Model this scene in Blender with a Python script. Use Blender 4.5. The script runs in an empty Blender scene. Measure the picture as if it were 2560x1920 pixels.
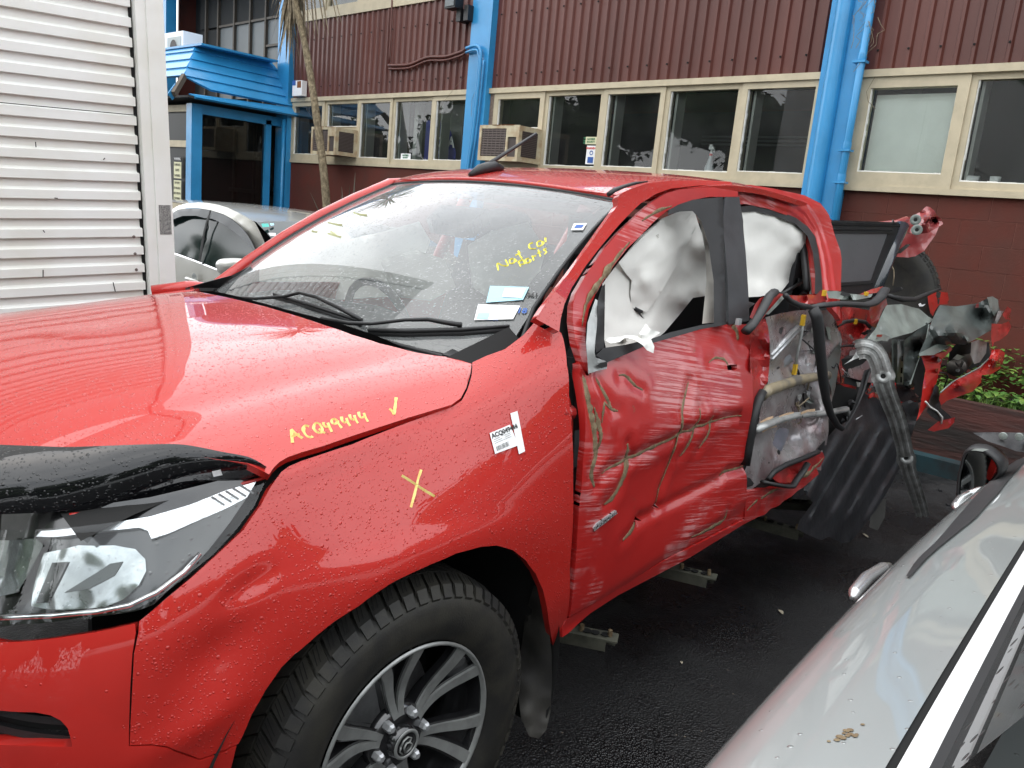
import bpy, bmesh, math, random
from mathutils import Vector, Matrix
from mathutils.geometry import delaunay_2d_cdt
from math import radians, sin, cos, pi, exp, sqrt, hypot
scene = bpy.context.scene
COL = scene.collection
# ------------------------------------------------------------------ camera
CAM = Vector((1.10225, 2.07392, 1.56882))
YAW, PITCH, ROLL = radians(221.33467), radians(-11.89223), radians(-5.43408)
FPX = 2030.82                                   # focal length in pixels of a 2560 px wide frame
_f = Vector((cos(YAW)*cos(PITCH), sin(YAW)*cos(PITCH), sin(PITCH)))
_r = _f.cross(Vector((0,0,1))).normalized()
_d = _f.cross(_r)
RGT = cos(ROLL)*_r + sin(ROLL)*_d
DWN = -sin(ROLL)*_r + cos(ROLL)*_d
FWD = _f
cam = bpy.data.cameras.new('camera')
camo = bpy.data.objects.new('camera', cam); COL.objects.link(camo)
scene.camera = camo
M = Matrix((RGT, -DWN, -FWD)).transposed().to_4x4(); M.translation = CAM
camo.matrix_world = M
cam.sensor_width = 36.0; cam.lens = FPX/2560*36.0
cam.clip_start = 0.02; cam.clip_end = 400
# ------------------------------------------------------------------ sky, sun, exposure (wet overcast day)
SUN_EL, SUN_ROT = radians(58), radians(150)
world = bpy.data.worlds.new("World"); scene.world = world; world.use_nodes = True
wt = world.node_tree; wt.nodes.clear()
def wn(t, **k):
    n = wt.nodes.new(t)
    for a, b in k.items(): setattr(n, a, b)
    return n
sky = wn('ShaderNodeTexSky', sky_type='NISHITA', sun_disc=False, sun_elevation=SUN_EL, sun_rotation=SUN_ROT, air_density=1.0, dust_density=4.0, ozone_density=1.0)
tc = wn('ShaderNodeTexCoord'); mp = wn('ShaderNodeMapping'); mp.inputs['Scale'].default_value = (1,1,2.6)
ns = wn('ShaderNodeTexNoise'); ns.inputs['Scale'].default_value = 2.2; ns.inputs['Detail'].default_value = 5; ns.inputs['Roughness'].default_value = .55
rp = wn('ShaderNodeValToRGB'); rp.color_ramp.elements[0].position = .32; rp.color_ramp.elements[0].color = (9.6,10.1,10.6,1)
rp.color_ramp.elements[1].position = .72; rp.color_ramp.elements[1].color = (15.5,15.8,16.0,1)
mx = wn('ShaderNodeMix', data_type='RGBA'); mx.inputs[0].default_value = .86     # cloud cover over the clear sky
bg = wn('ShaderNodeBackground'); bg.inputs['Strength'].default_value = .11
out = wn('ShaderNodeOutputWorld')
wt.links.new(tc.outputs['Generated'], mp.inputs[0]); wt.links.new(mp.outputs[0], ns.inputs['Vector'])
wt.links.new(ns.outputs[0], rp.inputs[0]); wt.links.new(sky.outputs[0], mx.inputs[6]); wt.links.new(rp.outputs[0], mx.inputs[7])
wt.links.new(mx.outputs[2], bg.inputs[0]); wt.links.new(bg.outputs[0], out.inputs[0])
sl = bpy.data.lights.new('sun', 'SUN'); sl.energy = 0.55; sl.angle = radians(110); sl.color = (1,.97,.93)
so = bpy.data.objects.new('sun', sl); COL.objects.link(so)
_az = pi/2 - SUN_ROT
so.rotation_euler = Vector((cos(SUN_EL)*cos(_az), cos(SUN_EL)*sin(_az), sin(SUN_EL))).to_track_quat('Z','Y').to_euler()
scene.view_settings.view_transform = 'Standard'; scene.view_settings.look = 'None'
scene.view_settings.gamma = 1; scene.view_settings.use_curve_mapping = False
scene.view_settings.exposure = 1.05
# ------------------------------------------------------------------ small helpers
random.seed(7)
V = Vector
def lerp(a,b,t): return a+(b-a)*t
def clamp(x,a=0.,b=1.): return max(a,min(b,x))
def sstep(a,b,x):
    t = clamp((x-a)/(b-a)); return t*t*(3-2*t)
def table(xs, ys, x):
    if x <= xs[0]: return ys[0]
    if x >= xs[-1]: return ys[-1]
    n = len(xs)
    for i in range(n-1):
        if x <= xs[i+1]:
            h = xs[i+1]-xs[i]; t = (x-xs[i])/h
            m0 = (ys[i+1]-ys[max(i-1,0)])/(xs[i+1]-xs[max(i-1,0)]); m1 = (ys[min(i+2,n-1)]-ys[i])/(xs[min(i+2,n-1)]-xs[i])
            return (2*t**3-3*t*t+1)*ys[i]+(t**3-2*t*t+t)*h*m0+(-2*t**3+3*t*t)*ys[i+1]+(t**3-t*t)*h*m1
def pdir(u,v): return (FWD*FPX + RGT*(u-1280) + DWN*(v-960))
def S(u,v,ax,val):
    """point where the sight line through photo pixel (u, v) meets the plane axis=val"""
    d = pdir(u,v); t = (val-CAM[ax])/d[ax]; return CAM + d*t
def Sy(u,v,y): return S(u,v,1,y)
def Sx(u,v,x): return S(u,v,0,x)
def Sz(u,v,z): return S(u,v,2,z)
def Zm(ox,oy,sc,pts): return [(ox+p[0]/sc, oy+p[1]/sc)+tuple(p[2:]) for p in pts]
K = 2560/2212
def Dm(pts): return [(p[0]*K,p[1]*K)+tuple(p[2:]) for p in pts]
def hit(F, u, v, a, b):
    """parameters of surface F where it meets the sight line through (u, v)"""
    d = pdir(u,v); t = (F(a,b)-CAM).dot(d)/d.dot(d); h = 1e-4
    for _ in range(12):
        P = F(a,b); r = P-(CAM+d*t)
        if r.length < 1e-6: break
        Ja = (F(a+h,b)-P)/h; Jb = (F(a,b+h)-P)/h
        m = Matrix((Ja,Jb,-d)).transposed()
        try: s = m.inverted() @ r
        except Exception: break
        k = min(1, .35/max(1e-9,abs(s[0])), .35/max(1e-9,abs(s[1])))
        a -= s[0]*k; b -= s[1]*k; t -= s[2]*k
    return (a,b)
def hits(F, pts, a, b):
    r = []
    for p in pts:
        a,b = hit(F,p[0],p[1],a,b); r.append((a,b))
    return r
def smooth(pts, n=4, closed=False):
    m = len(pts); r = []
    pts = [V(p) for p in pts]
    for i in range(m if closed else m-1):
        if closed: p0,p1,p2,p3 = pts[i-1],pts[i],pts[(i+1)%m],pts[(i+2)%m]
        else: p0,p1,p2,p3 = pts[max(i-1,0)],pts[i],pts[i+1],pts[min(i+2,m-1)]
        for j in range(n):
            t = j/n
            r.append(.5*((2*p1)+(p2-p0)*t+(2*p0-5*p1+4*p2-p3)*t*t+(3*p1-p0-3*p2+p3)*t**3))
    if not closed: r.append(pts[-1])
    return r
# ---- objects
def wloc(p): 
    l = V((0,0,0))
    while p is not None: l += p.location; p = p.parent
    return l
def link(o, parent=None):
    COL.objects.link(o)
    if parent is not None: o.parent = parent
    return o
def props(o, label=None, cat=None, group=None, kind=None):
    if label: o['label'] = label
    if cat: o['category'] = cat
    if group: o['group'] = group
    if kind: o['kind'] = kind
    return o
def thing(name, label, cat, loc=(0,0,0), group=None):
    o = bpy.data.objects.new(name, None); o.location = loc; o.empty_display_size = .2
    link(o); return props(o, label, cat, group)
def mesh(name, vs, fs, mat, parent=None, sm=True, nors=None, auto=None, mats=None, midx=None):
    off = wloc(parent) if parent is not None else V((0,0,0))
    me = bpy.data.meshes.new(name)
    me.from_pydata([tuple(V(v)-off) for v in vs], [], fs)
    me.materials.append(mat)
    if mats:
        for x in mats: me.materials.append(x)
        for p,i in zip(me.polygons, midx): p.material_index = i
    me.validate(); me.update()
    if sm: me.polygons.foreach_set('use_smooth', [True]*len(me.polygons))
    if sm and auto:
        me.set_sharp_from_angle(angle=radians(auto))
    if nors is not None and len(nors)==len(me.vertices):
        me.normals_split_custom_set_from_vertices([tuple(n) for n in nors])
    o = bpy.data.objects.new(name, me)
    return link(o, parent)
class MB:
    def __init__(s): s.v=[]; s.f=[]
    def add(s, vs, fs):
        k=len(s.v); s.v += [V(v) for v in vs]; s.f += [tuple(i+k for i in f) for f in fs]; return s
    def box(s, c, size, rot=None):
        c=V(c); h=[x/2 for x in size]; vs=[]
        for x in (-1,1):
            for y in (-1,1):
                for z in (-1,1):
                    p=V((x*h[0],y*h[1],z*h[2]))
                    if rot is not None: p = rot @ p
                    vs.append(c+p)
        return s.add(vs,[(0,1,3,2),(4,6,7,5),(0,4,5,1),(2,3,7,6),(0,2,6,4),(1,5,7,3)])
    def bar(s, a, b, w, h, up=(0,0,1)):
        a=V(a); b=V(b); d=(b-a); L=d.length; d.normalize(); u=V(up); r=d.cross(u)
        if r.length<1e-4: r=d.cross(V((1,0,0)))
        r.normalize(); u=r.cross(d)
        rot=Matrix((d,r,u)).transposed()
        return s.box((a+b)/2,(L,w,h),rot)
    def tube(s, path, r, n=8, cap=True, flat=1.0, up=None):
        path=[V(p) for p in path]; m=len(path); k=len(s.v)
        prev=None
        for i,p in enumerate(path):
            t=(path[min(i+1,m-1)]-path[max(i-1,0)]).normalized()
            if prev is None:
                a=V(up) if up else V((0,0,1)); a=a-t*a.dot(t)
                if a.length<1e-3: a=V((1,0,0))-t*t.x
                a.normalize()
            else:
                a=prev-t*prev.dot(t); a.normalize()
            prev=a; b=t.cross(a)
            rr=r[i] if isinstance(r,(list,tuple)) else r
            for j in range(n):
                q=2*pi*j/n; s.v.append(p+(a*cos(q)*flat+b*sin(q))*rr)
        for i in range(m-1):
            for j in range(n):
                a0=k+i*n+j; a1=k+i*n+(j+1)%n; s.f.append((a0,a1,a1+n,a0+n))
        if cap:
            s.f.append(tuple(k+j for j in range(n))[::-1]); s.f.append(tuple(k+(m-1)*n+j for j in range(n)))
        return s
    def prism(s, outline, vec):
        n=len(outline); vec=V(vec); o=[V(p) for p in outline]
        return s.add(o+[p+vec for p in o],[tuple(range(n))[::-1],tuple(range(n,2*n))]+[(i,(i+1)%n,n+(i+1)%n,n+i) for i in range(n)])
    def lathe(s, c, axis, prof, n=32, a0=0, a1=2*pi):
        c=V(c); ax=V(axis).normalized(); u=ax.cross(V((0,0,1)))
        if u.length<1e-3: u=V((1,0,0))
        u.normalize(); w=ax.cross(u); full=abs(a1-a0-2*pi)<1e-6; cnt=n if full else n+1
        k=len(s.v)
        for i in range(cnt):
            q=a0+(a1-a0)*i/n
            for (h,r) in prof: s.v.append(c+ax*h+(u*cos(q)+w*sin(q))*r)
        m=len(prof)
        for i in range(n):
            i2=(i+1)%cnt
            for j in range(m-1):
                s.f.append((k+i*m+j,k+i2*m+j,k+i2*m+j+1,k+i*m+j+1))
        return s
    def build(s, name, mat, parent=None, sm=False, auto=None): return mesh(name, s.v, s.f, mat, parent, sm, auto=auto)
def grid(F, a0,a1,na, b0,b1,nb):
    vs=[F(lerp(a0,a1,i/na), lerp(b0,b1,j/nb)) for i in range(na+1) for j in range(nb+1)]
    fs=[(i*(nb+1)+j,(i+1)*(nb+1)+j,(i+1)*(nb+1)+j+1,i*(nb+1)+j+1) for i in range(na) for j in range(nb)]
    return vs,fs
def inpoly(x,y,P):
    c=False; j=len(P)-1
    for i in range(len(P)):
        xi,yi=P[i][0],P[i][1]; xj,yj=P[j][0],P[j][1]
        if (yi>y)!=(yj>y) and x < (xj-xi)*(y-yi)/(yj-yi)+xi: c=not c
        j=i
    return c
def dist_poly(x,y,P):
    m=1e9; j=len(P)-1
    for i in range(len(P)):
        ax,ay=P[j][0],P[j][1]; bx,by=P[i][0],P[i][1]; dx,dy=bx-ax,by-ay
        L=dx*dx+dy*dy; t=clamp(((x-ax)*dx+(y-ay)*dy)/L) if L>0 else 0
        m=min(m,hypot(ax+dx*t-x,ay+dy*t-y)); j=i
    return m
def resample(P, sp):
    r=[]
    for i in range(len(P)):
        a=P[i]; b=P[(i+1)%len(P)]; L=hypot(b[0]-a[0],b[1]-a[1]); n=max(1,int(round(L/sp)))
        if L<1e-6: continue
        for j in range(n): r.append((lerp(a[0],b[0],j/n),lerp(a[1],b[1],j/n)))
    return r
def tri2d(outline, sp, holes=()):
    loops=[resample(outline,sp)]+[resample(h,sp) for h in holes]
    vs=[]; es=[]
    for L in loops:
        k=len(vs); vs+=[V(p) for p in L]; es+=[(k+i,k+(i+1)%len(L)) for i in range(len(L))]
    nb=len(vs)
    O=loops[0]; x0=min(p[0] for p in O); x1=max(p[0] for p in O); y0=min(p[1] for p in O); y1=max(p[1] for p in O)
    r=0; y=y0
    while y<=y1:
        x=x0+(sp/2 if r%2 else 0)
        while x<=x1:
            if inpoly(x,y,O) and not any(inpoly(x,y,h) for h in loops[1:]):
                if min(dist_poly(x,y,L) for L in loops)>sp*.55: vs.append(V((x,y)))
            x+=sp
        y+=sp*.87; r+=1
    rv,re,rf,ov,oe,of=delaunay_2d_cdt(vs,es,[],0,1e-7)
    fs=[]
    for f in rf:
        cx=sum(rv[i].x for i in f)/3; cy=sum(rv[i].y for i in f)/3
        if inpoly(cx,cy,O) and not any(inpoly(cx,cy,h) for h in loops[1:]): fs.append(tuple(f))
    return rv,fs
def patch(name, outline, F, sp, mat, parent=None, holes=(), rim=0.0, toward=None, nscale=1e-3, thick=0.0):
    """a curved sheet: 2-D outline filled with triangles, lifted on to surface F, exact normals, edges folded back by rim"""
    rv,fs=tri2d(outline,sp,holes)
    P=[F(p.x,p.y) for p in rv]; N=[]
    tw=V(toward) if toward is not None else CAM
    for p,q in zip(rv,P):
        n=(F(p.x+nscale,p.y)-F(p.x-nscale,p.y)).cross(F(p.x,p.y+nscale)-F(p.x,p.y-nscale))
        if n.length<1e-12: n=tw-q
        n.normalize()
        if n.dot(tw-q)<0: n=-n
        N.append(n)
    out=[]
    for f in fs:
        n=(P[f[1]]-P[f[0]]).cross(P[f[2]]-P[f[0]])
        out.append(f if n.dot(N[f[0]])>=0 else f[::-1])
    if rim>0:
        cnt={}
        for f in out:
            for i in range(3):
                e=(f[i],f[(i+1)%3]); cnt[e]=1
        bd=[e for e in cnt if (e[1],e[0]) not in cnt]
        cen=sum(P,V((0,0,0)))/len(P)
        nx={}
        k=len(P); m1={}; m2={}
        for a,b in bd:
            for i in (a,b):
                if i not in m1:
                    m1[i]=len(P); P.append(P[i].copy()); N.append(N[i].copy())
                    m2[i]=len(P); P.append(P[i]-N[i]*rim); N.append(N[i].copy())
        for a,b in bd:
            e=(P[b]-P[a]); o=e.cross(N[a]);
            if o.length>0: o.normalize()
            out.append((m1[b],m1[a],m2[a])); out.append((m1[b],m2[a],m2[b]))
            for i in (m1[a],m1[b],m2[a],m2[b]): N[i]=(N[i]*.2+o).normalized() if True else N[i]
    return mesh(name,P,out,mat,parent,True,N)
def idw(ctrl):
    """smooth depth through the given points: best plane plus softened distance-weighted residuals"""
    n=len(ctrl); mx=sum(c[0] for c in ctrl)/n; my=sum(c[1] for c in ctrl)/n; mz=sum(c[2] for c in ctrl)/n
    sxx=sum((c[0]-mx)**2 for c in ctrl)+1e-6; syy=sum((c[1]-my)**2 for c in ctrl)+1e-6; sxy=sum((c[0]-mx)*(c[1]-my) for c in ctrl)
    sxz=sum((c[0]-mx)*(c[2]-mz) for c in ctrl); syz=sum((c[1]-my)*(c[2]-mz) for c in ctrl)
    D=sxx*syy-sxy*sxy
    if abs(D)<1e-3*sxx*syy: A=B_=0.
    else: A=(sxz*syy-syz*sxy)/D; B_=(syz*sxx-sxz*sxy)/D
    R_=[c[2]-(mz+A*(c[0]-mx)+B_*(c[1]-my)) for c in ctrl]
    soft=.02*(sxx+syy)/n
    def f(x,y):
        s=0;w=0
        for c,r in zip(ctrl,R_):
            k=1/((c[0]-x)**2+(c[1]-y)**2+soft)**1.5; s+=k*r; w+=k
        return mz+A*(x-mx)+B_*(y-my)+s/w
    return f
def nz(p, sc, seed=0):
    from mathutils import noise
    return noise.noise(V(p)*sc+V((seed*3.1,seed*1.7,seed*.9)))
def torn(name, pts, mat, parent, sp=14, amp=.006, fr=14, inner=(), rim=.003, ax=1, seed=1, holes=(), ridged=True, sharp=28, mats=None):
    """a crushed piece of sheet: outline given by sight lines and distances, creased by noise"""
    f=idw(list(pts)+list(inner))
    rv,fs=tri2d([(p[0],p[1]) for p in pts],sp,holes)
    P=[]
    for p in rv:
        q=S(p.x,p.y,ax,f(p.x,p.y)); n=nz(q,fr,seed)
        if ridged: n=1-2*abs(n)*1.6
        d=pdir(p.x,p.y).normalized()
        P.append(q+d*(n*amp+nz(q,fr*2.7,seed+5)*amp*.4))
    out=[]
    for t in fs:
        n=(P[t[1]]-P[t[0]]).cross(P[t[2]]-P[t[0]]); out.append(t if n.dot(CAM-P[t[0]])>=0 else t[::-1])
    if rim>0:
        m=len(P); dd=[pdir(p.x,p.y).normalized()*rim for p in rv]
        e={}
        for t in out:
            for i in range(3): e[(t[i],t[(i+1)%3])]=1
        bd=[x for x in e if (x[1],x[0]) not in e]
        P=P+[P[i]+dd[i] for i in range(m)]
        out=out+[tuple(i+m for i in t[::-1]) for t in out]+[(b,a,a+m) for a,b in bd]+[(b,a+m,b+m) for a,b in bd]
    return mesh(name,P,out,mat,parent,True,auto=sharp)
# ------------------------------------------------------------------ materials
def new_mat(name):
    m = bpy.data.materials.new(name); m.use_nodes = True
    t = m.node_tree; t.nodes.clear(); return m, t
def nn(t, ty, ins=None, **k):
    n = t.nodes.new(ty)
    for a,b in k.items(): setattr(n,a,b)
    for a,b in (ins or {}).items(): n.inputs[a].default_value = b
    return n
def math_(t, op, a, b=None, clampit=False):
    n = nn(t,'ShaderNodeMath',operation=op); n.use_clamp = clampit
    for i,x in enumerate((a,b)):
        if x is None: continue
        if isinstance(x,(int,float)): n.inputs[i].default_value = x
        else: t.links.new(x, n.inputs[i])
    return n.outputs[0]
def ramp_(t, x, a, b, c0=0., c1=1.):
    n = nn(t,'ShaderNodeMapRange',interpolation_type='SMOOTHSTEP'); 
    n.inputs[1].default_value=a; n.inputs[2].default_value=b; n.inputs[3].default_value=c0; n.inputs[4].default_value=c1
    t.links.new(x,n.inputs[0]); return n.outputs[0]
def mixc(t, f, a, b):
    n = nn(t,'ShaderNodeMix',data_type='RGBA')
    for i,x in ((0,f),(6,a),(7,b)):
        if isinstance(x,(int,float)): n.inputs[i].default_value = x
        elif isinstance(x,(tuple,list)): n.inputs[i].default_value = tuple(x)+((1,) if len(x)==3 else ())
        else: t.links.new(x,n.inputs[i])
    return n.outputs[2]
def coords(t, sc=(1,1,1), world=False):
    if world:
        g = nn(t,'ShaderNodeNewGeometry'); o = g.outputs['Position']
    else:
        g = nn(t,'ShaderNodeTexCoord'); o = g.outputs['Object']
    m = nn(t,'ShaderNodeMapping'); m.inputs['Scale'].default_value = sc
    t.links.new(o,m.inputs[0]); return m.outputs[0]
def noise_(t, co, scale, detail=4, rough=.55):
    n = nn(t,'ShaderNodeTexNoise',{'Scale':scale,'Detail':detail,'Roughness':rough}); t.links.new(co,n.inputs['Vector']); return n.outputs[0]
def drops_(t, co, cell, rmin, rmax, keep=0.):
    """height of beaded water: one bead per cell of the given size"""
    v = nn(t,'ShaderNodeTexVoronoi',{'Scale':1/cell},voronoi_dimensions='3D',feature='F1'); t.links.new(co,v.inputs['Vector'])
    s = nn(t,'ShaderNodeSeparateColor'); t.links.new(v.outputs['Color'],s.inputs[0])
    r = ramp_(t, s.outputs[0], 0.,1., rmin, rmax)
    if keep>0: r = math_(t,'MULTIPLY', r, math_(t,'GREATER_THAN', s.outputs[1], keep))
    h = math_(t,'SUBTRACT', math_(t,'MULTIPLY',r,r), math_(t,'MULTIPLY',v.outputs['Distance'],v.outputs['Distance']))
    h = math_(t,'MAXIMUM', h, 0.)
    return math_(t,'POWER', h, .5)
def mat(name, col, rough=.5, metal=0., coat=0., coat_r=.03, var=0., vscale=3., col2=None, bump=0., bscale=60., bdet=4, wet=None, spec=.5, stretch=(1,1,1), ior=1.5, rvar=0., world=False, alpha=1., trans=0.):
    m,t = new_mat(name)
    p = nn(t,'ShaderNodeBsdfPrincipled',{'Roughness':rough,'Metallic':metal,'Coat Weight':coat,'Coat Roughness':coat_r,'IOR':ior,'Alpha':alpha,'Transmission Weight':trans,'Specular IOR Level':spec})
    o = nn(t,'ShaderNodeOutputMaterial'); t.links.new(p.outputs[0],o.inputs[0])
    col=tuple(col)+(1,); co = coords(t,stretch,world)
    p.inputs['Base Color'].default_value = col
    if var>0 or col2:
        c2 = tuple(col2)+(1,) if col2 else tuple(c*(1-var) for c in col[:3])+(1,)
        f = ramp_(t, noise_(t,co,vscale,6,.6), .35,.68)
        t.links.new(mixc(t,f,col,c2), p.inputs['Base Color'])
    if rvar>0:
        f = ramp_(t, noise_(t,co,vscale*1.7,5,.6), .3,.7, max(0.02,rough-rvar), min(1,rough+rvar)); t.links.new(f,p.inputs['Roughness'])
    last=None
    if bump>0:
        b = nn(t,'ShaderNodeBump',{'Strength':1.,'Distance':bump}); t.links.new(noise_(t,co,bscale,bdet,.6), b.inputs['Height']); last=b.outputs[0]
    base_last=last
    if wet:
        wco=coords(t,(1,1,1))
        for (cell,r0,r1,keep,dist) in wet:
            b = nn(t,'ShaderNodeBump',{'Strength':1.,'Distance':dist*cell}); t.links.new(drops_(t,wco,cell,r0,r1,keep), b.inputs['Height'])
            if last is not None: t.links.new(last,b.inputs['Normal'])
            last=b.outputs[0]
    if last is not None:
        t.links.new(last,p.inputs['Normal']); t.links.new(last,p.inputs['Coat Normal'])
    return m
WET = [(.0055,.12,.40,.25,.42),(.012,.10,.30,.66,.45)]
WETF = [(.006,.15,.42,.15,1.0)]
RED = (.42,.018,.013)
M_red = mat('red_paint', RED, rough=.5, coat=1, coat_r=.012, wet=WET, spec=.15)
M_redroof = mat('red_paint_roof', RED, rough=.42, coat=1, coat_r=.02, wet=[(.010,.2,.46,.1,.6)], spec=.15)
M_reddry = mat('red_paint_plain', RED, rough=.5, coat=1, coat_r=.02, var=.12, vscale=5, wet=[(.016,.04,.16,.6,.4)], spec=.15)
M_black = mat('black_plastic', (.012,.012,.013), rough=.45, bump=.0006, bscale=300, var=.3)
M_rub = mat('black_rubber', (.011,.011,.012), rough=.55, var=.3, vscale=12)
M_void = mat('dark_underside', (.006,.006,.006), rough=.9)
M_prot = mat('smoked_acrylic', (.004,.004,.005), spec=.1, rough=.2, coat=1, coat_r=.02, wet=WET)
M_silver = mat('bare_galvanised_steel', (.42,.43,.42), rough=.36, metal=.35, var=.45, vscale=9, bump=.002, bscale=22, rvar=.1, coat=.3, coat_r=.2)
M_steel = mat('bright_steel', (.55,.56,.57), rough=.28, metal=.5, var=.3, vscale=20)
M_primer = mat('grey_primer', (.20,.23,.21), rough=.45, var=.35, vscale=7, bump=.001, bscale=20, coat=.3, coat_r=.2)
M_primerd = mat('dark_grey_primer', (.075,.09,.085), rough=.45, var=.4, vscale=6, coat=.3, coat_r=.2)
M_dark = mat('sooty_plastic', (.022,.023,.025), rough=.5, var=.5, vscale=8, bump=.002, bscale=40)
M_chrome = mat('chrome', (.75,.76,.77), rough=.08, metal=1.)
M_bag = mat('airbag_cloth', (.74,.73,.69), rough=.95, var=.06, vscale=4, bump=.0008, bscale=500, spec=.1)
M_trim = mat('beige_trim', (.40,.38,.34), rough=.8)
M_seat = mat('charcoal_cloth', (.03,.03,.033), rough=.9)
M_yel = mat('yellow_paint_pen', (.72,.60,.20), rough=.7, col2=(.62,.42,.12), vscale=60)
M_yel2 = mat('bright_yellow_pen', (.70,.62,.05), rough=.6)
M_yplast = mat('yellow_clip', (.65,.40,.02), rough=.45)
M_dirt = mat('brown_mud', (.13,.085,.045), rough=.9, col2=(.22,.17,.10), vscale=40, bump=.003, bscale=80)
M_foam = mat('tan_foam', (.55,.38,.24), rough=.9, bump=.004, bscale=60)
M_tyre = mat('tyre_rubber', (.014,.0135,.0125), rough=.62, col2=(.030,.028,.022), vscale=14, bump=.0006, bscale=200)
M_alloy = mat('machined_alloy', (.34,.35,.34), rough=.35, metal=.45, var=.25, vscale=20)
M_gloss = mat('gloss_black_alloy', (.012,.012,.013), rough=.2, coat=1, coat_r=.06)
M_white = mat('white_label', (.82,.82,.82), rough=.5)
M_ink = mat('black_ink', (.02,.02,.02), rough=.6)
M_blue = mat('blue_paint', (.030,.27,.56), rough=.38, var=.16, vscale=2.2, bump=.002, bscale=7, coat=.35, coat_r=.15)
M_maroon = mat('maroon_cladding', (.112,.031,.022), rough=.42, var=.30, vscale=1.3, stretch=(1,1,.25), bump=.0008, bscale=60)
M_block = mat('maroon_block', (.105,.026,.018), rough=.75, spec=.25, col2=(.085,.030,.022), vscale=2.2, bump=.002, bscale=70, world=True)
M_mortar = mat('painted_mortar', (.26,.10,.075), rough=.7)
M_cream = mat('cream_timber', (.50,.43,.30), rough=.55, var=.14, vscale=6, bump=.001, bscale=50, world=True)
M_putty = mat('white_putty', (.72,.72,.68), rough=.7, bump=.004, bscale=60)
M_acbody = mat('cream_metal_case', (.50,.44,.30), rough=.55, col2=(.38,.27,.16), vscale=9, world=True)
M_grille = mat('brown_grille', (.055,.040,.035), rough=.6)
M_grille2 = mat('grey_brown_fin', (.13,.10,.09), rough=.6)
M_boxw = mat('white_box_panel', (.82,.82,.79), rough=.38, col2=(.76,.75,.69), vscale=2.2, bump=.004, bscale=6, bdet=2)
M_boxg = mat('white_box_recess', (.60,.60,.58), rough=.5)
M_silcar = mat('silver_car_paint', (.31,.33,.325), rough=.45, metal=.45, coat=1, coat_r=.03, wet=[(.016,.04,.20,.72,.6),(.034,.03,.12,.75,.6)])
M_silcar2 = mat('champagne_silver_paint', (.52,.51,.47), rough=.35, metal=.5, coat=1, coat_r=.05)
M_bark = mat('palm_bark', (.13,.10,.06), rough=.9, col2=(.30,.24,.15), vscale=28, bump=.03, bscale=45, stretch=(1,1,.6))
M_dead = mat('dry_frond', (.26,.21,.14), rough=.85, col2=(.14,.11,.07), vscale=18)
M_flax = mat('bronze_flax_leaf', (.060,.045,.032), rough=.6, col2=(.10,.085,.06), vscale=5)
M_leaf = mat('green_leaf', (.060,.150,.028), rough=.5, col2=(.105,.21,.035), vscale=9)
M_leaf2 = mat('yellow_green_leaf', (.16,.24,.04), rough=.5, col2=(.07,.16,.03), vscale=7)
M_tree = mat('dark_foliage', (.035,.065,.022), rough=.7, col2=(.06,.10,.03), vscale=3)
M_soil = mat('garden_soil', (.035,.026,.018), rough=.95, bump=.03, bscale=20)
M_kerb = mat('dark_painted_kerb', (.024,.018,.016), rough=.6, col2=(.11,.035,.028), vscale=2.4, bump=.006, bscale=25, stretch=(1,.3,2.))
M_kerbb = mat('teal_painted_kerb', (.012,.045,.055), rough=.6, col2=(.015,.016,.017), vscale=4)
M_papb = mat('blue_banner_cloth', (.045,.050,.30), rough=.8, var=.2, vscale=5)
M_grn = mat('green_print', (.02,.16,.07), rough=.6)
M_redp = mat('red_print', (.6,.03,.02), rough=.6)
M_blup = mat('blue_print', (.03,.10,.35), rough=.6)
M_cyn = mat('pale_blue_label', (.35,.62,.74), rough=.5)
M_sand = mat('pale_yellow_sign', (.66,.64,.42), rough=.6)
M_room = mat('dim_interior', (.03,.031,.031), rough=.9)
M_blind = mat('white_blind', (.85,.88,.84), rough=.8, var=.08)
M_roomw = mat('pale_interior_wall', (.45,.46,.43), rough=.9)
M_curt = mat('grey_window_film', (.15,.165,.17), rough=.5, var=.12, vscale=1.5)
M_brownmul = mat('brown_mullion', (.075,.060,.045), rough=.6)
M_timber = mat('weathered_rafter', (.12,.10,.08), rough=.9)
M_rust = mat('rust', (.20,.07,.02), rough=.9)
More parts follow.
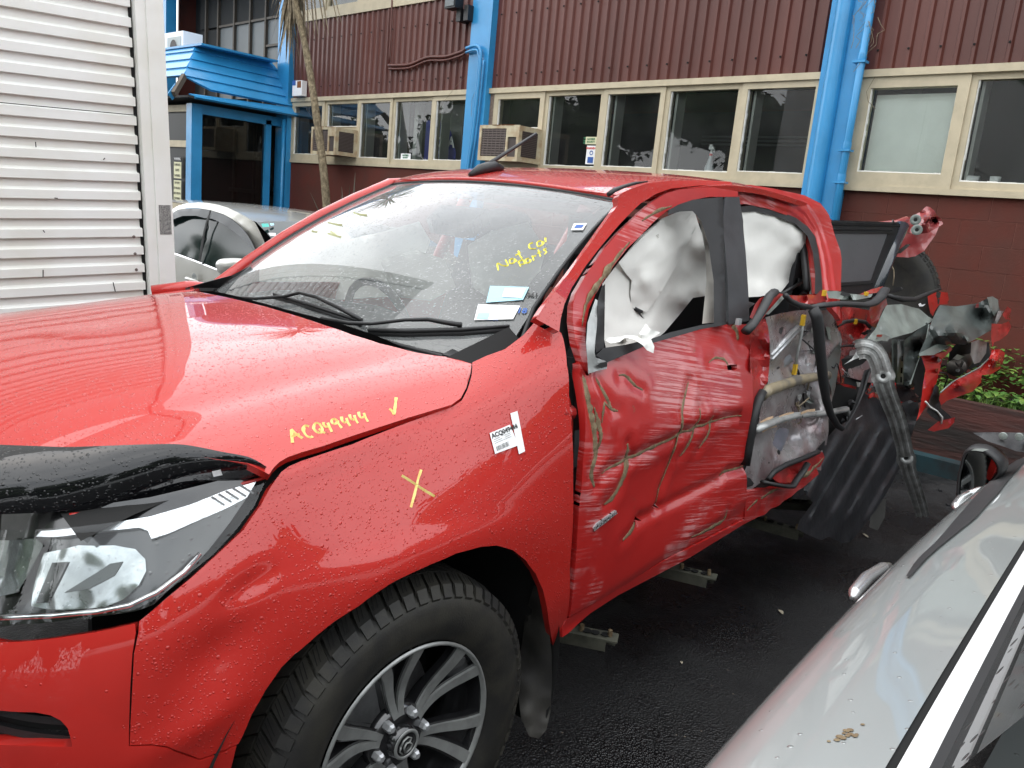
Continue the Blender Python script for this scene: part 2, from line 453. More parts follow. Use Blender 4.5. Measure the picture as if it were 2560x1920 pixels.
def glass(name, tint=(.9,.95,.93), refl=1.0, rough=0.0, wet=None, veil=0., ior=1.5, density=0.0):
    m,t = new_mat(name)
    o = nn(t,'ShaderNodeOutputMaterial')
    tr = nn(t,'ShaderNodeBsdfTransparent'); tr.inputs[0].default_value = tuple(tint)+(1,)
    gl = nn(t,'ShaderNodeBsdfGlossy',{'Roughness':rough}); gl.inputs[0].default_value=(1,1,1,1)
    fr = nn(t,'ShaderNodeFresnel',{'IOR':ior}); mx = nn(t,'ShaderNodeMixShader')
    fac = math_(t,'MULTIPLY',fr.outputs[0],refl*1.8,True)
    t.links.new(fac,mx.inputs[0]); t.links.new(tr.outputs[0],mx.inputs[1]); t.links.new(gl.outputs[0],mx.inputs[2])
    last=mx.outputs[0]
    if wet:
        co=coords(t); n=None; hs=None
        for (cell,r0,r1,keep,dist) in wet:
            h=drops_(t,co,cell,r0,r1,keep)
            b = nn(t,'ShaderNodeBump',{'Strength':1.,'Distance':dist*cell}); t.links.new(h,b.inputs['Height'])
            if n is not None: t.links.new(n,b.inputs['Normal'])
            n=b.outputs[0]; hs = h if hs is None else math_(t,'MAXIMUM',hs,h)
        t.links.new(n,gl.inputs['Normal']); t.links.new(n,fr.inputs['Normal'])
    if veil>0:  # pale diffuse veil; greys the windscreen in place of mirrored sky
        df = nn(t,'ShaderNodeBsdfDiffuse'); df.inputs[0].default_value=(.55,.57,.57,1)
        f = ramp_(t, noise_(t,coords(t),3.,6,.6),.3,.75,veil*.4,veil)
        m2 = nn(t,'ShaderNodeMixShader'); t.links.new(f,m2.inputs[0]); t.links.new(last,m2.inputs[1]); t.links.new(df.outputs[0],m2.inputs[2]); last=m2.outputs[0]
    t.links.new(last,o.inputs[0]); return m
M_glass = glass('window_glass', veil=.03, refl=.62)
M_glassd = glass('tinted_glass', tint=(.22,.26,.25), veil=.01, refl=.6)
M_glassr = glass('rainy_car_glass', tint=(.16,.18,.18), wet=[(.012,.1,.38,.3,.9),(.03,.1,.35,.6,.9)])
M_wscreen = glass('rainy_windscreen', tint=(.66,.72,.70), wet=[(.008,.12,.38,.35,.22),(.016,.08,.25,.65,.25)], veil=.21, refl=.72)
M_lens = glass('headlamp_lens', tint=(.95,.97,.97), wet=[(.010,.08,.3,.5,.5)], refl=.5)
M_drop = glass('small_clear', tint=(.9,.9,.9))
# asphalt: black, damp, fine stones, scattered specks
def asphalt():
    m,t = new_mat('wet_asphalt'); p = nn(t,'ShaderNodeBsdfPrincipled'); o = nn(t,'ShaderNodeOutputMaterial'); t.links.new(p.outputs[0],o.inputs[0])
    co = coords(t,world=True)
    f = ramp_(t, noise_(t,co,1.3,6,.6), .35,.7)
    c = mixc(t,f,(.006,.006,.0065),(.014,.014,.0145))
    st = nn(t,'ShaderNodeTexVoronoi',{'Scale':140.}); t.links.new(co,st.inputs['Vector'])
    c = mixc(t, ramp_(t,st.outputs['Distance'],.05,.5,.35,0.), c, (.028,.028,.029))
    sp = nn(t,'ShaderNodeTexVoronoi',{'Scale':14.}); t.links.new(co,sp.inputs['Vector'])
    c = mixc(t, math_(t,'LESS_THAN',sp.outputs['Distance'],.05), c, (.16,.13,.10))
    t.links.new(c,p.inputs['Base Color'])
    t.links.new(ramp_(t,noise_(t,co,1.4,5,.6),.38,.62,.22,.8),p.inputs['Roughness'])
    b = nn(t,'ShaderNodeBump',{'Strength':1.,'Distance':.004}); t.links.new(math_(t,'ADD',st.outputs['Distance'],noise_(t,co,40,4,.6)),b.inputs['Height']); t.links.new(b.outputs[0],p.inputs['Normal'])
    return m
M_asph = asphalt()
# scraped door paint: long pale scuffs and bare patches along the travel of the impact
def scraped(name='scraped_red_paint', amount=.5):
    m,t = new_mat(name); p = nn(t,'ShaderNodeBsdfPrincipled',{'Coat Weight':.45,'Coat Roughness':.10}); o = nn(t,'ShaderNodeOutputMaterial'); t.links.new(p.outputs[0],o.inputs[0])
    co = coords(t,(2.2,2.2,95.)); co2 = coords(t,(1,1,1)); cs = coords(t,(1.6,1.6,210.))
    mp = nn(t,'ShaderNodeMapping'); mp.inputs['Rotation'].default_value=(0,radians(9),0); g=nn(t,'ShaderNodeTexCoord'); t.links.new(g.outputs['Object'],mp.inputs[0])
    m2 = nn(t,'ShaderNodeMapping'); m2.inputs['Scale'].default_value=(2.0,2.0,100.); t.links.new(mp.outputs[0],m2.inputs[0])
    m3 = nn(t,'ShaderNodeMapping'); m3.inputs['Scale'].default_value=(5.0,5.0,240.); t.links.new(mp.outputs[0],m3.inputs[0])
    a = ramp_(t, noise_(t,m2.outputs[0],1.,5,.65), .50,.56)
    a2 = ramp_(t, noise_(t,m3.outputs[0],1.,4,.6), .55,.61)
    area = ramp_(t, noise_(t,co2,3.1,4,.55), .53-.14*amount,.62-.10*amount)
    patch_ = ramp_(t, noise_(t,co2,9.,5,.6), .62,.66)
    sc = math_(t,'MULTIPLY', math_(t,'MAXIMUM',a,a2), area, True)
    fine = math_(t,'MULTIPLY', a2, .5)
    sc = math_(t,'MAXIMUM', sc, math_(t,'MULTIPLY', fine, ramp_(t,noise_(t,co2,1.7,3,.5),.42,.6)))
    c = mixc(t, ramp_(t,noise_(t,co2,4.,5,.6),.4,.7), (.40,.014,.012), (.34,.011,.011))
    c = mixc(t, sc, c, (.52,.19,.19))
    brown = math_(t,'MULTIPLY', ramp_(t,noise_(t,co2,16.,5,.65),.66,.72), ramp_(t,noise_(t,co2,2.6,3,.5),.5,.62))
    c = mixc(t, brown, c, (.16,.10,.055))
    t.links.new(c,p.inputs['Base Color']); t.links.new(math_(t,'ADD',math_(t,'MULTIPLY',sc,.3),.35),p.inputs['Roughness'])
    b = nn(t,'ShaderNodeBump',{'Strength':.35,'Distance':.0006}); t.links.new(math_(t,'SUBTRACT',noise_(t,m2.outputs[0],1.,5,.65),sc),b.inputs['Height'])
    t.links.new(b.outputs[0],p.inputs['Normal']); t.links.new(b.outputs[0],p.inputs['Coat Normal'])
    return m
M_scr = scraped(amount=.12); M_scrl = scraped('lightly_scraped_red_paint', .0)
M_crush = mat('crushed_red_paint', (.38,.013,.012), rough=.45, coat=1, coat_r=.05, col2=(.26,.015,.014), vscale=11, bump=.003, bscale=18, spec=.2)
# ------------------------------------------------------------------ ground
gb = MB()
vs,fs = grid(lambda a,b: V((a,b,0)), -40,40,8,-40,40,8)
g = mesh('ground', vs, fs, M_asph, sm=False); props(g, 'black wet asphalt yard under the vehicles', kind='structure')
# ------------------------------------------------------------------ building
YB = radians(88.12742); UD = V((cos(YB),sin(YB),0)); NB = V((-sin(YB),cos(YB),0)); DW = 6.35
def B(s,z,d=0.): return UD*s + NB*(DW-d) + V((0,0,z))      # d = how far it stands out of the wall face
ROTB = Matrix((UD,NB,V((0,0,1)))).transposed()
def bbox(mb, s0,s1,z0,z1,d0,d1):
    return mb.box(B((s0+s1)/2,(z0+z1)/2,(d0+d1)/2),(abs(s1-s0),abs(d1-d0),abs(z1-z0)),ROTB)
bld = thing('office_building','two storey maroon clad office and warehouse with blue columns and cream window bands','building',B(-5,0))
COLS = [(-15.3,-14.96),(-10.66,-10.30),(-6.00,-5.64),(-1.345,-1.0),(3.3,3.65)]
bays = [(-10.30,-6.0),(-5.64,-1.345),(-1.0,3.3)]
# columns
for i,(a,b) in enumerate(COLS):
    m = MB(); bbox(m,a,b,0,5.25,-.1,.11); m.build('column',M_blue,bld)
# cladding: ribbed sheets, one part each
def rib_sheet(s0,s1,z0,z1):
    pitch=.125; prof=[(0,0),(.078,0),(.088,.026),(.112,.026),(.125,0)]
    m=MB(); pts=[]; s=s0
    while s<s1-1e-6:
        for (a,h) in prof[:-1]:
            if s+a<=s1: pts.append((s+a,h))
        s+=pitch
    pts.append((s1,0))
    vs=[]; 
    for (a,h) in pts: vs+= [B(a,z0,.012+h),B(a,z1,.012+h)]
    fs=[(2*i,2*i+2,2*i+3,2*i+1) for i in range(len(pts)-1)]
    return mesh('cladding_sheet',vs,fs,M_maroon,bld,False)
for (a,b) in bays:
    s=a
    while s<b-1e-6:
        e=min(s+.75,b); rib_sheet(s,e,3.05,4.19); s=e
    if a>-6: 
        s=a
        while s<b-1e-6:
            e=min(s+.75,b); rib_sheet(s,e,4.19,5.3); s=e
# screws in cladding
m=MB()
for (a,b) in bays[:1]+bays[1:]:
    s=a+.10; k=0
    while s<b:
        if k%2==0: 
            for z in (3.9,3.2): m.box(B(s,z,.045),(.014,.012,.014),ROTB)
        s+=.125; k+=1
m.build('screw',M_void,bld); bpy.data.objects['screw']['kind']='stuff'
# backing wall behind cladding, with openings left for the window band
m=MB()
bbox(m,-10.3,3.3,3.05,4.0,-.25,-.02); bbox(m,-10.3,3.3,0,2.03,-.30,-.012); bbox(m,-6,3.3,4.0,5.3,-.25,-.02)
m.build('inner_wall',M_mortar,bld)
# blocks
def block(s,z,w):
    key='w%d'%int(w*1000)
    if key not in block.cache:
        mb=MB(); mb.box((0,0,0),(w-.006,.05,.1945)); me=bpy.data.meshes.new('block'); me.from_pydata([tuple(v) for v in mb.v],[],mb.f); me.materials.append(M_block); block.cache[key]=me
    o=bpy.data.objects.new('block',block.cache[key]); link(o,bld)
    o.location=B(s,z,-.031+random.uniform(-.0012,.0012))-bld.location; o.rotation_euler=(0,0,YB)
block.cache={}
for bi,(a,b) in enumerate(bays):
    nrow = 10 if bi==2 else (4 if bi==1 else 0)
    if bi==2: b=1.6
    for r in range(nrow):
        z=1.95-.2*r; s=a-(.2 if r%2 else 0)
        while s<b-1e-3:
            s0=max(s,a); s1=min(s+.4,b)
            if s1-s0>.05: block((s0+s1)/2,z,s1-s0)
            s+=.4
m=MB(); bbox(m,-10.3,-6.0,0,2.03,-.012,.012); bbox(m,-5.64,-1.345,0,1.245,-.012,.012); m.build('plastered_wall',M_block,bld)
# window bands
def window(s0,s1,z0,z1,fr,sash,pane_mat=M_glass,putty=True, ac=None):
    """one light: frame ring, putty bead, recessed pane"""
    d0,d1=(-.07,.03) if sash else (-.07,.012)
    m=MB(); 
    bbox(m,s0,s0+fr,z0,z1,d0,d1); bbox(m,s1-fr,s1,z0,z1,d0,d1); bbox(m,s0+fr,s1-fr,z1-fr,z1,d0,d1); bbox(m,s0+fr,s1-fr,z0,z0+fr*1.25,d0,d1)
    w=m.build('window',M_cream,bld)
    a,b,c,e=s0+fr,s1-fr,z0+fr*1.25,z1-fr
    if ac: c=ac
    if putty:
        m=MB(); t=.010
        for k in range(14):
            zz0=lerp(c,e,k/14); zz1=lerp(c,e,(k+1)/14); j=random.uniform(-.003,.004)
            bbox(m,a,a+t+j,zz0,zz1,d1-.035,d1-.012)
            bbox(m,b-t*.5-j,b,zz0,zz1,d1-.035,d1-.02)
        for k in range(12):
            q0=lerp(a,b,k/12); q1=lerp(a,b,(k+1)/12); bbox(m,q0,q1,c,c+t+random.uniform(-.002,.003),d1-.034,d1-.013)
        m.build('putty_bead',M_putty,w)
    m=MB(); m.add([B(a,c,d1-.036),B(b,c,d1-.036),B(b,e,d1-.036),B(a,e,d1-.036)],[(0,1,2,3)])
    m.build('pane',pane_mat,w)
    if ac:
        m=MB(); bbox(m,a,b,z0+fr*1.25,ac,d0,d1-.03); m.build('infill_board',M_cream,w)
    return w
def trims(a,b):
    m=MB(); bbox(m,a,b,2.985,3.045,-.05,.055); m.build('head_flashing',M_cream,bld)
    m=MB(); bbox(m,a,b,2.035,2.085,-.05,.04); m.build('sill',M_cream,bld)
trims(-10.3,-6.0); trims(-5.64,-1.345); trims(-1.0,3.3)
z0,z1=2.085,2.985
for (a,b,f,sa,ac) in [(-10.30,-9.34,.07,True,None),(-9.34,-8.44,.05,False,2.60),(-8.44,-7.62,.055,True,None),(-7.62,-6.73,.05,False,None),(-6.73,-6.0,.06,True,None),
    (-5.56,-4.71,.07,True,2.57),(-4.71,-3.83,.05,False,None),(-3.83,-3.02,.06,True,None),(-3.02,-2.14,.05,False,None),(-2.14,-1.345,.06,True,None),
    (-1.0,-.125,.09,True,None),(-.125,.80,.05,False,None),(.80,1.7,.06,True,None)]:
    window(a,b,z0,z1,f,sa,ac=ac)
m=MB(); bbox(m,-5.64,-5.56,2.085,2.985,-.05,.02); m.build('weathered_jamb',mat('weathered_timber',(.24,.17,.13),rough=.8,var=.4,vscale=30),bld)
# rooms behind the glass
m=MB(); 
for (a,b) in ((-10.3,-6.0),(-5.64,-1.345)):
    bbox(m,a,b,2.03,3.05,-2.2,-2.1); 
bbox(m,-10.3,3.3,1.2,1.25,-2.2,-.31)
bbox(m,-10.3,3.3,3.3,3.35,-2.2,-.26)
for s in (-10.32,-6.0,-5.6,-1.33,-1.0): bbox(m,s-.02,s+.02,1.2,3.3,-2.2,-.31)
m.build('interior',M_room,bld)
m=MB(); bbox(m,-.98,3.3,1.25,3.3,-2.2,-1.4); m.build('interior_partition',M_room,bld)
# jamb linings seen through the panes (pale boards square to the glass)
m=MB()
for s in (-9.27,-8.36,-7.55,-6.65,-4.64,-3.73,-2.94,-2.05,-.05): bbox(m,s-.012,s+.012,2.09,2.98,-.22,-.071)
m.build('jamb_lining',M_roomw,bld)
m=MB(); bbox(m,-.90,-.19,2.10,2.86,-.12,-.11); m.build('blind',M_blind,bld)
m=MB(); bbox(m,-7.35,-6.75,2.09,2.97,-.60,-.55); bbox(m,-7.52,-7.44,2.09,2.97,-.4,-.3); m.build('interior_curtain',M_roomw,bld)
m=MB()
for k in range(3): bbox(m,-3.7,-1.4,2.62+k*.045,2.64+k*.045,-1.9,-1.86)
m.build('ceiling_rail',M_curt,bld)
# upper storey window band in the first bay, sill at 4.2 m
m=MB(); bbox(m,-10.3,-6.0,4.19,4.30,-.05,.05); m.build('sill',M_cream,bld)
for k in range(5):
    window(-10.3+k*.86,-10.3+(k+1)*.86,4.30,5.25,.05,k%2==0,pane_mat=M_glass,putty=False)
m=MB(); bbox(m,-10.3,-6.0,4.2,5.25,-.30,-.25); m.build('blind',M_curt,bld)
# glazed wall at the far left: mullions, transoms, film-backed panes, top ones coloured dark for the eave mirrored there
ms=[-14.95,-14.6,-14.08,-13.43,-12.82,-12.25,-11.71,-11.13,-10.66]
XG=-.55
for i in range(len(ms)-1):
    a,b=ms[i],ms[i+1]
    for (c,d,mm) in ((3.2,4.07 if i in (5,7) else 3.2,M_curt),(4.11 if i in (5,7) else 3.2,4.54,M_curt),(4.58,5.25,M_room)):
        if d-c<.1: continue
        if i<2: mm=M_room
        m=MB(); bbox(m,a+.03,b-.03,c,d,XG-.03,XG-.02); m.build('pane_panel',mm,bld)
m=MB()
for s in ms[1:-1]: bbox(m,s-.025,s+.025,1.0,5.25,XG-.05,XG+.03)
m.build('mullion',M_brownmul,bld)
m=MB(); bbox(m,-14.08,-10.66,4.54,4.58,XG-.04,XG+.02); bbox(m,-12.25,-11.71,4.07,4.11,XG-.04,XG+.02); bbox(m,-11.13,-10.66,4.07,4.11,XG-.04,XG+.02); m.build('transom',M_brownmul,bld)
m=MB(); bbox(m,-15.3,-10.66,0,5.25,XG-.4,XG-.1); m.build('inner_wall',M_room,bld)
# roof line far above and right side, so that the building closes
m=MB(); bbox(m,-15.4,3.7,5.3,5.4,-12,.3); m.build('roof',M_blue,bld)
m=MB(); bbox(m,-15.3,3.65,0,5.3,-12,-11.9); bbox(m,3.6,3.65,0,5.3,-11.9,-.3); bbox(m,-15.35,-15.3,0,5.3,-11.9,-.3); m.build('rear_wall',M_block,bld)
# pipes
def pipe(pts,r,mt,name,n=10):
    m=MB(); m.tube([B(*p) for p in smooth(pts,4)] if len(pts)>2 else [B(*p) for p in pts],r,n); return m.build(name,mt,bld,True)
m=MB(); m.lathe(B(-1.215,0,.12),(0,0,1),[(0,.075),(5.2,.075)],20); o=m.build('downpipe',M_blue,bld,True)
pipe([(-.975,0,.16),(-.975,5.2,.16)],.033,M_blue,'downpipe',12)
for z in (3.08,2.08,2.35): 
    m=MB(); bbox(m,-1.04,-.93,z,z+.018,.11,.20); m.build('pipe_bracket',M_blue,bld)
    m=MB(); m.lathe(B(-.975,z+.02,.16),(0,0,1),[(0,.036),(.03,.038),(.06,.036)],12); m.build('pipe_collar',M_blue,bld,True)
con=[(-7.72,3.42,.06),(-7.45,3.405,.07),(-7.2,3.41,.07),(-6.86,3.475,.07),(-6.5,3.465,.07),(-6.15,3.50,.10),(-6.02,3.52,.15)]
pipe(con,.022,M_maroon,'conduit'); pipe([(a,b-.045+.0*a,c) for a,b,c in con],.014,M_maroon,'conduit')
pipe([(-7.72,3.42,.055),(-7.73,4.1,.055),(-7.75,4.4,.055)],.012,M_maroon,'conduit')
cb=[(-6.02,3.52,.15),(-5.9,3.535,.16),(-5.80,3.53,.16),(-5.74,3.47,.16),(-5.725,3.36,.16),(-5.73,3.0,.16),(-5.76,2.4,.16),(-5.80,2.0,.16),(-5.82,1.2,.16)]
pipe(cb,.020,M_blue,'conduit'); pipe([(a-.03 if i>2 else a,b-(.05 if i<4 else 0),c) for i,(a,b,c) in enumerate(cb)],.016,M_blue,'conduit'); pipe([(a+.035,b,c-.02) for a,b,c in cb[4:]],.012,M_blue,'conduit')
pipe([(-10.33,0,.15),(-10.33,2.7,.15)],.03,M_blue,'downpipe')
# loose dry creeper on column 2
m=MB()
for k in range(14):
    s=-1.0+random.uniform(-.12,.1); z=3.0+random.uniform(0,.75); p=V((s,z,.2)); pts=[p.copy()]
    for j in range(6): p=p+V((random.uniform(-.05,.06),random.uniform(.01,.07),random.uniform(-.02,.02))); pts.append(p.copy())
    m.tube([B(*q) for q in pts],.0022,4,False)
for pts in ([(-.88,2.98,.06),(-.93,2.86,.06),(-.9,2.78,.06),(-.83,2.72,.05)],[(-6.0,3.2,.12),(-6.25,3.1,.06),(-6.5,2.9,.05),(-6.6,2.75,.04)],[(-5.75,3.1,.14),(-5.86,2.9,.13),(-5.85,2.7,.13)]): m.tube([B(*q) for q in pts],.0022,4,False)
cr=m.build('dry_creeper',M_dead); props(cr,'thin dry creeper stems clinging to the right hand blue column','creeper',kind='stuff')
# ---- stickers on the panes
wob=lambda s,z: B(s,z,-.015)
def card(parent,name,s0,s1,za,zb,mt,d=-.020):
    m=MB(); bbox(m,s0,s1,za,zb,d,d+.003); return m.build(name,mt,parent)
def text(txt, size, mt, loc, xdir, up, parent=None, name='lettering', ext=.0006, align='CENTER', width=1.0, bold=0.0):
    cu=bpy.data.curves.new('txt','FONT'); cu.body=txt; cu.size=size; cu.extrude=ext; cu.align_x=align; cu.align_y='CENTER'; cu.offset=bold; cu.resolution_u=2
    o=bpy.data.objects.new('txt',cu); COL.objects.link(o); dg=bpy.context.evaluated_depsgraph_get()
    me=bpy.data.meshes.new_from_object(o.evaluated_get(dg)); bpy.data.objects.remove(o); bpy.data.curves.remove(cu)
    X=V(xdir).normalized(); U=V(up); U=(U-X*U.dot(X)).normalized(); W=X.cross(U)
    Mx=Matrix((X*width,U,W)).transposed().to_4x4(); off=wloc(parent) if parent else V((0,0,0)); Mx.translation=V(loc)-off
    me.transform(Mx); me.materials.clear(); me.materials.append(mt); me.name=name
    return link(bpy.data.objects.new(name,me),parent)
st=thing('window_sticker','green and white security company sticker in the dark window right of the air conditioner','sticker',B(-3.97,2.4))
card(st,'card',-4.06,-3.90,2.40,2.48,M_sand); text('HATIBER',.030,M_grn,B(-3.98,2.455,-.014),UD,(0,0,1),st,bold=.0006); text('SECURITY',.026,M_grn,B(-3.98,2.425,-.014),UD,(0,0,1),st,bold=.0006)
for z in (2.405,2.43,2.46): card(st,'stripe',-4.09,-4.06,z,z+.014,M_grn,-.0185)
st=thing('warning_sticker','white upright WARNING sticker below the green security sticker','sticker',B(-3.95,2.2))
card(st,'card',-4.03,-3.89,2.18,2.385,M_white); text('WARNING',.032,M_redp,B(-3.96,2.355,-.014),UD,(0,0,1),st,bold=.0008)
card(st,'print',-4.0,-3.92,2.195,2.26,M_blup,-.0165)
m=MB(); m.lathe(B(-3.955,2.305,-.014),NB,[(0,.016),(.0,.026)],16); m.build('print',M_blup,st)
st=thing('window_sticker','green and white security sticker low in the pane with the blue banner','sticker',B(-7.3,2.2))
card(st,'card',-7.42,-7.2,2.155,2.235,M_white); text('HATIBER',.034,M_grn,B(-7.31,2.21,-.014),UD,(0,0,1),st,bold=.001); text('SECURITY',.026,M_grn,B(-7.31,2.178,-.014),UD,(0,0,1),st,bold=.001)
# blue banner on a stand inside
bn=thing('banner','blue banner with white lettering standing inside the window left of the blue column','banner',B(-6.95,2.1,-.3))
def BB(a,b): 
    s=lerp(-7.25,-6.55,a); top=2.72-.42*max(0,a-.45)**1.6/.38; return B(s,lerp(1.6,top,b),-.30+.03*sin(a*7))
vs,fs=grid(BB,0,1,20,0,1,10); mesh('cloth',vs,fs,M_papb,bn)
text('DRA',.20,M_white,B(-6.78,2.42,-.262),UD,(0,0,1),bn,bold=.006); text('N  Z  E',.07,M_white,B(-6.80,2.28,-.262),UD,(0,0,1),bn,bold=.001); text('productivity',.06,M_white,B(-6.80,2.19,-.262),UD,(0,0,1),bn)
# spray bottle
sp=thing('spray_bottle','white spray bottle with a red neck standing on the sill in the dark window','bottle',B(-2.47,2.1,-.11))
m=MB(); c=B(-2.47,2.10,-.11); m.lathe(c,(0,0,1),[(0,0),(0,.045),(.03,.050),(.10,.048),(.13,.035),(.19,.018),(.215,.016)],20); m.build('body',mat('frosted_plastic',(.45,.48,.5),rough=.4),sp,True)
m=MB(); m.lathe(c,(0,0,1),[(.213,.017),(.235,.018),(.24,.0)],16); m.build('collar',M_redp,sp,True)
m=MB(); m.lathe(c,(0,0,1),[(.236,.012),(.27,.012),(.28,0)],12); m.box(c+V((0,.0,.29)),(.03,.055,.028)); m.box(c+V((0,-.01,.315)),(.024,.03,.02)); m.box(c+V((0,.03,.265)),(.01,.012,.03)); m.build('trigger',M_white,sp)
for (s,r,h,l) in ((.04,.045,.045,'white cup standing on the sill of the right hand window'),(-.05,.04,.07,'white cup lying on its side in the right hand window')):
    c=B(.02+ (0.14 if r==.045 else -.02),2.15,-.10); m=MB()
    if r==.045: m.lathe(c+V((0,0,-.02)),(0,0,1),[(0,0),(0,.036),(.075,.040),(.075,.034),(.01,.03)],20)
    else: m.lathe(c+V((0,0,.02)),UD,[(-.045,.040),(.045,.036),(.045,.0)],20); 
    o=m.build('cup',M_white,None,True); props(o,l,'cup')
# ---- window air conditioners
def aircon(s0,s1,zb,zt,d,label,rusty):
    t=thing('air_conditioner',label,'air conditioner',B((s0+s1)/2,zb,0),'window air conditioners'); fw=.035
    m=MB(); bbox(m,s0,s1,zb,zt,0,d-.02); m.build('case',M_acbody,t)
    m=MB(); bbox(m,s0-.004,s0+fw,zb-.004,zt+.004,d-.02,d); bbox(m,s1-fw,s1+.004,zb-.004,zt+.004,d-.02,d); bbox(m,s0+fw,s1-fw,zt-fw,zt+.004,d-.02,d); bbox(m,s0+fw,s1-fw,zb-.004,zb+fw*1.3,d-.02,d)
    sm=lerp(s0,s1,.69); bbox(m,sm,sm+.03,zb+fw,zt-fw,d-.02,d); bbox(m,sm+.03,s1-fw,zt-.13,zt-fw,d-.02,d); m.build('front_frame',M_acbody,t)
    m=MB(); bbox(m,s0+fw,sm,zb+fw,zt-fw,d-.019,d-.014); bbox(m,sm+.03,s1-fw,zb+fw,zt-.13,d-.019,d-.014); m.build('grille_back',M_grille,t)
    k=0; z=zb+.06
    while z<zt-.05:
        m=MB(); bbox(m,s0+fw,sm,z,z+.012,d-.014,d-.004); m.build('fin',M_grille2,t); z+=.028
    m=MB(); s=s0+.08
    while s<sm-.02: bbox(m,s,s+.006,zb+fw,zt-fw,d-.004,d-.001); s+=.07
    m.build('guard_wire',M_grille2,t)
    # louvred side panel facing the camera
    m=MB(); m.box(B(s1+.002,(zb+zt)/2,d*.55),(.004,d*.62,(zt-zb)*.72),ROTB); m.build('side_louvre',M_grille,t)
    z=zb+.075
    while z<zt-.06:
        m=MB(); m.box(B(s1+.006,z,d*.55),(.008,d*.60,.005),ROTB); m.build('side_fin',M_grille2,t); z+=.02
    m=MB()
    for k in range(5): m.box(B(lerp(s0,s1,.35+.12*k+random.uniform(-.03,.03)),zt+.003,d-.01),(.05+.05*random.random(),.03,.006),ROTB)
    m.build('rust_patch',M_rust,t)
    return t
aircon(-5.36,-4.70,2.15,2.55,.42,'rusty cream window air conditioner beside the middle blue column',True)
aircon(-9.06,-8.42,2.15,2.54,.42,'cream window air conditioner behind the thin palm trunk',True)
# alarm box, flood light
t=thing('alarm_box','small white alarm box with a blue corner and rust patch beside the blue column','alarm box',B(-10.0,3.05,.08))
m=MB(); bbox(m,-10.12,-9.84,3.06,3.29,.05,.14); m.build('case',M_white,t)
m=MB(); bbox(m,-10.125,-10.03,3.22,3.295,.05,.144); m.build('beacon',M_blup,t)
m=MB(); bbox(m,-9.98,-9.87,3.18,3.28,.14,.143); m.build('rust_patch',M_rust,t)
t=thing('flood_light','black flood lamp with a grey lens hanging from a bracket on the red cladding','lamp',B(-6.0,4.0,.25))
m=MB(); bbox(m,-6.32,-6.12,3.98,4.14,.16,.30); m.build('housing',M_black,t)
m=MB(); bbox(m,-6.30,-6.14,4.0,4.12,.30,.31); m.build('lens',M_curt,t)
m=MB(); bbox(m,-6.20,-6.12,3.84,3.99,.05,.2); m.tube([B(-6.5,4.08,.05),B(-6.4,4.13,.1),B(-6.3,4.12,.16)],.01,6); m.build('bracket',M_black,t)
t=thing('flood_light','dark flood lamp at the very top edge of the red cladding','lamp',B(-6.0,4.2,.25))
m=MB(); bbox(m,-6.06,-5.98,3.84,4.02,.1,.2); m.build('sensor',M_black,t)
# ------------------------------------------------------------------ porch
po=thing('entrance_porch','blue weatherboarded entrance porch roof with a torn front corner on blue posts','porch',(-5,-10.3,0))
rows=6
def PA(i):  # near edge of side face at row i, hip line
    t=i/rows; return V((lerp(-5.28,-4.68,t),lerp(-10.6,-9.98,t),lerp(3.64,2.80,t)))
def PBk(i):
    t=i/rows; return V((lerp(-6.55,-6.98,t),lerp(-10.6,-9.98,t),lerp(3.62,2.77,t)))
def PC(i):
    t=i/rows; return V((lerp(-5.28,-4.68,t),lerp(-13.6,-14.2,t),lerp(3.64,2.80,t)))
nside=(PBk(0)-PA(0)).cross(PA(6)-PA(0)).normalized(); nside = nside if nside.y>0 else -nside
nfr=(PC(0)-PA(0)).cross(PA(6)-PA(0)).normalized(); nfr = nfr if nfr.x>0 else -nfr
def board(a,b,c,d,n,mt,pr):
    m=MB(); t=.02; lo=n*.022
    m.add([a,b,c+lo,d+lo,a-n*t,b-n*t,c-n*t,d-n*t],[(0,1,2,3),(7,6,5,4),(0,4,5,1),(1,5,6,2),(2,6,7,3),(3,7,4,0)]); return m.build('weatherboard',mt,pr)
for i in range(rows):
    a,b,c,d=PA(i),PBk(i),PBk(i+1),PA(i+1)
    if i==4: a=lerp(a,b,.0); d=lerp(d,c,.22)
    if i==5: a=lerp(PA(5),PBk(5),.06)+V((0,0,-.10)); d=lerp(PA(6),PBk(6),.12)+V((0,0,-.02)); 
    board(a,b,c,d,nside,M_blue,po)
    if i<4: board(PC(i),PA(i),PA(i+1),PC(i+1),nfr,M_blue,po)
m=MB(); m.bar(PA(4),PA(6)+V((.04,-.03,-.02)),.05,.09); m.build('rafter',M_timber,po)
m=MB(); m.bar(lerp(PA(5),PA(6),.3)+V((0.02,-.04,0)),PA(6)+V((.08,-.06,-.06)),.012,.12); m.build('barge_board',M_blue,po)
m=MB(); m.box((-5.85,-11.9,3.60),(1.3,3.2,.03)); m.build('roof_deck',M_blue,po)
m=MB(); m.box((-5.9,-12.0,2.79),(2.1,4.0,.03)); m.build('soffit',M_room,po)
m=MB(); m.box((-5.10,-10.30,1.36),(.17,.17,2.72)); m.build('post',M_blue,po)
m=MB(); m.box((-5.10,-13.6,1.36),(.17,.17,2.72)); m.build('post',M_blue,po)
m=MB(); m.box((-6.0,-10.32,2.66),(1.7,.1,.14)); m.build('beam',M_blue,po)
m=MB(); m.box((-6.35,-10.32,1.36),(.10,.10,2.6)); m.build('post',M_blue,po)
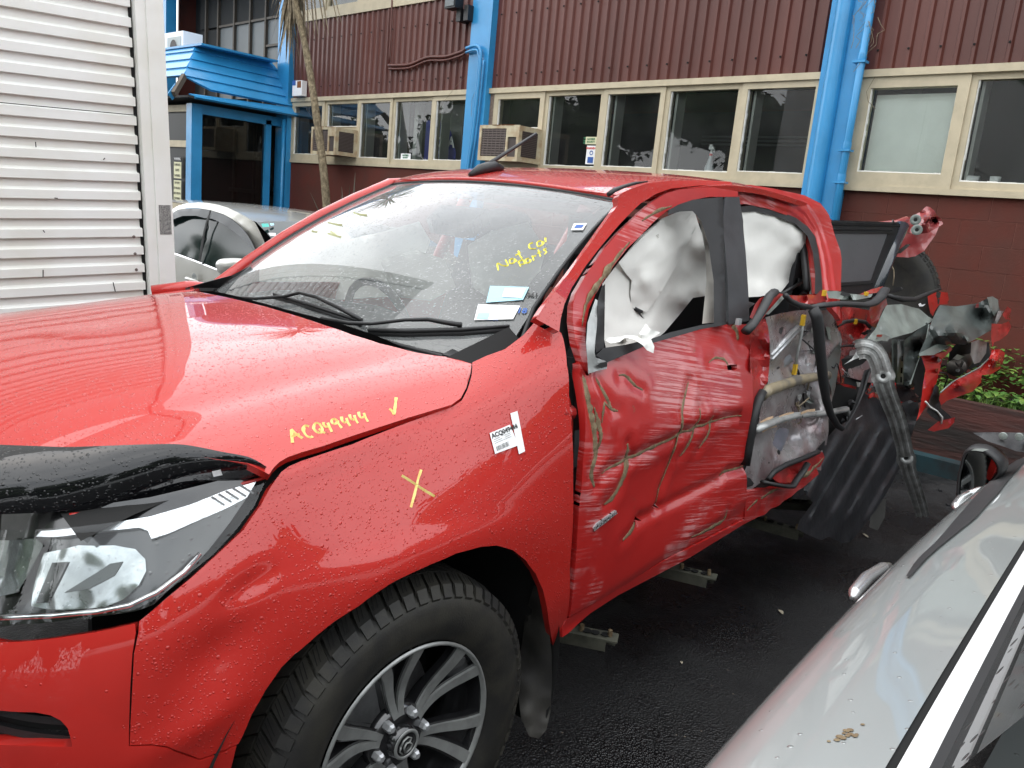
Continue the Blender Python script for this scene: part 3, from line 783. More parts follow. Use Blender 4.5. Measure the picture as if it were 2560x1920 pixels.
# entrance glazing and the front door wall behind it
m=MB(); m.add([(-5.18,-10.32,.1),(-6.3,-10.32,.1),(-6.3,-10.32,2.58),(-5.18,-10.32,2.58)],[(0,1,2,3)]); m.build('side_glazing',M_glassd,po)
m=MB(); m.box((-6.9,-12,1.4),(.1,3.4,2.8)); m.build('door_wall',M_room,po)
for (y,w) in ((-10.9,.05),(-11.5,.06),(-12.2,.06)):
    m=MB(); m.box((-6.83,y,1.35),(.05,w,2.6)); m.build('mullion',M_brownmul,po)
m=MB(); m.box((-6.83,-11.4,1.5),(.05,1.9,.07)); m.build('transom',M_brownmul,po)
m=MB(); m.box((-6.80,-11.2,1.3),(.03,.35,1.5)); m.build('door',mat('dull_amber_door',(.14,.12,.06),rough=.6,var=.4,vscale=4),po)
# front screen of the porch (left of the post)
m=MB(); m.add([(-5.12,-10.40,1.0),(-5.12,-13.5,1.0),(-5.12,-13.5,2.70),(-5.12,-10.40,2.70)],[(0,1,2,3)]); m.build('front_glazing',mat('dark_pane',(.015,.016,.016),rough=.3,spec=.15),po)
m=MB(); m.box((-5.1,-11.9,2.13),(.06,3.1,.10)); m.build('transom',M_cream,po)
m=MB(); m.box((-5.1,-11.9,1.14),(.06,3.1,.15)); m.build('transom',M_cream,po)
m=MB(); m.box((-5.1,-11.9,2.66),(.06,3.1,.10)); m.build('transom',M_cream,po)
m=MB(); m.box((-6.0,-14.3,1.4),(2.2,.1,2.8)); m.build('side_wall',M_room,po)
m=MB(); m.box((-5.09,-11.9,.53),(.06,3.1,1.06)); m.build('lower_panel',M_room,po)
def psign(za,zb,lab,txt,head):
    t=thing('door_notice',lab,'sign',(-5.06,-10.72,za))
    m=MB(); m.box((-5.055,-10.735,(za+zb)/2),(.006,.24,zb-za)); m.build('card',M_sand,t)
    n=len(txt)
    for i,x in enumerate(txt): text(x,(zb-za)/n*.62,M_ink,(-5.048,-10.735,lerp(zb,za,(i+.5)/n)),(0,1,0),(0,0,1),t,width=.62)
    if head:
        m=MB(); m.box((-5.056,-10.735,zb+.045),(.006,.24,.08)); m.build('header',M_ink,t); text('WARNING',.055,M_white,(-5.049,-10.735,zb+.045),(0,1,0),(0,0,1),t,width=.8)
psign(1.60,1.85,'upper yellow warning notice with black header on the porch glass',['GUARD DOG','SERVICES','ON PREMISES'],True)
psign(1.25,1.57,'lower yellow notice on the porch glass under the warning notice',['NO MONEY','OF VALUABLES','ARE STORED IN','THIS PREMISES'],False)
# split-system unit on the upper wall behind the box truck post
t=thing('outdoor_unit','white air conditioning unit on top of the blue porch roof','air conditioner',(-6.2,-13.2,3.62))
m=MB(); m.box((-6.1,-12.75,3.86),(.35,.75,.46)); m.build('case',M_white,t); m=MB(); m.box((-5.92,-12.7,3.84),(.012,.5,.33)); m.build('grille',M_roomw,t)
m=MB(); m.lathe((-5.905,-12.7,3.84),(1,0,0),[(0,0.0),(.004,.12)],20); m.build('fan',M_grille,t)
# ------------------------------------------------------------------ pickup truck: surfaces
PL=[(-.7,.922),(-.5,.928),(-.2,.935),(0,.937),(.2,.933),(.35,.924),(.48,.905),(.58,.875),(.66,.83),(.73,.765),(.785,.68),(.825,.57),(.85,.44),(.865,.3),(.872,.15),(.874,0.)]
_cs=[0.]
for i in range(1,len(PL)): _cs.append(_cs[-1]+hypot(PL[i][0]-PL[i-1][0],PL[i][1]-PL[i-1][1]))
_z0=_cs[3]; _cs=[c-_z0 for c in _cs]
PX=[p[0] for p in PL]; PY=[p[1] for p in PL]
def plan(s):
    if s<_cs[0]: return s-_cs[0]+PX[0],PY[0],0.,1.
    s=min(s,_cs[-1]); x=table(_cs,PX,s); y=table(_cs,PY,s); e=.01
    dx=table(_cs,PX,s+e)-table(_cs,PX,s-e); dy=table(_cs,PY,s+e)-table(_cs,PY,s-e); L=hypot(dx,dy) or 1
    return x,y,-dy/L,dx/L
ST=[-.5,-.15,.1,.35,.62,.95]
WZ=[[(.20,1.345),(.12,1.29),(.056,1.22),(.029,1.14),(.011,1.03),(.004,.92),(0,.82),(0,.70),(.004,.58),(.03,.46),(.08,.36)],
    [(.30,1.20),(.20,1.165),(.135,1.125),(.092,1.07),(.050,.995),(.018,.92),(-.002,.85),(0,.72),(.004,.58),(.03,.46),(.08,.36)],
    [(.28,1.17),(.20,1.14),(.135,1.098),(.102,1.045),(.068,.985),(.034,.925),(.001,.868),(-.006,.80),(.002,.58),(.03,.46),(.08,.36)],
    [(.26,1.13),(.18,1.10),(.118,1.055),(.092,1.01),(.066,.955),(.042,.90),(.022,.84),(.006,.74),(.004,.58),(.025,.46),(.07,.36)],
    [(.24,1.12),(.19,1.09),(.140,1.04),(.110,.99),(.075,.93),(.042,.87),(.018,.80),(.003,.72),(-.004,.62),(.004,.52),(.05,.40)],
    [(.22,1.10),(.18,1.07),(.140,1.02),(.115,.97),(.085,.91),(.052,.85),(.022,.79),(.000,.73),(-.010,.66),(-.006,.55),(.03,.40)]]
def Body(s,wm):
    w=wm/.1; w=w+2
    i=int(math.floor(clamp(w,0,9.0001))); i=min(i,9); t=w-i
    def row(r):
        a=WZ[r]; p0,p1,p2,p3=a[max(i-1,0)],a[i],a[i+1],a[min(i+2,10)]
        q=[]
        for k in (0,1):
            m0=(p2[k]-p0[k])/2; m1=(p3[k]-p1[k])/2
            if t<0: q.append(p1[k]+m0*t)
            elif t>1: q.append(p2[k]+m1*(t-1))
            else: q.append((2*t**3-3*t*t+1)*p1[k]+(t**3-2*t*t+t)*m0+(-2*t**3+3*t*t)*p2[k]+(t**3-t*t)*m1)
        return q
    R=[row(r) for r in range(len(ST))]
    o=table(ST,[r[0] for r in R],s); z=table(ST,[r[1] for r in R],s)
    x,y,nx,ny=plan(s)
    # dents ahead of the wheel arch
    for (dx,dz,rx,rz,h) in ((.46,.78,.07,.05,.016),(.50,.66,.09,.035,-.010),(.40,.88,.05,.022,.008),(.56,.84,.05,.10,-.006)):
        o+=h*exp(-((s-dx)/rx)**2-((z-dz+ (s-dx)*.35)/rz)**2)
    return V((x-nx*o,y-ny*o,z))
HX=[-.34,-.25,-.15,0,.2,.4,.55,.64,.70,.76]; HZ=[1.252,1.247,1.239,1.224,1.202,1.176,1.146,1.118,1.085,1.02]
DYs=[0,.2,.35,.46,.52,.58,.66,.72,.80,.86,.92]; DZs=[0,.002,.008,.020,.031,.046,.056,.073,.114,.150,.19]
def Hood(x,y):
    a=abs(y); k=table([-.3,-.1,.2,.5,.7],[.80,.93,1.0,1.05,1.15],x)
    sh=.02*sstep(.0,.6,x)        # creases spread forward
    return V((x,y,table(HX,HZ,x)-table(DYs,DZs,max(0,a-sh*sstep(.3,.6,a)))*k))
def CSy(x,z):
    y=table([.30,.42,.5,.6,.8,1.0,1.10,1.18,1.26,1.40,1.50,1.60,1.66,1.72,1.80],[.86,.90,.918,.928,.930,.925,.912,.888,.852,.780,.722,.665,.640,.615,.55],z)
    return y
def CS(x,z): return V((x,CSy(x,z),z))
def WS(u,v):
    """windscreen: u -1..1 across, v 0 bottom .. 1 top"""
    xb=-.235-.15*u*u; xt=-1.02-.036*u*u; yw=lerp(.715,.556,v)
    zb=1.205-.012*u*u; zt=1.662-.028*u*u
    b=sin(pi*clamp(v,-.2,1.2)); return V((lerp(xb,xt,v)+.018*b*.6, u*yw, lerp(zb,zt,v)+.030*b))
def Roof(x,y):
    a=abs(y)/.60
    return V((x,y,table([-2.65,-2.5,-2.1,-1.8,-1.5,-1.2,-1.0],[1.712,1.738,1.768,1.777,1.757,1.712,1.655],x)-.014*a*a-.016*a**6))
trk=thing('pickup_truck','red crew cab pickup with its near side ripped open behind the front door','pickup truck',(-1.6,0,0))
T=trk
# ---- hood
zh=lambda l: Zm(640,880,2.9105,l)
hoodedge=zh([(1570,70),(1560,160),(1530,260),(1490,335),(1420,385),(1300,420),(1100,480),(900,545),(700,610),(500,680),(330,730),(230,765),(170,800),(130,840),(95,890)])
he=hits(Hood,hoodedge,-.2,.78)
rear=Dm([(1000,777),(940,768),(880,757),(820,742),(760,723),(700,702),(640,681)])
hr=hits(Hood,rear,-.25,.6)
ptp=Dm([(577,1018),(540,997),(480,985),(400,970),(330,969),(240,972),(150,975),(80,973),(0,970),(-80,966),(-160,962)])
pth=hits(Hood,ptp,.30,.79)
front=[(x+.002+.014*min(1,i/3),y+.006*min(1,i/3)) for i,(x,y) in enumerate(pth)][1:]+[(.75,.2),(.755,0)]
near=[(x,y) for x,y in hr[::-1]]+he+front      # from centre back, round to centre front
near=[(x,max(y,0.0)) for x,y in near]
near[0]=(near[0][0],0.0)
outline=near+[(x,-y) for x,y in near[::-1][1:-1]]
hood=patch("hood",outline,Hood,.022,M_red,T,rim=.016,toward=(0,0,60))
# stiffener under the hood lip and dark engine bay below
def tubepart(name,pts,r,mt,parent,n=8,flat=1.,sm=True,up=None):
    m=MB(); m.tube(pts,r,n,True,flat,up); return m.build(name,mt,parent,sm)
m=MB(); 
vs,fs=grid(lambda a,b: Hood(a,b)+V((0,0,-.07)), -.25,.62,10,-.74,.74,12); m.add(vs,fs); m.build('engine_bay',M_void,T)
# ---- fender
fe_top=zh([(1575,75),(1568,175),(1538,275),(1498,352),(1428,400),(1300,443),(1100,515),(900,592),(700,672),(500,737),(330,793),(240,832),(185,872),(142,930),(105,985),(52,1085),(0,1190)])
z12=lambda l: Zm(0,1200,2.3038,l)
fe_hl=z12([(1510,135),(1400,290),(1250,430),(1100,565),(950,690),(800,815)])
fe_low=z12([(797,880),(772,1000),(762,1200),(752,1400),(747,1527),(870,1522),(960,1533),(1060,1572),(1150,1606),(1250,1572),(1372,1520)])
z13=lambda l: Zm(550,1300,2.4578,l)
fe_arch=z12([(1395,1480),(1450,1350),(1530,1210),(1620,1080),(1700,1000)])+z13([(480,810),(600,705),(700,625),(850,530),(1000,423),(1150,340),(1300,270),(1450,205),(1600,165),(1700,157),(1800,185),(1880,250),(1940,330),(1985,430),(2003,510),(2020,620),(2033,700),(2045,775),(2090,690),(2128,625)])
fe_rear=z13([(2135,590),(2150,300)])+Zm(1400,780,2.675,[(70,1659),(88,1100),(83,850),(60,600),(45,350),(22,180)])
fe_seam=[(1403,832.0),(1370,813),(1341,801)]
fe_in=[(1308,838),(1262,873),(1215,890)]
fo=hits(Body,fe_top,-.2,0.)+hits(Body,fe_hl,.40,.2)+hits(Body,fe_low,.6,.4)+hits(Body,fe_arch,.4,.5)+hits(Body,fe_rear,-.48,.3)+hits(Body,fe_seam,-.5,0.)+hits(Body,fe_in,-.4,-.1)
fender=patch('fender',fo,Body,.016,M_reddry,T,rim=.02)
fender.data.materials[0]=M_red
# far fender
vs,fs=grid(lambda s_,w: (lambda p: V((p.x,-p.y,p.z)))(Body(s_,w)),-.27,.60,40,.02,.80,30); mesh('fender',vs,fs,M_reddry,T,True)
# dark liner seen through the gap between hood and fender
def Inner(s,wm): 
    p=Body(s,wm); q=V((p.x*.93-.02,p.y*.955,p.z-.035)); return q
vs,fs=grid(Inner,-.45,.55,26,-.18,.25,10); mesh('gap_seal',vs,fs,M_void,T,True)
# ---- bumper
bo_top=z12([(0,935),(200,925),(400,900),(600,868),(700,845),(775,828)])
bo_gap=z12([(782,880),(762,1000),(750,1200),(744,1400),(742,1535)])
bo_end=z12([(870,1532),(960,1545),(1060,1585),(1150,1618),(1250,1585),(1362,1532),(1330,1659),(1290,1800)])
# beyond the frame the bumper wraps to the centre line and below
bt=hits(Body,bo_top,.9,.55); bg=hits(Body,bo_gap,.62,.4); be=hits(Body,bo_end,.5,.6)
smax=_cs[-1]
bout=[(smax,bt[0][1])]+bt+bg+be+[(.52,.86),(.7,.88),(smax,.88)]
fog=z12([(-200,1330),(0,1328),(200,1338),(290,1355),(350,1385),(390,1430),(410,1500),(415,1535),(200,1530),(0,1525),(-200,1520)])
fh=hits(Body,fog,.85,.7)
bum=patch('bumper',bout,Body,.02,M_reddry,T,holes=[fh],rim=.03)
def BodyIn(d):
    def F(s,wm):
        p=Body(s,wm); x,y,nx,ny=plan(s); return V((p.x-nx*d,p.y-ny*d,p.z))
    return F
fcen=(sum(p[0] for p in fh)/len(fh),sum(p[1] for p in fh)/len(fh))
patch('fog_recess',[(fcen[0]+(a-fcen[0])*1.05,fcen[1]+(b-fcen[1])*1.1) for a,b in fh],BodyIn(.045),.025,M_void,T)
for k,(o1,o2) in enumerate(((-.05,-.035),(-.015,0.),(.02,.035))):
    sl=[(s,fcen[1]+o1) for s in [lerp(fh[7][0]+.0,fh[0][0],t/10) for t in range(11)]]+[(s,fcen[1]+o2) for s in [lerp(fh[0][0],fh[7][0]+.0,t/10) for t in range(11)]]
    patch('grille_bar',sl,BodyIn(.022),.02,M_black,T,rim=.01)
patch('lower_bumper',[(.42,.86),(.7,.90),(smax,.90),(smax,1.0),(.7,1.0),(.45,.95)],BodyIn(.03),.03,M_black,T)
# ---- headlight
hl_out=Dm([(578,1034),(576,1050),(556,1098),(520,1150),(470,1212),(420,1262),(350,1325),(338,1336),(290,1352),(150,1367),(0,1380),(-60,1384),(-60,1120),(0,1118),(100,1120),(200,1112),(330,1096),(450,1068),(530,1046)])
hh=hits(Body,hl_out,.45,.2)
hh=[(min(a,smax),b) for a,b in hh]
hl=thing  # keep linter quiet
hlo=patch('headlight',hh,BodyIn(.050),.02,M_gloss,T,rim=-.012)
def sub(name,pts,d,mt,parent,g=(.6,.3),sp=.014,rim=0.,th=None):
    q=hits(Body,Dm(pts),*g); return patch(name,[(min(a,smax),b) for a,b in q],BodyIn(d),sp,mt,parent,rim=rim)
lensin=[(574,1044),(552,1094),(515,1143),(462,1200),(385,1262),(330,1300),(285,1322),(200,1338),(100,1347),(0,1351),(-60,1353),(-60,1150),(0,1146),(100,1144),(200,1136),(330,1116),(450,1086),(530,1060)]
sub('lens',lensin,.004,M_lens,hlo,(.45,.2),.02)
M_led=mat('bright_lamp_reflector',(.86,.88,.90),rough=.16,metal=.55,bump=.0015,bscale=120)
M_refl=mat('lamp_reflector',(.62,.66,.66),rough=.10,metal=.8,bump=.010,bscale=11,bdet=1,var=.6,vscale=7)
sub('light_strip',[(568,1050),(547,1086),(500,1110),(430,1140),(372,1165),(330,1178),(322,1160),(300,1153),(200,1162),(92,1174),(50,1172),(62,1160),(200,1147),(330,1128),(420,1102),(500,1070)],.028,M_led,hlo,(.45,.2),.014,.02)
for k in range(5):
    a=(470+k*16,1082-k*6.5); sub('strip_rib',[(a[0],a[1]),(a[0]+28,a[1]+18),(a[0]+26,a[1]+21),(a[0]-4,a[1]+3)],.0265,M_gloss,hlo,(.45,.2),.01)
sub('bowl',[(64,1212),(150,1196),(240,1196),(292,1204),(316,1226),(318,1252),(300,1284),(262,1316),(220,1332),(150,1338),(80,1338),(36,1330),(40,1290),(52,1245)],.034,M_refl,hlo,(.7,.3),.01,.03)
sub('bowl_shade',[(88,1232),(128,1230),(80,1320),(50,1322)],.030,M_gloss,hlo,(.7,.3),.012)
sub('bowl_shade',[(118,1300),(170,1270),(230,1235),(262,1230),(240,1262),(180,1290)],.031,M_primerd,hlo,(.7,.3),.012)
sub('side_reflector',[(-60,1180),(40,1180),(60,1195),(30,1250),(0,1300),(-60,1310)],.036,M_refl,hlo,(.8,.3),.012)
tp=[Body(*hit(Body,a*K,b*K,.6,.4)) for a,b in [(-60,1347),(0,1345),(100,1341),(200,1332),(270,1318),(330,1290),(390,1245),(425,1205)]]
tubepart('trim_ring',[p-V((.012,.012,0)) for p in tp],.005,M_chrome,hlo,8)
# upper black channel between protector and lamp
ch=hits(Body,Dm([(582,1030),(570,1046),(450,1080),(330,1108),(200,1124),(100,1132),(0,1132),(-60,1132),(-60,1085),(0,1085),(150,1080),(300,1058),(450,1035),(560,1022)]),.45,.1)
patch('lamp_seal',[(min(a,smax),b) for a,b in ch],BodyIn(.075),.02,M_black,T)
# dark filler under the bonnet lip so that the nose closes
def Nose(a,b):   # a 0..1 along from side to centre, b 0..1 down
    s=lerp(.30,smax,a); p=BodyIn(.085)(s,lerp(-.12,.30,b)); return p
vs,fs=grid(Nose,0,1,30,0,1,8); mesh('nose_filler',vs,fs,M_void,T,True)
mo=bpy.data.objects[-1] if False else None
# grille mass and far half of the nose
vs,fs=grid(lambda s,w: (lambda p: V((p.x,-p.y,p.z)))(Body(s,w)),.45,smax,24,-.02,.88,16); mesh('bumper',vs,fs,M_reddry,T,True)
# ---- bonnet protector
pt=[Hood(*q)+V((.002,.002,.009)) for q in pth[::-1]]
pb=[S(a*K,b*K,2,z) for a,b,z in [(-160,1114,.995),(-60,1113,.995),(0,1111,.995),(80,1108,.998),(150,1104,1.0),(240,1094,1.005),(330,1078,1.012),(400,1062,1.02),(480,1046,1.031),(540,1033,1.041),(579,1022,1.049)]]
pt=smooth(pt,5); pb=smooth(pb,5); _n=len(pt)-1
def Prot(a,b):
    k=clamp(a)*_n; i=min(int(k),_n-1); t=k-i; T_=pt[i].lerp(pt[i+1],t); B_=pb[i].lerp(pb[i+1],t); q=B_.lerp(T_,b)
    o=V((.72,.55,.42)).normalized(); w=(T_-B_).length
    return q+o*(w*.22*max(0.,sin(pi*clamp(b)))**.8)
vs,fs=grid(Prot,0,1,60,0,1,14); prot=mesh('bonnet_protector',vs,fs,M_prot,T,True)
def hitP(u,v): return hit(Prot,u*K,v*K,.7,.3)
vs=[Prot(*hit(Prot,q[0]*K,q[1]*K,.8,.3))+V((.003,.003,.003)) for q in [(459,1020),(478,1016),(482,1028),(463,1032)]]
mesh('small_label',vs,[(0,1,2,3)],M_white,prot,False)
tubepart('red_lip',[q-V((0,0,.007)) for q in pb[20:50]],.0035,M_reddry,T,6)
# ---- windscreen
wc=[(u,v) for u,v in [( -1,0),(-.5,0),(0,0),(.5,0),(1,0),(1,.25),(1,.5),(1,.75),(1,.97),(.97,1),(.5,1),(0,1),(-.5,1),(-.97,1),(-1,.97),(-1,.75),(-1,.5),(-1,.25)]]
def WS2(a,b): return WS(a/.62,b/.9)
ws=patch('windscreen',[(u*.62,v*.9) for u,v in wc],WS2,.05,M_wscreen,T)
def off(F,d):
    def G(a,b):
        e=1e-3; n=(F(a+e,b)-F(a-e,b)).cross(F(a,b+e)-F(a,b-e)).normalized()
        if n.dot(CAM-F(a,b))<0: n=-n
        return F(a,b)+n*d
    return G
# black ceramic border (in the glass)
bi=[(-.92,.075),(-.5,.05),(0,.04),(.5,.05),(.88,.085),(.915,.3),(.92,.6),(.925,.90),(.89,.955),(.5,.972),(0,.975),(-.5,.972),(-.9,.955),(-.94,.6),(-.94,.3)]
patch('screen_border',[(u*.62,v*.9) for u,v in wc],off(WS2,-.004),.05,M_gloss,T,holes=[[(u*.62,v*.9) for u,v in bi]])
# shade band and sensor housing behind the glass
mband=glass('shade_band',tint=(.30,.33,.36),refl=0.)
patch('shade_band',[(u*.62,v*.9) for u,v in [(-.92,.955),(-.92,.86),(0,.84),(.90,.82),(.92,.955)]],off(WS2,-.006),.06,mband,T)
sens=Dm([(922,470),(950,440),(1050,447),(1010,478),(985,483)])
sq=hits(WS2,Dm([(920,470),(952,440),(1052,448),(1016,480),(990,482)]),-.1,.8)
patch('sensor_housing',sq,off(WS2,-.004),.03,M_gloss,T,rim=.05)
# rubber edge round the screen
edge=[WS2(u*.62,v*.9) for u,v in wc]; edge=smooth(edge,3,True); edge.append(edge[0])
tubepart('screen_seal',edge,.006,M_rub,T,6)
# ---- roof
ro=[(-1.0,-.53)]+[(-1.0+.012-.085*(u*u)*1.0,u*.555) for u in [-.8,-.5,-.2,0,.2,.5,.8]]+[(-1.065,.545),(-1.10,.575),(-1.4,.60),(-1.8,.61),(-2.2,.61),(-2.48,.58),(-2.58,.50),(-2.62,.3),(-2.63,0),(-2.62,-.3),(-2.58,-.5),(-2.48,-.58),(-2.2,-.61),(-1.8,-.61),(-1.4,-.60),(-1.10,-.575),(-1.065,-.545)]
ro=[(-1.06,-.565)]+[(-1.018-.036*u*u,u*.556) for u in [-.8,-.5,-.2,0,.2,.5,.8]]+[(-1.058,.56),(-1.12,.60),(-1.4,.62),(-1.8,.625),(-2.2,.625),(-2.48,.60),(-2.60,.52),(-2.64,.3),(-2.65,0),(-2.64,-.3),(-2.60,-.52),(-2.48,-.60),(-2.2,-.625),(-1.8,-.625),(-1.4,-.62),(-1.12,-.60)]
roof=patch("roof",ro,Roof,.03,M_redroof,T,rim=.02,toward=(-1.5,0,60))
# roof lip over the glass and ditch line
tubepart('roof_lip',[WS(u,1.012)+V((0,0,.004)) for u in [x/10 for x in range(-10,11)]],.009,M_red,T,8)
z5=lambda l: Zm(1340,440,2.6756,l)
# ---- A pillar with roof rail
ap_in=z5([(0,955),(60,862),(150,742),(300,540),(420,370),(520,232),(552,190),(545,150),(560,122),(640,85),(745,50),(900,33),(1100,28),(1300,38)])
ap_out=z5([(1335,72),(1300,58),(1100,62),(900,84),(800,120),(700,184),(560,322),(450,450),(330,604),(240,745),(190,856),(165,955),(155,1042)])
apo=hits(CS,ap_in,-.4,1.25)+hits(CS,ap_out,-1.5,1.6)
patch('pillar',apo,CS,.018,M_red,T,rim=.02)
# far pillar
fp=[WS(-1.005,v)+V((0,-.005,.0)) for v in [0,.2,.4,.6,.8,1.0]]
m=MB(); m.tube([V((-.19,-.80,1.175)),V((-.30,-.74,1.20))]+[p+V((0,-.022,.0)) for p in fp]+[V((-1.3,-.60,1.665)),V((-1.8,-.62,1.70))],.028,10,True,.8); m.build('pillar',M_red,T,True)
# roof ditch strip
dt=[CS(*hit(CS,p[0],p[1],-1.1,1.6))+V((0,.0,.004)) for p in z5([(485,132),(520,105),(590,78),(660,58),(745,46)])]
tubepart('roof_ditch_strip',dt,[.008,.008,.006,.005,.002],M_black,T,6)
# ---- cowl
def Cowl(u,v):   # v 0 at glass, 1 at hood
    g=WS(u,0.03); h=Hood(table([-1.3,-1,0,1,1.3],[-.29,-.25,-.20,-.25,-.29],u),u*.70)
    p=g.lerp(V((h.x-.0,u*.70,h.z-.012)),v); p.z-=.030*sin(pi*v); return p
vs,fs=grid(Cowl,-1.18,1.14,40,0,1.05,8); mesh('cowl_panel',vs,fs,M_black,T,True)
# near cowl end caps and broken trim standing up at the corner
def px3(pts,ax=1): return [S(p[0]*K,p[1]*K,ax,p[2]) for p in pts]
def plate(name,pts,th,mt,parent,n=None):
    P=px3(pts); nn_=(P[1]-P[0]).cross(P[2]-P[0]).normalized() if n is None else V(n)
    if nn_.dot(CAM-P[0])>0: nn_=-nn_
    m=MB(); m.prism(P,nn_*th); return m.build(name,mt,parent)
plate('broken_trim',[(1098,660,.60),(1117,664,.60),(1098,735,.63),(1062,770,.66),(1040,775,.66),(1080,730,.62)],.012,M_black,T)
plate('cowl_cap',[(1000,742,.56),(1075,738,.62),(1050,764,.66),(1015,780,.66),(955,765,.60)],.01,M_black,T)
plate('cowl_cap',[(985,765,.62),(1000,760,.62),(1022,778,.67),(1012,782,.67)],.01,M_void,T)
plate('cowl_cap',[(400,622,-.72),(430,612,-.76),(500,595,-.66),(540,575,-.64),(555,585,-.63),(520,640,-.60),(505,625,-.62),(470,622,-.70)],.012,M_black,T)
tubepart('cowl_rib',px3([(545,580,-.60),(520,600,-.62),(498,612,-.64),(500,622,-.63),(520,640,-.60)]),.012,M_dark,T,8)
# ---- wipers
def onW(l,d=.02,g=(0.,.1)):
    r=[]
    for p in l:
        g=hit(WS2,p[0]*K,p[1]*K,*g); r.append(off(WS2,p[2] if len(p)>2 else d)(*g))
    return r
def wiper(arm,blade,aw,bw):
    w=tubepart('wiper',onW(arm),aw,M_black,T,8)
    P=onW(blade); m=MB(); m.tube(P,bw,6,True,.7); m.tube([p-V((0,0,.010)) for p in P],.005,6,True,1.6); m.build('blade',M_rub,w,True); return w
wiper([(505,650,.015),(560,655,.018),(620,652,.02),(655,645,.022),(690,654,.022),(740,677,.02),(785,700,.015)],[(595,640,.010),(680,666,.010),(785,701,.010)],[.006,.005,.005,.005,.006,.007,.006],[.005,.008,.005])
wiper([(700,697,.015),(760,709,.018),(810,711,.02),(880,704,.022),(930,703,.022),(958,708,.022),(1000,714,.02)],[(800,720,.012),(880,722,.012),(1000,719,.012),(1102,711,.012)],[.007,.006,.005,.005,.006,.007,.007],[.008,.010,.009,.006])
# ---- antenna
an=thing  
ab=tubepart('antenna',[Roof(-1.10,-.17)+V((0,0,.004)),Roof(-1.15,-.17)+V((0,0,.016)),Roof(-1.22,-.17)+V((0,0,.020)),Roof(-1.27,-.17)+V((0,0,.006))],[.010,.020,.022,.012],M_black,T,12)
pa=Roof(-1.18,-.17)+V((0,0,.026)); 
pe=S(1158*K,289*K,1,-.17)
tubepart('mast',[pa,pa.lerp(pe,.15),pa.lerp(pe,.5),pe],[.0105,.0085,.0075,.0065],M_black,ab,8)
# ------------------------------------------------------------------ front door
zd=lambda l: Zm(1400,780,2.675,l)
CRE=[([(240,440),(270,500),(330,600),(350,650),(390,662)],5,.006),
 ([(400,425),(440,428),(500,490),(555,522)],4,.005),
 ([(870,470),(845,560),(815,660),(808,740),(825,800),(800,870),(770,1000),(740,1100),(700,1200),(682,1300)],8,.012),
 ([(925,640),(915,760),(890,850),(860,940),(830,975)],6,.008),
 ([(1015,690),(1010,760),(990,850),(955,920)],5,.007),
 ([(290,1085),(330,1055),(380,1030),(470,985),(560,945),(640,905),(740,858),(825,808),(920,768),(1010,735),(1100,708),(1205,692)],5,.016),
 ([(450,880),(460,950),(470,1000),(440,1080),(400,1190),(350,1260),(308,1292)],8,.010),
 ([(165,430),(180,500),(195,600),(215,700),(232,800),(240,900),(245,960),(222,1040),(215,1100),(238,1172)],13,.014),
 ([(235,640),(262,740),(275,830),(262,920)],6,.008),
 ([(540,1385),(515,1430),(480,1480),(430,1530)],7,.006),
 ([(1125,1330),(1112,1400),(1045,1440),(950,1490),(890,1510)],6,.006),
 ([(1150,100),(1180,130),(1190,190)],10,.006),
 ([(1000,340),(1040,310),(1100,320),(1130,360)],4,.005),
 ([(280,740),(285,670),(300,610),(340,650)],4,.004),
 ([(1255,1040),(1200,1062),(1140,1078),(1110,1110)],6,.008)]
LOW=[(1250,1042),(1140,1080),(1090,1122),(980,1182),(850,1252),(700,1322),(550,1398)]
CR=[[hit(CS,p[0],p[1],-1.,.9) for p in zd(c[0])] for c in CRE]
CRL=[hit(CS,p[0],p[1],-1.,.7) for p in zd(LOW)]
def dline(x,z,L):
    m=1e9
    for i in range(len(L)-1):
        ax,ay=L[i]; bx,by=L[i+1]; dx,dy=bx-ax,by-ay; t=clamp(((x-ax)*dx+(z-ay)*dy)/(dx*dx+dy*dy+1e-12))
        d=hypot(ax+dx*t-x,ay+dy*t-z)
        if d<m: m=d
    return m
def DS(x,z):
    y=CSy(x,z)
    for L,c in zip(CR,CRE):
        if abs(L[0][0]-x)>.75: continue
        d=dline(x,z,L)
        if d<.09: y+=.50*(-c[2]*exp(-(d/.016)**2)+c[2]*.35*exp(-((d-.038)/.02)**2))
    d=dline(x,z,CRL); y+= -.012*exp(-(d/.02)**2)
    zl=table([-1.6,-1.0,-.5],[.70,.62,.55],x)
    y+=-.012*sstep(zl,zl-.08,z)                               # tuck below the character line
    # broad press-in of the lower half and rolled upper ridge
    y+=-.020*exp(-((x+1.05)/.30)**2-((z-.82)/.14)**2)+.012*exp(-((z-1.02)/.05)**2)*exp(-((x+1.1)/.4)**2)
    y+=.0020*nz((x*1.0,z,.3),5,2)*sstep(-.45,-.7,x)
    return V((x,y,z))
d_top=z5([(345,1335),(400,1290),(480,1243),(600,1192),(770,1118),(900,1082),(1100,1024),(1270,992),(1424,990)])
d_rear=zd([(1270,120),(1272,300),(1277,600),(1262,900),(1250,1100),(1246,1385)])
d_bot=zd([(1000,1510),(700,1660)])+[(1560,1468),(1480,1512),(1424,1543)]
d_front=zd([(107,1640),(130,1300),(150,1000),(163,800),(160,640),(138,450),(118,330)])
do=[ (a,b) for a,b in hits(CS,d_top,-.6,1.2)+hits(CS,d_rear,-1.4,1.1)+hits(CS,d_bot,-1.4,.5)+hits(CS,d_front,-.5,.6)]
hh_=hits(CS,zd([(1120,360),(1140,352),(1180,350),(1184,378),(1165,392),(1122,388)]),-1.3,1.1)
door=patch('front_door',do,DS,.0095,M_scr,T,holes=[hh_],rim=.02)
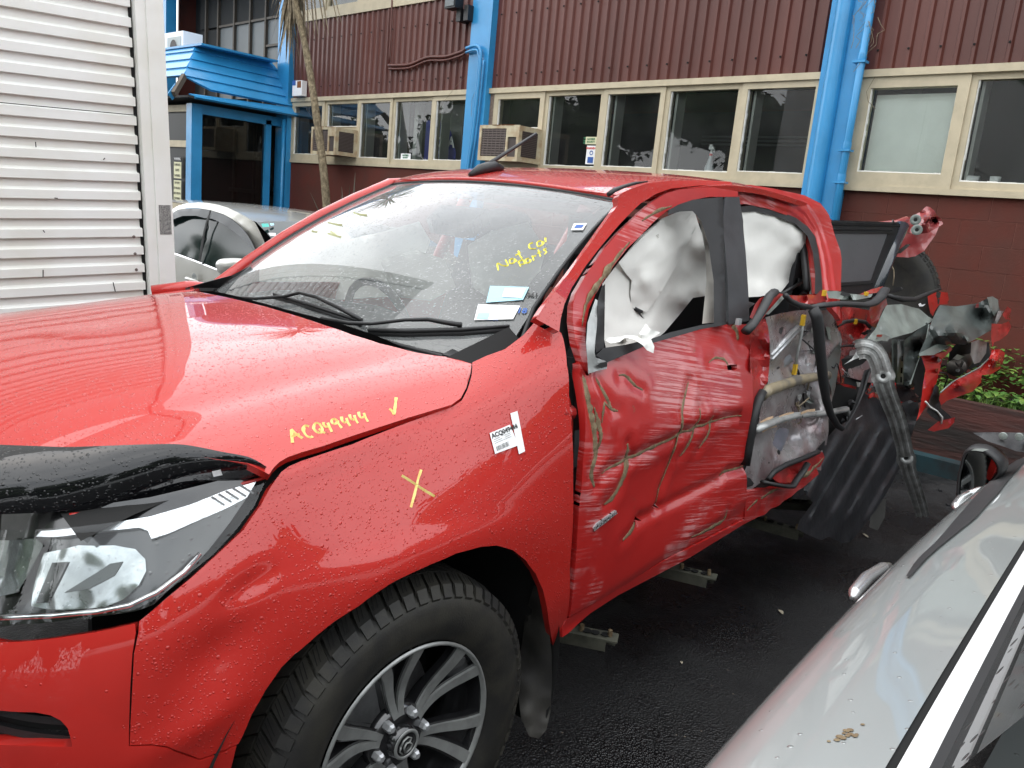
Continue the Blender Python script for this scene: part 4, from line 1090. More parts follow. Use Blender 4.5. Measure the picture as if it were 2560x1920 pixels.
patch('handle_hole',[(hh_[0][0]+.04,hh_[0][1]-.05),(hh_[0][0]-.08,hh_[0][1]-.05),(hh_[0][0]-.08,hh_[0][1]+.05),(hh_[0][0]+.04,hh_[0][1]+.05)],lambda x,z: V((x,CSy(x,z)-.03,z)),.03,M_void,door)
def ribbon(name,pts2d,w,F,mt,parent,lift=.0015,taper=True):
    vs=[];fs=[]; P=[V((p[0],p[1])) for p in pts2d]; P=[V((q.x,q.y)) for q in smooth([(p[0],p[1],0) for p in pts2d],5)]
    n=len(P); seed=random.random()*50
    for i,p in enumerate(P):
        t=(P[min(i+1,n-1)]-P[max(i-1,0)]); t.normalize(); s=V((-t.y,t.x)); k=i/(n-1)
        ww=w*((.35+1.3*sin(pi*min(k*1.02,1))) if taper else 1)*(.65+.7*abs(nz((k*6,seed,0),1)))
        for e in (-1,0,1):
            q=p+s*ww*e; o=F(q.x,q.y)
            vs.append(o+ (CAM-o).normalized()*lift)
    for i in range(n-1):
        for j in (0,1): fs.append((i*3+j,i*3+j+1,i*3+j+4,i*3+j+3))
    return mesh(name,vs,fs,mt,parent,True)
def bead(name,L,w,F,mt,parent,out=.0):
    P=[(q.x,q.y) for q in smooth([(p[0],p[1],0) for p in L],6)]; n=len(P); sd_=random.random()*40
    R_=[max(.0012,w*(.30+.9*sin(pi*min(1,k/(n-1)*1.02)))*(.45+1.1*abs(nz((k*.35,sd_,0),1,3)))) for k in range(n)]
    return tubepart(name,[F(*p)+V((0,out-r*.25,0)) for p,r in zip(P,R_)],[r*2.0 for r in R_],mt,parent,7,.28,up=(0,1,0))
for L,c in zip(CR,CRE): bead('torn_crease',L,c[1]*.00085,DS,M_dirt,door,.001)
# badge
bq=[hit(CS,p[0],p[1],-.7,.6) for p in zd([(222,1440),(240,1412),(368,1325),(372,1350),(345,1375),(225,1465)])]
patch('badge',bq,lambda x,z: DS(x,z)+V((.0,.004,.0)),.012,M_steel,door,rim=.004)
bq=[hit(CS,p[0],p[1],-.7,.6) for p in zd([(236,1432),(250,1416),(355,1345),(350,1364),(240,1446)])]
patch('badge_inlay',bq,lambda x,z: DS(x,z)+V((0,.0055,0)),.012,M_ink,door)
text('TURBODIESEL',.017,M_steel,DS(*bq[0])*.5+DS(*bq[2])*.5+V((0,.0075,0)),DS(*bq[2])-DS(*bq[0]),(0,0,1),door,'badge_lettering')
# hinge face of the door seen in the gap, and the dark shut
def gapf(dx,dy): return lambda x,z: V((x+dx,CSy(x,z)-dy,z))
go=hits(CS,Zm(1400,780,2.675,[(70,1700),(92,1300),(92,1000),(78,750),(58,500),(36,200),(30,60)])+z5([(250,860),(338,700),(450,520),(600,330)]) ,-.45,.6)
gi=hits(CS,z5([(640,330),(500,520),(380,720),(330,900),(340,1100)])+zd([(135,300),(180,500),(190,700),(190,900),(170,1200),(130,1660)]),-1.0,1.4)
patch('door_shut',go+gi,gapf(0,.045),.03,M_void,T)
patch('hinge_face',hits(CS,zd([(88,420),(130,560),(160,700),(158,850),(140,830),(105,800),(85,640)]),-.5,.9),gapf(0,.035),.02,M_reddry,T)
tubepart('hinge',[CS(*hit(CS,p[0],p[1],-.5,1.))-V((0,.03,0)) for p in zd([(70,690),(140,690)])],.018,M_crush,T,8)
tubepart('hinge',[CS(*hit(CS,p[0],p[1],-.5,1.))-V((0,.03,0)) for p in zd([(110,700),(105,790)])],.014,M_crush,T,8)
# door window frame
fo_=[(300,1235),(258,1110),(237,960),(242,850),(268,765),(340,640),(452,480),(562,358),(682,248),(792,158),(870,113),(950,90),(1100,78),(1250,72),(1338,76),(1345,138)]
fi_=[(1250,140),(1150,138),(1050,158),(960,188),(880,225),(800,288),(700,390),(600,488),(520,588),(450,690),(390,790),(346,890),(326,1000),(322,1100),(332,1200),(346,1330)]
qo=hits(CS,z5(fo_),-.6,1.1); qi=hits(CS,z5(fi_),-1.5,1.6)
def FS_(x,z):
    y=CSy(x,z)+.004+.0012*nz((x,z,0),9,4); return V((x,y,z))
fr_=patch('window_frame',qo+qi,FS_,.016,M_scrl,door,rim=.02)
for L,w in (([(300,1000),(330,850),(400,740),(480,620),(570,500),(620,440)],.005),([(700,300),(800,240),(900,200)],.004)):
    bead('torn_crease',[hit(CS,p[0],p[1],-.8,1.4) for p in z5(L)],w,FS_,M_dirt,door,.001)
def sheet5(name,l,mt,amp=.0,fr=6,parent=T,sp=14,seed=1,inner=(),rim=.003,holes=(),sharp=40,ridged=False):
    return torn(name,z5(l),mt,parent,sp,amp,fr,z5(inner),rim,1,seed,[z5(h) for h in holes],ridged,sharp)
def yb(v): # body side depth for a zoom-5 row
    return 0
# seal ring inside the frame, following the opening
ring=[CS(*q)-V((0,.022,0)) for q in qi]
tubepart('window_seal',ring,.014,M_rub,door,8)
sheet5('window_seal',[(955,190,.70),(1050,158,.69),(1250,140,.69),(1262,600,.78),(1272,990,.86),(1190,1012,.86),(1188,700,.79),(1152,450,.745),(1105,300,.715),(1045,232,.705),(960,238,.70),(880,262,.70),(890,225,.70)],M_rub,0,parent=door)
sheet5('door_trim',[(1060,228,.66),(1125,290,.68),(1165,450,.71),(1192,700,.76),(1195,980,.82),(1112,988,.82),(1140,700,.74),(1133,500,.70),(1100,330,.67)],M_trim,0,parent=T)
sheet5('belt_seal',[(452,1150,.88),(600,1128,.88),(780,1085,.87),(900,1045,.87),(1100,998,.865),(1272,975,.86),(1272,994,.875),(1100,1026,.885),(900,1084,.885),(770,1120,.89),(600,1194,.89),(480,1245,.89),(400,1200,.89)],M_rub,.003,parent=door)
sheet5('mirror_bracket',[(380,870,.83),(398,822,.82),(412,832,.82),(408,1000,.86),(396,1110,.88),(392,1180,.89),(400,1215,.89),(480,1240,.89),(474,1290,.9),(420,1300,.9),(350,1322,.9),(345,1250,.89),(335,1120,.88),(345,980,.86)],M_silver,.006,12,parent=door,sharp=30,ridged=True)
sheet5('mirror_bracket_wire',[(430,1250,.9),(478,1240,.9),(476,1275,.905),(440,1285,.905),(400,1272,.9)],M_void,.006,20,parent=door)
sheet5('quarter_post',[(440,740,.81),(462,722,.80),(460,900,.84),(456,1150,.87),(402,1182,.88),(396,1110,.87),(410,1000,.86),(414,830,.82)],M_rub,0,parent=door)
tubepart('seat_belt',[S(p[0],p[1],1,.66) for p in z5([(488,684),(560,775),(640,880),(735,1000)])],.016,M_seat,T,6,.25)
tubepart('seat_belt',[S(p[0],p[1],1,.66) for p in z5([(678,900),(672,990),(690,1060)])],.014,M_seat,T,6,.25)
tubepart('seat_belt_slide',[S(p[0],p[1],1,.67) for p in z5([(640,880),(690,905)])],.016,M_seat,T,6,.5)
# pillar cover between the doors
def BPs(x,z): return V((x,CSy(x,z)+.006,z))
bp=hits(CS,z5([(1256,140),(1350,140),(1376,300),(1392,500),(1405,700),(1416,966),(1276,992),(1264,600)]),-1.4,1.5)
patch('pillar_cover',bp,BPs,.02,mat('satin_black_trim',(.045,.048,.052),rough=.32,var=.3,vscale=9,bump=.0004,bscale=150),door,rim=.012)
nut=S(*z5([(1355,975)])[0],1,.90); m=MB(); m.box(nut,(.02,.012,.02)); m.build('clip',M_steel,door)
# ---- curtain airbags
cl=lambda l,dy=0: l
def cloth(name,l,inner,seed,amp,fr,mt=M_bag):
    L=z5(l); f=idw(L+z5(inner)); rv,fs=tri2d([(p[0],p[1]) for p in L],6); P=[]
    for p in rv:
        q=S(p.x,p.y,1,f(p.x,p.y)); h=0
        for a_,fq,wt in ((.95,26.,.6),(1.25,15.,.8),(.55,38.,.3)):
            c_=q.x*cos(a_)+q.z*sin(a_)+.10*nz(q,2.2,seed+1); m_=.5+.5*nz((q.x*.8,q.z*.8,a_*3),2.5,seed+2)
            h+=wt*(1-abs(sin(c_*fq)))**2.2*m_
        P.append(q-pdir(p.x,p.y).normalized()*(h*amp+.010*nz(q,2.6,seed)))
    fs=[t if (P[t[1]]-P[t[0]]).cross(P[t[2]]-P[t[0]]).dot(CAM-P[t[0]])>=0 else t[::-1] for t in fs]
    return mesh(name,P,fs,mt,T,True,auto=70)
cloth('front_curtain_airbag',[(555,575,.70),(700,400,.66),(840,285,.62),(960,235,.58),(1060,235,.58),(1090,330,.60),(1140,460,.62),(1148,800,.66),(1050,815,.62),(950,940,.60),(860,1045,.66),(780,1110,.70),(640,1150,.76),(470,1170,.78),(440,1000,.76),(445,720,.72)],
      [(800,600,.64),(900,500,.60),(1000,600,.60),(700,900,.66),(560,900,.72),(980,700,.60),(620,1080,.74)],3,.009,7)
cloth('airbag_fold',[(552,580,.72),(640,480,.69),(760,360,.66),(850,285,.64),(870,330,.63),(905,345,.62),(940,310,.61),(960,290,.60),(1000,300,.6),(1040,245,.59),(1075,330,.61),(1020,440,.63),(940,600,.64),(860,740,.66),(740,910,.68),(640,880,.68),(630,780,.69),(640,700,.69),(600,650,.70)],
      [(800,500,.67),(900,420,.64),(750,700,.70)],5,.012,6)
cloth('cloth_scrap',[(735,985,.88),(762,1022,.90),(832,1048,.89),(800,1070,.905),(770,1092,.91),(792,1140,.92),(786,1186,.925),(742,1166,.92),(712,1130,.92),(660,1095,.90),(600,1080,.89),(560,1110,.88),(500,1120,.87),(462,1100,.86),(480,1080,.86),(540,1075,.86),(620,1065,.87),(680,1070,.88),(720,1010,.88)],[(700,1060,.91)],8,.008,18)
cloth('crumpled_lining',[(458,1095,.83),(520,1075,.83),(600,1068,.83),(680,1085,.84),(700,1110,.85),(640,1135,.86),(560,1160,.86),(470,1165,.86)],[(560,1110,.80)],9,.016,24,mt=mat('grey_lining',(.42,.40,.37),rough=.9,bump=.004,bscale=30))
cloth('rear_curtain_airbag',[(1340,180,.60),(1365,228,.61),(1480,232,.60),(1600,258,.60),(1730,305,.61),(1810,362,.64),(1802,470,.64),(1775,560,.62),(1740,640,.60),(1700,700,.60),(1640,775,.64),(1500,806,.68),(1400,812,.70),(1340,800,.70),(1330,500,.66)],
      [(1500,400,.605),(1600,480,.61),(1500,650,.64)],11,.008,5)
for k in range(0):
    L=[S(p[0],p[1],1,.598) for p in z5([(1380,330+k*9),(1500,325+k*9),(1620,345+k*9),(1790,375+k*8)])]
    tubepart('seam',L,.0012,M_ink if k<0 else M_trim,T,4)
for k in range(3):
    L=[S(p[0],p[1],1,.655) for p in z5([(620,520+k*10),(720,450+k*10),(820,390+k*10)])]
    tubepart('seam',L,.0012,M_trim,T,4)
# ---- rear door opening: stepped red frame
ri=[(1350,172),(1368,198),(1450,190),(1600,222),(1740,272),(1822,332),(1872,402),(1894,500),(1912,640),(1925,780)]
ro_=[(2040,965),(2035,860),(2042,700),(2046,560),(2038,500),(2012,430),(1988,350),(1962,262),(1902,182),(1800,130),(1600,84),(1450,60),(1338,60)]
qi2=hits(CS,z5(ri),-1.8,1.6); qo2=hits(CS,z5(ro_),-2.5,1.2)
IN2=qi2
def RS(x,z):
    y=CSy(x,z); d=dline(x,z,IN2)
    y+=-.030+.011*sstep(.008,.030,d)+.010*sstep(.042,.062,d)+.008*sstep(.082,.112,d)
    if z<1.5: y+=.004*nz((x,z,0),14,3)*sstep(1.55,1.3,z)
    return V((x,y,z))
patch('rear_door_frame',qi2+qo2,RS,.010,M_scrl,T,rim=.02)
tubepart('rear_opening_seal',[CS(*q)-V((0,.070,0)) for q in qi2],.014,M_rub,T,8)
sheet5('rear_opening_seal',[(1368,205,.62),(1450,196,.61),(1600,228,.61),(1738,278,.62),(1818,338,.64),(1868,404,.67),(1890,500,.70),(1908,640,.75),(1920,790,.80),(1865,790,.79),(1868,640,.74),(1852,510,.69),(1815,400,.65),(1735,320,.62),(1600,268,.60),(1470,238,.60),(1370,240,.61)],M_rub,0)
sheet5('rear_quarter_lining',[(1905,790,.74),(1862,790,.74),(1862,640,.70),(1840,500,.66),(1812,430,.64),(1800,480,.62),(1780,560,.62),(1800,640,.66),(1830,790,.74)],M_trim,0)
sheet5('rear_seat_back',[(1740,640,.50),(1820,480,.50),(1860,560,.55),(1870,790,.60),(1640,780,.60),(1690,705,.55)],M_room,.006,14)
tubepart('rear_seat_belt',[S(p[0],p[1],1,.62) for p in z5([(1835,480),(1800,600),(1770,700)])],.016,M_seat,T,6,.3)
tubepart('belt_reel',[S(p[0],p[1],1,.64) for p in z5([(1765,700),(1740,760),(1830,700)])],.025,M_black,T,8)
tubepart('rear_seat_belt',[S(p[0],p[1],1,.66) for p in z5([(1640,790),(1720,745),(1790,700)])],.008,M_black,T,6)
# ---- interior seen through the glass
m=MB()
m.box((-.62,0,1.02),(.55,1.30,.16)); m.build('dashboard',M_dark,T)
def Dash(a,b): 
    u=lerp(-1,1,b); x=lerp(-.24-.11*u*u,-.80,a); return V((x,u*.66,lerp(1.165,1.19,sin(pi*a))+.02*exp(-((u+.45)/.25)**2)*a))
vs,fs=grid(Dash,0,1,10,0,1,24); mesh('dashboard_top',vs,fs,M_dark,T,True)
for k in range(9): tubepart('dash_shade_rib',[V((lerp(-.42,-.62,t),-.50+k*.045+.05*t,1.205+.012*sin(pi*t))) for t in (0,.3,.6,1)],.006,M_seat,T,5)  # ribs added to give the striped shading across the dash
stw=[V((-.86+.10*cos(q)*.45,-.36+.185*sin(q),1.10+.185*cos(q)*.9)) for q in [2*pi*i/24 for i in range(25)]]
tubepart('steering_wheel',stw,.016,M_seat,T,8)
m=MB(); m.box((-.86,-.36,1.10),(.06,.16,.12)); m.build('airbag_hub',M_seat,T)
def seat(y):
    m=MB(); 
    pr=[(0,0,.0),(.10,0,.0)]
    vs,fs=grid(lambda a,b: V((-1.32-.16*b+.05*sin(pi*a)*1.0-.03, y+lerp(-.26,.26,a)*(1-.12*b), .85+.58*b)),0,1,12,0,1,10); m.add(vs,fs)
    vs,fs=grid(lambda a,b: V((-1.44-.16*b, y+lerp(-.27,.27,a)*(1-.12*b), .85+.60*b)),0,1,4,0,1,4); m.add(vs,fs)
    m.build('front_seat',M_seat,T,True)
    m=MB(); m.lathe((-1.53,y-.12,1.50),(0,1,0),[(0,.02),(.02,.07),(.12,.085),(.22,.07),(.24,.02)],16); m.build('headrest',M_seat,T,True)
seat(-.37); seat(.26)
m=MB(); m.box((-1.1,0,.72),(.6,1.3,.2)); m.box((-2.35,0,1.15),(.12,1.25,.9)); m.box((-1.9,0,.55),(1.6,1.5,.08)); m.build('cabin_floor',M_seat,T)
# white bags seen through the screen on the far side and in front of the wheel
def bagpx(l,x,name,seed,amp=.02,fr=6,mt=M_bag):
    return torn(name,Dm([(a,b,x) for a,b in l]),mt,T,16,amp,fr,(),.003,0,seed,(),False,80)
bagpx([(560,560),(640,500),(720,470),(760,515),(830,500),(905,478),(930,520),(900,600),(850,640),(700,650),(560,620)],-1.05,'far_curtain_airbag',21)
bagpx([(1010,530),(1060,500),(1140,480),(1180,540),(1150,640),(1080,660),(1020,620)],-1.15,'passenger_airbag',23)
bagpx([(820,560),(900,540),(960,560),(985,620),(930,650),(850,640)],-.9,'driver_airbag',24,mt=M_trim)
m=MB(); m.box((-.99,0,1.30),(.0,.0,.0))
vs,fs=grid(lambda a,b: V((lerp(-1.08,-2.4,a),lerp(-.52,.52,b),1.64)),0,1,3,0,1,3); mesh('headlining',vs,fs,M_trim,T)
vs,fs=grid(lambda a,b: V((lerp(-.4,-2.4,a),-.86+.22*b*1.1,lerp(1.2,1.62,b)*1.0 if a>.25 or b<.4 else lerp(1.2,1.62,.4))),0,1,8,0,1,5)
# far side: sill and doors of the cab, so the body is closed on that side
vs,fs=grid(lambda x,z: V((x,-CSy(x,z),z)),-2.5,-.45,20,.36,1.20,10); mesh('far_door',vs,fs,M_reddry,T,True)
vs,fs=grid(lambda x,z: V((x,-CSy(x,z)+.01,z)),-1.5,-.75,10,1.20,1.30,2)
for x_,r_ in ((-1.55,.03),(-2.45,.05)): tubepart('far_pillar',[V((x_,-CSy(0,z)+.02,z)) for z in (1.2,1.35,1.5,1.62)],r_,M_reddry,T,6)
# rear cab wall with window
m=MB(); m.box((-2.56,0,.95),(.04,1.5,.62)); m.box((-2.56,.56,1.42),(.04,.14,.5)); m.box((-2.56,-.56,1.42),(.04,.14,.5)); m.build('cab_rear_panel',M_reddry,T)
# ---- rocker and lower edge
rk_t=[(1404,1592),(1410,1572),(1420,1551)]+zd([(700,1672),(1000,1522),(1246,1392)])+Zm(1860,960,3.771,[(30,1020),(180,1000),(330,985),(460,970),(640,760),(700,800)])
rk_b=Zm(1860,960,3.771,[(712,850),(655,920),(520,1020),(350,1140),(180,1240),(0,1335)])+[(1721,1400),(1630,1448),(1550,1490),(1480,1535),(1420,1582)]
rt=hits(CS,rk_t,-.55,.5); rb=hits(CS,rk_b,-2.2,.5)
def RK(x,z):
    y=CSy(x,z)-.006+.010*exp(-((z-table([-2.4,-1.6,-.5],[.545,.505,.475],x))/.018)**2)
    if x<-1.6: y+=.010*nz((x,z,0),14,8)
    return V((x,y,z))
patch('sill',rt+rb,RK,.018,M_scrl,T,rim=.06)
bead('torn_crease',hits(CS,Zm(1860,960,3.771,[(40,1200),(130,1110),(250,1030),(330,985)]),-1.8,.5),.005,RK,M_dirt,T)
bead('torn_crease',hits(CS,Zm(1860,960,3.771,[(500,900),(600,850),(690,790),(750,700)]),-2.2,.6),.006,RK,M_dirt,T)
# side-step brackets
def bracket(p0,p1,z):
    a=S(p0[0]*K,p0[1]*K,2,z); b=S(p1[0]*K,p1[1]*K,2,z); d=(b-a).normalized(); a0=a-d*.25
    m=MB(); m.bar(a0,b,.055,.006); m.bar(a0+V((.027,0,-.018)),b+V((.027,0,-.018))-d*.02,.006,.036); m.bar(a0+V((-.027,0,-.018)),b+V((-.027,0,-.018))-d*.02,.006,.036)
    o=m.build('step_bracket',mat('dusty_bracket',(.10,.10,.075),rough=.8,var=.5,vscale=14),T)
    for t in (.25,.45,.7): 
        c=a.lerp(b,t)+V((0,0,.006)); m=MB(); m.lathe(c,(0,0,1),[(0,.014),(.002,.014),(.002,.0)],10); m.build('bolt_hole',M_void,o)
    for t in (.12,.8):
        c=a.lerp(b,t)+V((0,0,.004)); m=MB(); m.lathe(c,(0,0,1),[(0,.008),(.02,.007),(.022,0)],8); m.build('bolt',M_dirt,o)
bracket((1245,1362),(1335,1380),.34); bracket((1462,1228),(1548,1248),.34); bracket((1640,1122),(1742,1150),.34); bracket((1695,1082),(1790,1088),.36)
bpy.data.objects
# ------------------------------------------------------------------ the torn rear quarter
zq=lambda l: Zm(1840,680,4.1475,l)
zs=lambda l: Zm(1860,960,3.771,l)
zr=lambda l: Zm(1840,640,2.183,l)
def tq(name,l,mt,amp=.008,fr=10,seed=1,inner=(),sp=10,rim=.003,holes=(),sharp=15,parent=T,ridged=True):
    return torn(name,zq(l),mt,parent,sp,amp,fr,zq(inner),rim,1,seed,[zq(h) for h in holes],ridged,sharp)
def ts(name,l,mt,amp=.008,fr=10,seed=1,inner=(),sp=10,rim=.003,holes=(),sharp=15,parent=T,ridged=True):
    return torn(name,zs(l),mt,parent,sp,amp,fr,zs(inner),rim,1,seed,[zs(h) for h in holes],ridged,sharp)
def tr_(name,l,mt,amp=.008,fr=10,seed=1,inner=(),sp=10,rim=.003,holes=(),sharp=15,parent=T,ridged=True):
    return torn(name,zr(l),mt,parent,sp,amp,fr,zr(inner),rim,1,seed,[zr(h) for h in holes],ridged,sharp)
M_pinks=mat('pink_tinged_steel',(.36,.35,.35),rough=.32,metal=.45,col2=(.20,.13,.135),vscale=4,bump=.005,bscale=12,rvar=.12)
M_panelb=mat('blue_grey_liner',(.16,.18,.23),rough=.28,coat=.6,coat_r=.2,var=.2,vscale=5)
# dark voids behind everything
m=MB(); m.box((-2.2,.60,.86),(.9,.02,.62)); m.box((-3.2,.30,.80),(1.3,.9,.5)); m.box((-4.0,-.1,.75),(.5,1.4,.35)); m.build('chassis',M_void,T)
for y in (-.45,.42): tubepart('chassis_rail',[(-4.5,y,.62),(-3.6,y,.66),(-2.8,y,.52),(-1.0,y,.50),(.6,y,.52)],.06,M_void,T,6)
m=MB(); m.lathe((-3.1,-.80,.388),(0,1,0),[(-.13,.3),(-.12,.37),(0,.388),(.12,.37),(.13,.3),(.10,.24),(.08,.0)],28); m.build('rear_wheel',M_tyre,T,True)
# inner door skin
dr=tq('rear_door_shell',[(305,470,.84),(450,430,.80),(620,400,.78),(780,385,.78),(900,400,.79),(1010,380,.79),(1030,480,.78),(1060,600,.77),(1100,700,.76),(1080,850,.77),(1050,1050,.80),(1030,1200,.83),(990,1350,.85),(960,1500,.87),(960,1659,.88),(920,1900,.89),(880,2060,.90),(600,2000,.90),(330,2130,.90),(100,2300,.91),(40,2200,.91),(150,1900,.90),(230,1600,.90),(270,1300,.89),(330,1150,.88),(350,900,.86),(350,700,.85)],
   M_pinks,.014,7,31,[(600,900,.74),(500,600,.76),(800,700,.73),(700,1400,.76),(500,1700,.82),(420,1000,.78)],sp=8,sharp=35)
tq('door_jamb',[(140,560,.905),(300,480,.88),(330,560,.885),(350,700,.89),(352,900,.895),(330,1140,.905),(250,1250,.91),(190,1400,.915),(140,1480,.915),(145,1000,.91)],M_crush,.016,9,33,[(240,800,.86),(250,1000,.87)])
tq('window_channel',[(110,300,.80),(200,325,.80),(105,400,.82)],M_black,.0)
tq('upper_rail',[(140,470,.92),(200,330,.90),(250,270,.89),(420,215,.87),(500,230,.87),(470,260,.87),(400,340,.88),(310,440,.90),(250,520,.91)],M_crush,.006,16,35)
tubepart('door_seal',[S(a,b,1,y) for a,b,y in zq([(100,620,.93),(160,560,.93),(230,460,.92),(300,340,.91),(350,250,.90),(400,205,.89)])],.017,M_rub,T,8,.7)
tq('door_skin_edge',[(300,440,.905),(400,330,.89),(470,250,.875),(515,238,.87),(500,270,.875),(440,340,.885),(340,440,.90)],M_primer,.002)
tq('upper_rail',[(520,240,.86),(640,245,.85),(780,232,.84),(830,240,.84),(880,185,.83),(930,200,.83),(945,290,.84),(860,320,.85),(770,330,.86),(740,345,.87),(620,300,.86)],M_crush,.010,14,37,[(700,290,.83)])
tq('torn_lining',[(520,240,.85),(560,290,.86),(660,345,.87),(760,360,.88),(720,400,.88),(690,370,.87),(600,335,.86),(540,290,.85)],M_void,.006)
m=MB(); m.box(S(*zq([(915,218)])[0],1,.86),(.022,.01,.022)); m.build('yellow_clip',M_yplast,T)
m=MB(); m.box(S(*zq([(1350,225)])[0],1,.84),(.03,.01,.016)); m.build('yellow_clip',M_yplast,T)
m=MB(); m.box(S(*zq([(1240,515)])[0],1,.78),(.022,.01,.022)); m.build('yellow_clip',M_yplast,T)
tq('speaker_panel',[(310,1230,.80),(420,1200,.79),(590,1170,.78),(612,1250,.78),(600,1400,.79),(560,1560,.81),(540,1700,.84),(470,1860,.87),(420,1880,.87),(400,1850,.87),(340,1700,.85),(300,1500,.83),(290,1350,.82)],M_panelb,.002,4,41,[(450,1400,.84)],sharp=80)
tq('inner_cavity',[(400,1095,.775),(560,1080,.77),(600,1110,.77),(560,1130,.775),(480,1135,.78),(400,1130,.78)],M_void,0)
for (a,b,c,d,y) in ((352,860,640,560,.80),(360,905,645,590,.80)): tubepart('window_regulator_rail',[S(*zq([(a,b)])[0],1,y+.03),S(*zq([(c,d)])[0],1,y-.02)],.012,M_steel,T,6,.5)
sy=[S(*zq([p])[0],1,.80) for p in ((695,500),(680,640),(640,830),(610,1010))]
so_=tubepart('gas_strut',sy,.006,M_silver,T,8)
for c in (sy[0],sy[-1]): 
    m=MB(); m.box(c,(.016,.014,.042)); m.build('yellow_clip',M_yplast,so_)
tq('motor_box',[(450,925,.79),(560,850,.78),(600,920,.78),(500,990,.79)],mat('grey_box_plastic',(.19,.20,.22),rough=.4),.001,sharp=60)
tq('latch_block',[(400,930,.79),(440,915,.79),(480,985,.79),(430,1010,.80),(395,1000,.80)],M_black,.004,30,4)
tq('foil_flap',[(700,600,.77),(740,590,.76),(790,600,.76),(740,660,.77)],M_steel,.006,20)
tq('foil_flap',[(730,900,.77),(770,890,.77),(815,905,.77),(820,960,.78),(760,960,.78),(730,990,.78)],M_steel,.006,20)
tq('foil_flap',[(830,1060,.78),(900,1030,.77),(960,1010,.77),(970,1070,.78),(900,1100,.78),(860,1130,.79)],M_primer,.008,16)
tq('foil_flap',[(770,1230,.80),(860,1210,.79),(890,1240,.79),(860,1290,.80),(800,1280,.80)],M_steel,.008,16)
tubepart('wire',[S(*zq([p])[0],1,.79) for p in ((640,1010),(655,1060),(660,1100),(690,1180),(700,1300),(715,1400))],.004,M_rub,T,6)
tubepart('wire',[S(*zq([p])[0],1,.77) for p in ((930,960),(960,880),(1020,810),(1100,770),(1180,765),(1240,770))],.005,M_rub,T,6)
tubepart('wire',[S(*zq([p])[0],1,.77) for p in ((1050,560),(1120,520),(1230,500),(1340,520),(1390,570))],.009,M_rub,T,6)
bm1=tubepart('intrusion_beam',[S(a,b,1,y) for a,b,y in zq([(270,1275,.90),(330,1225,.885),(480,1175,.86),(640,1120,.84),(800,1090,.82),(950,1070,.81)])],[.022,.021,.020,.020,.019,.019],mat('scuffed_beam',(.16,.145,.125),rough=.5,metal=.4,col2=(.34,.28,.18),vscale=12),T,10)
for (a,b,w) in ((440,1185,30),(640,1125,36),(940,1060,30),(280,1250,26)): 
    tq('foam_patch',[(a-w*.6,b-20,.845),(a+w*.5,b-26,.845),(a+w*.6,b+14,.85),(a-w*.5,b+20,.85)],M_foam,.004,30,parent=bm1)
tubepart('door_seal',[S(a,b,1,y) for a,b,y in zq([(270,1240,.91),(230,1330,.92),(190,1450,.925),(170,1560,.93),(150,1680,.93),(120,1850,.93),(95,2000,.93)])],.017,M_rub,T,8,.7)
b2=tubepart('lower_beam',[S(a,b,1,y) for a,b,y in zq([(195,1640,.915),(300,1590,.905),(450,1530,.895),(600,1490,.885),(800,1475,.87),(1000,1450,.855),(1140,1420,.845),(1150,1470,.845)])],.017,M_silver,T,8,.8)
for (x0,x1,y0,s_) in ((245,385,1545,-.29),(445,600,1485,-.15),(670,820,1445,-.1),(505,620,1530,-.1),(270,420,1632,-.28)):
    tq('foam_strip',[(x0,y0+10,.90),((x0+x1)/2,y0+s_*(x1-x0)*.5-12,.895),(x1,y0+s_*(x1-x0)-14,.89),(x1,y0+s_*(x1-x0)+16,.89),((x0+x1)/2,y0+s_*(x1-x0)*.5+12,.895),(x0+6,y0+34,.90)],M_foam,.005,30,parent=b2)
for (a,b) in ((290,1595),(690,1500)):
    m=MB(); m.lathe(S(*zq([(a,b)])[0],1,.915),(0,1,0),[(0,.006),(.001,0)],8); m.build('rivet',M_void,b2)
# lower shell folds and holes
ts('door_hole',[(312,630,.90),(325,618,.90),(340,630,.90),(343,655,.90),(330,670,.90),(315,655,.90)],M_void,0,parent=dr,sp=4)
ts('door_hole',[(228,738,.915),(240,732,.915),(242,748,.915),(230,752,.915)],M_void,0,parent=dr,sp=4)
ts('door_hole',[(80,960,.91),(95,935,.91),(60,890,.91),(30,880,.91),(28,975,.91)],M_void,0,parent=dr,sp=4)
ts('lower_door_red',[(250,880,.935),(260,840,.935),(320,800,.93),(480,730,.92),(640,660,.91),(700,620,.905),(745,650,.90),(760,690,.90),(720,780,.905),(640,800,.91),(560,860,.92),(440,930,.93),(330,930,.935)],M_crush,.010,14,51,[(450,830,.90)])
tubepart('door_seal',[S(a,b,1,y) for a,b,y in zs([(230,900,.945),(280,830,.94),(400,760,.935),(560,700,.925),(650,660,.92),(700,640,.915)])],.010,M_rub,T,8)
tubepart('door_seal',[S(a,b,1,y) for a,b,y in zs([(180,925,.945),(300,950,.95),(400,965,.95),(460,965,.95),(500,900,.945),(560,820,.935),(600,750,.93)])],.013,M_rub,T,8,.6)
ts('sill_cavity',[(25,880,.90),(100,900,.90),(230,940,.90),(330,985,.90),(180,1005,.90),(25,1000,.90)],M_void,0)
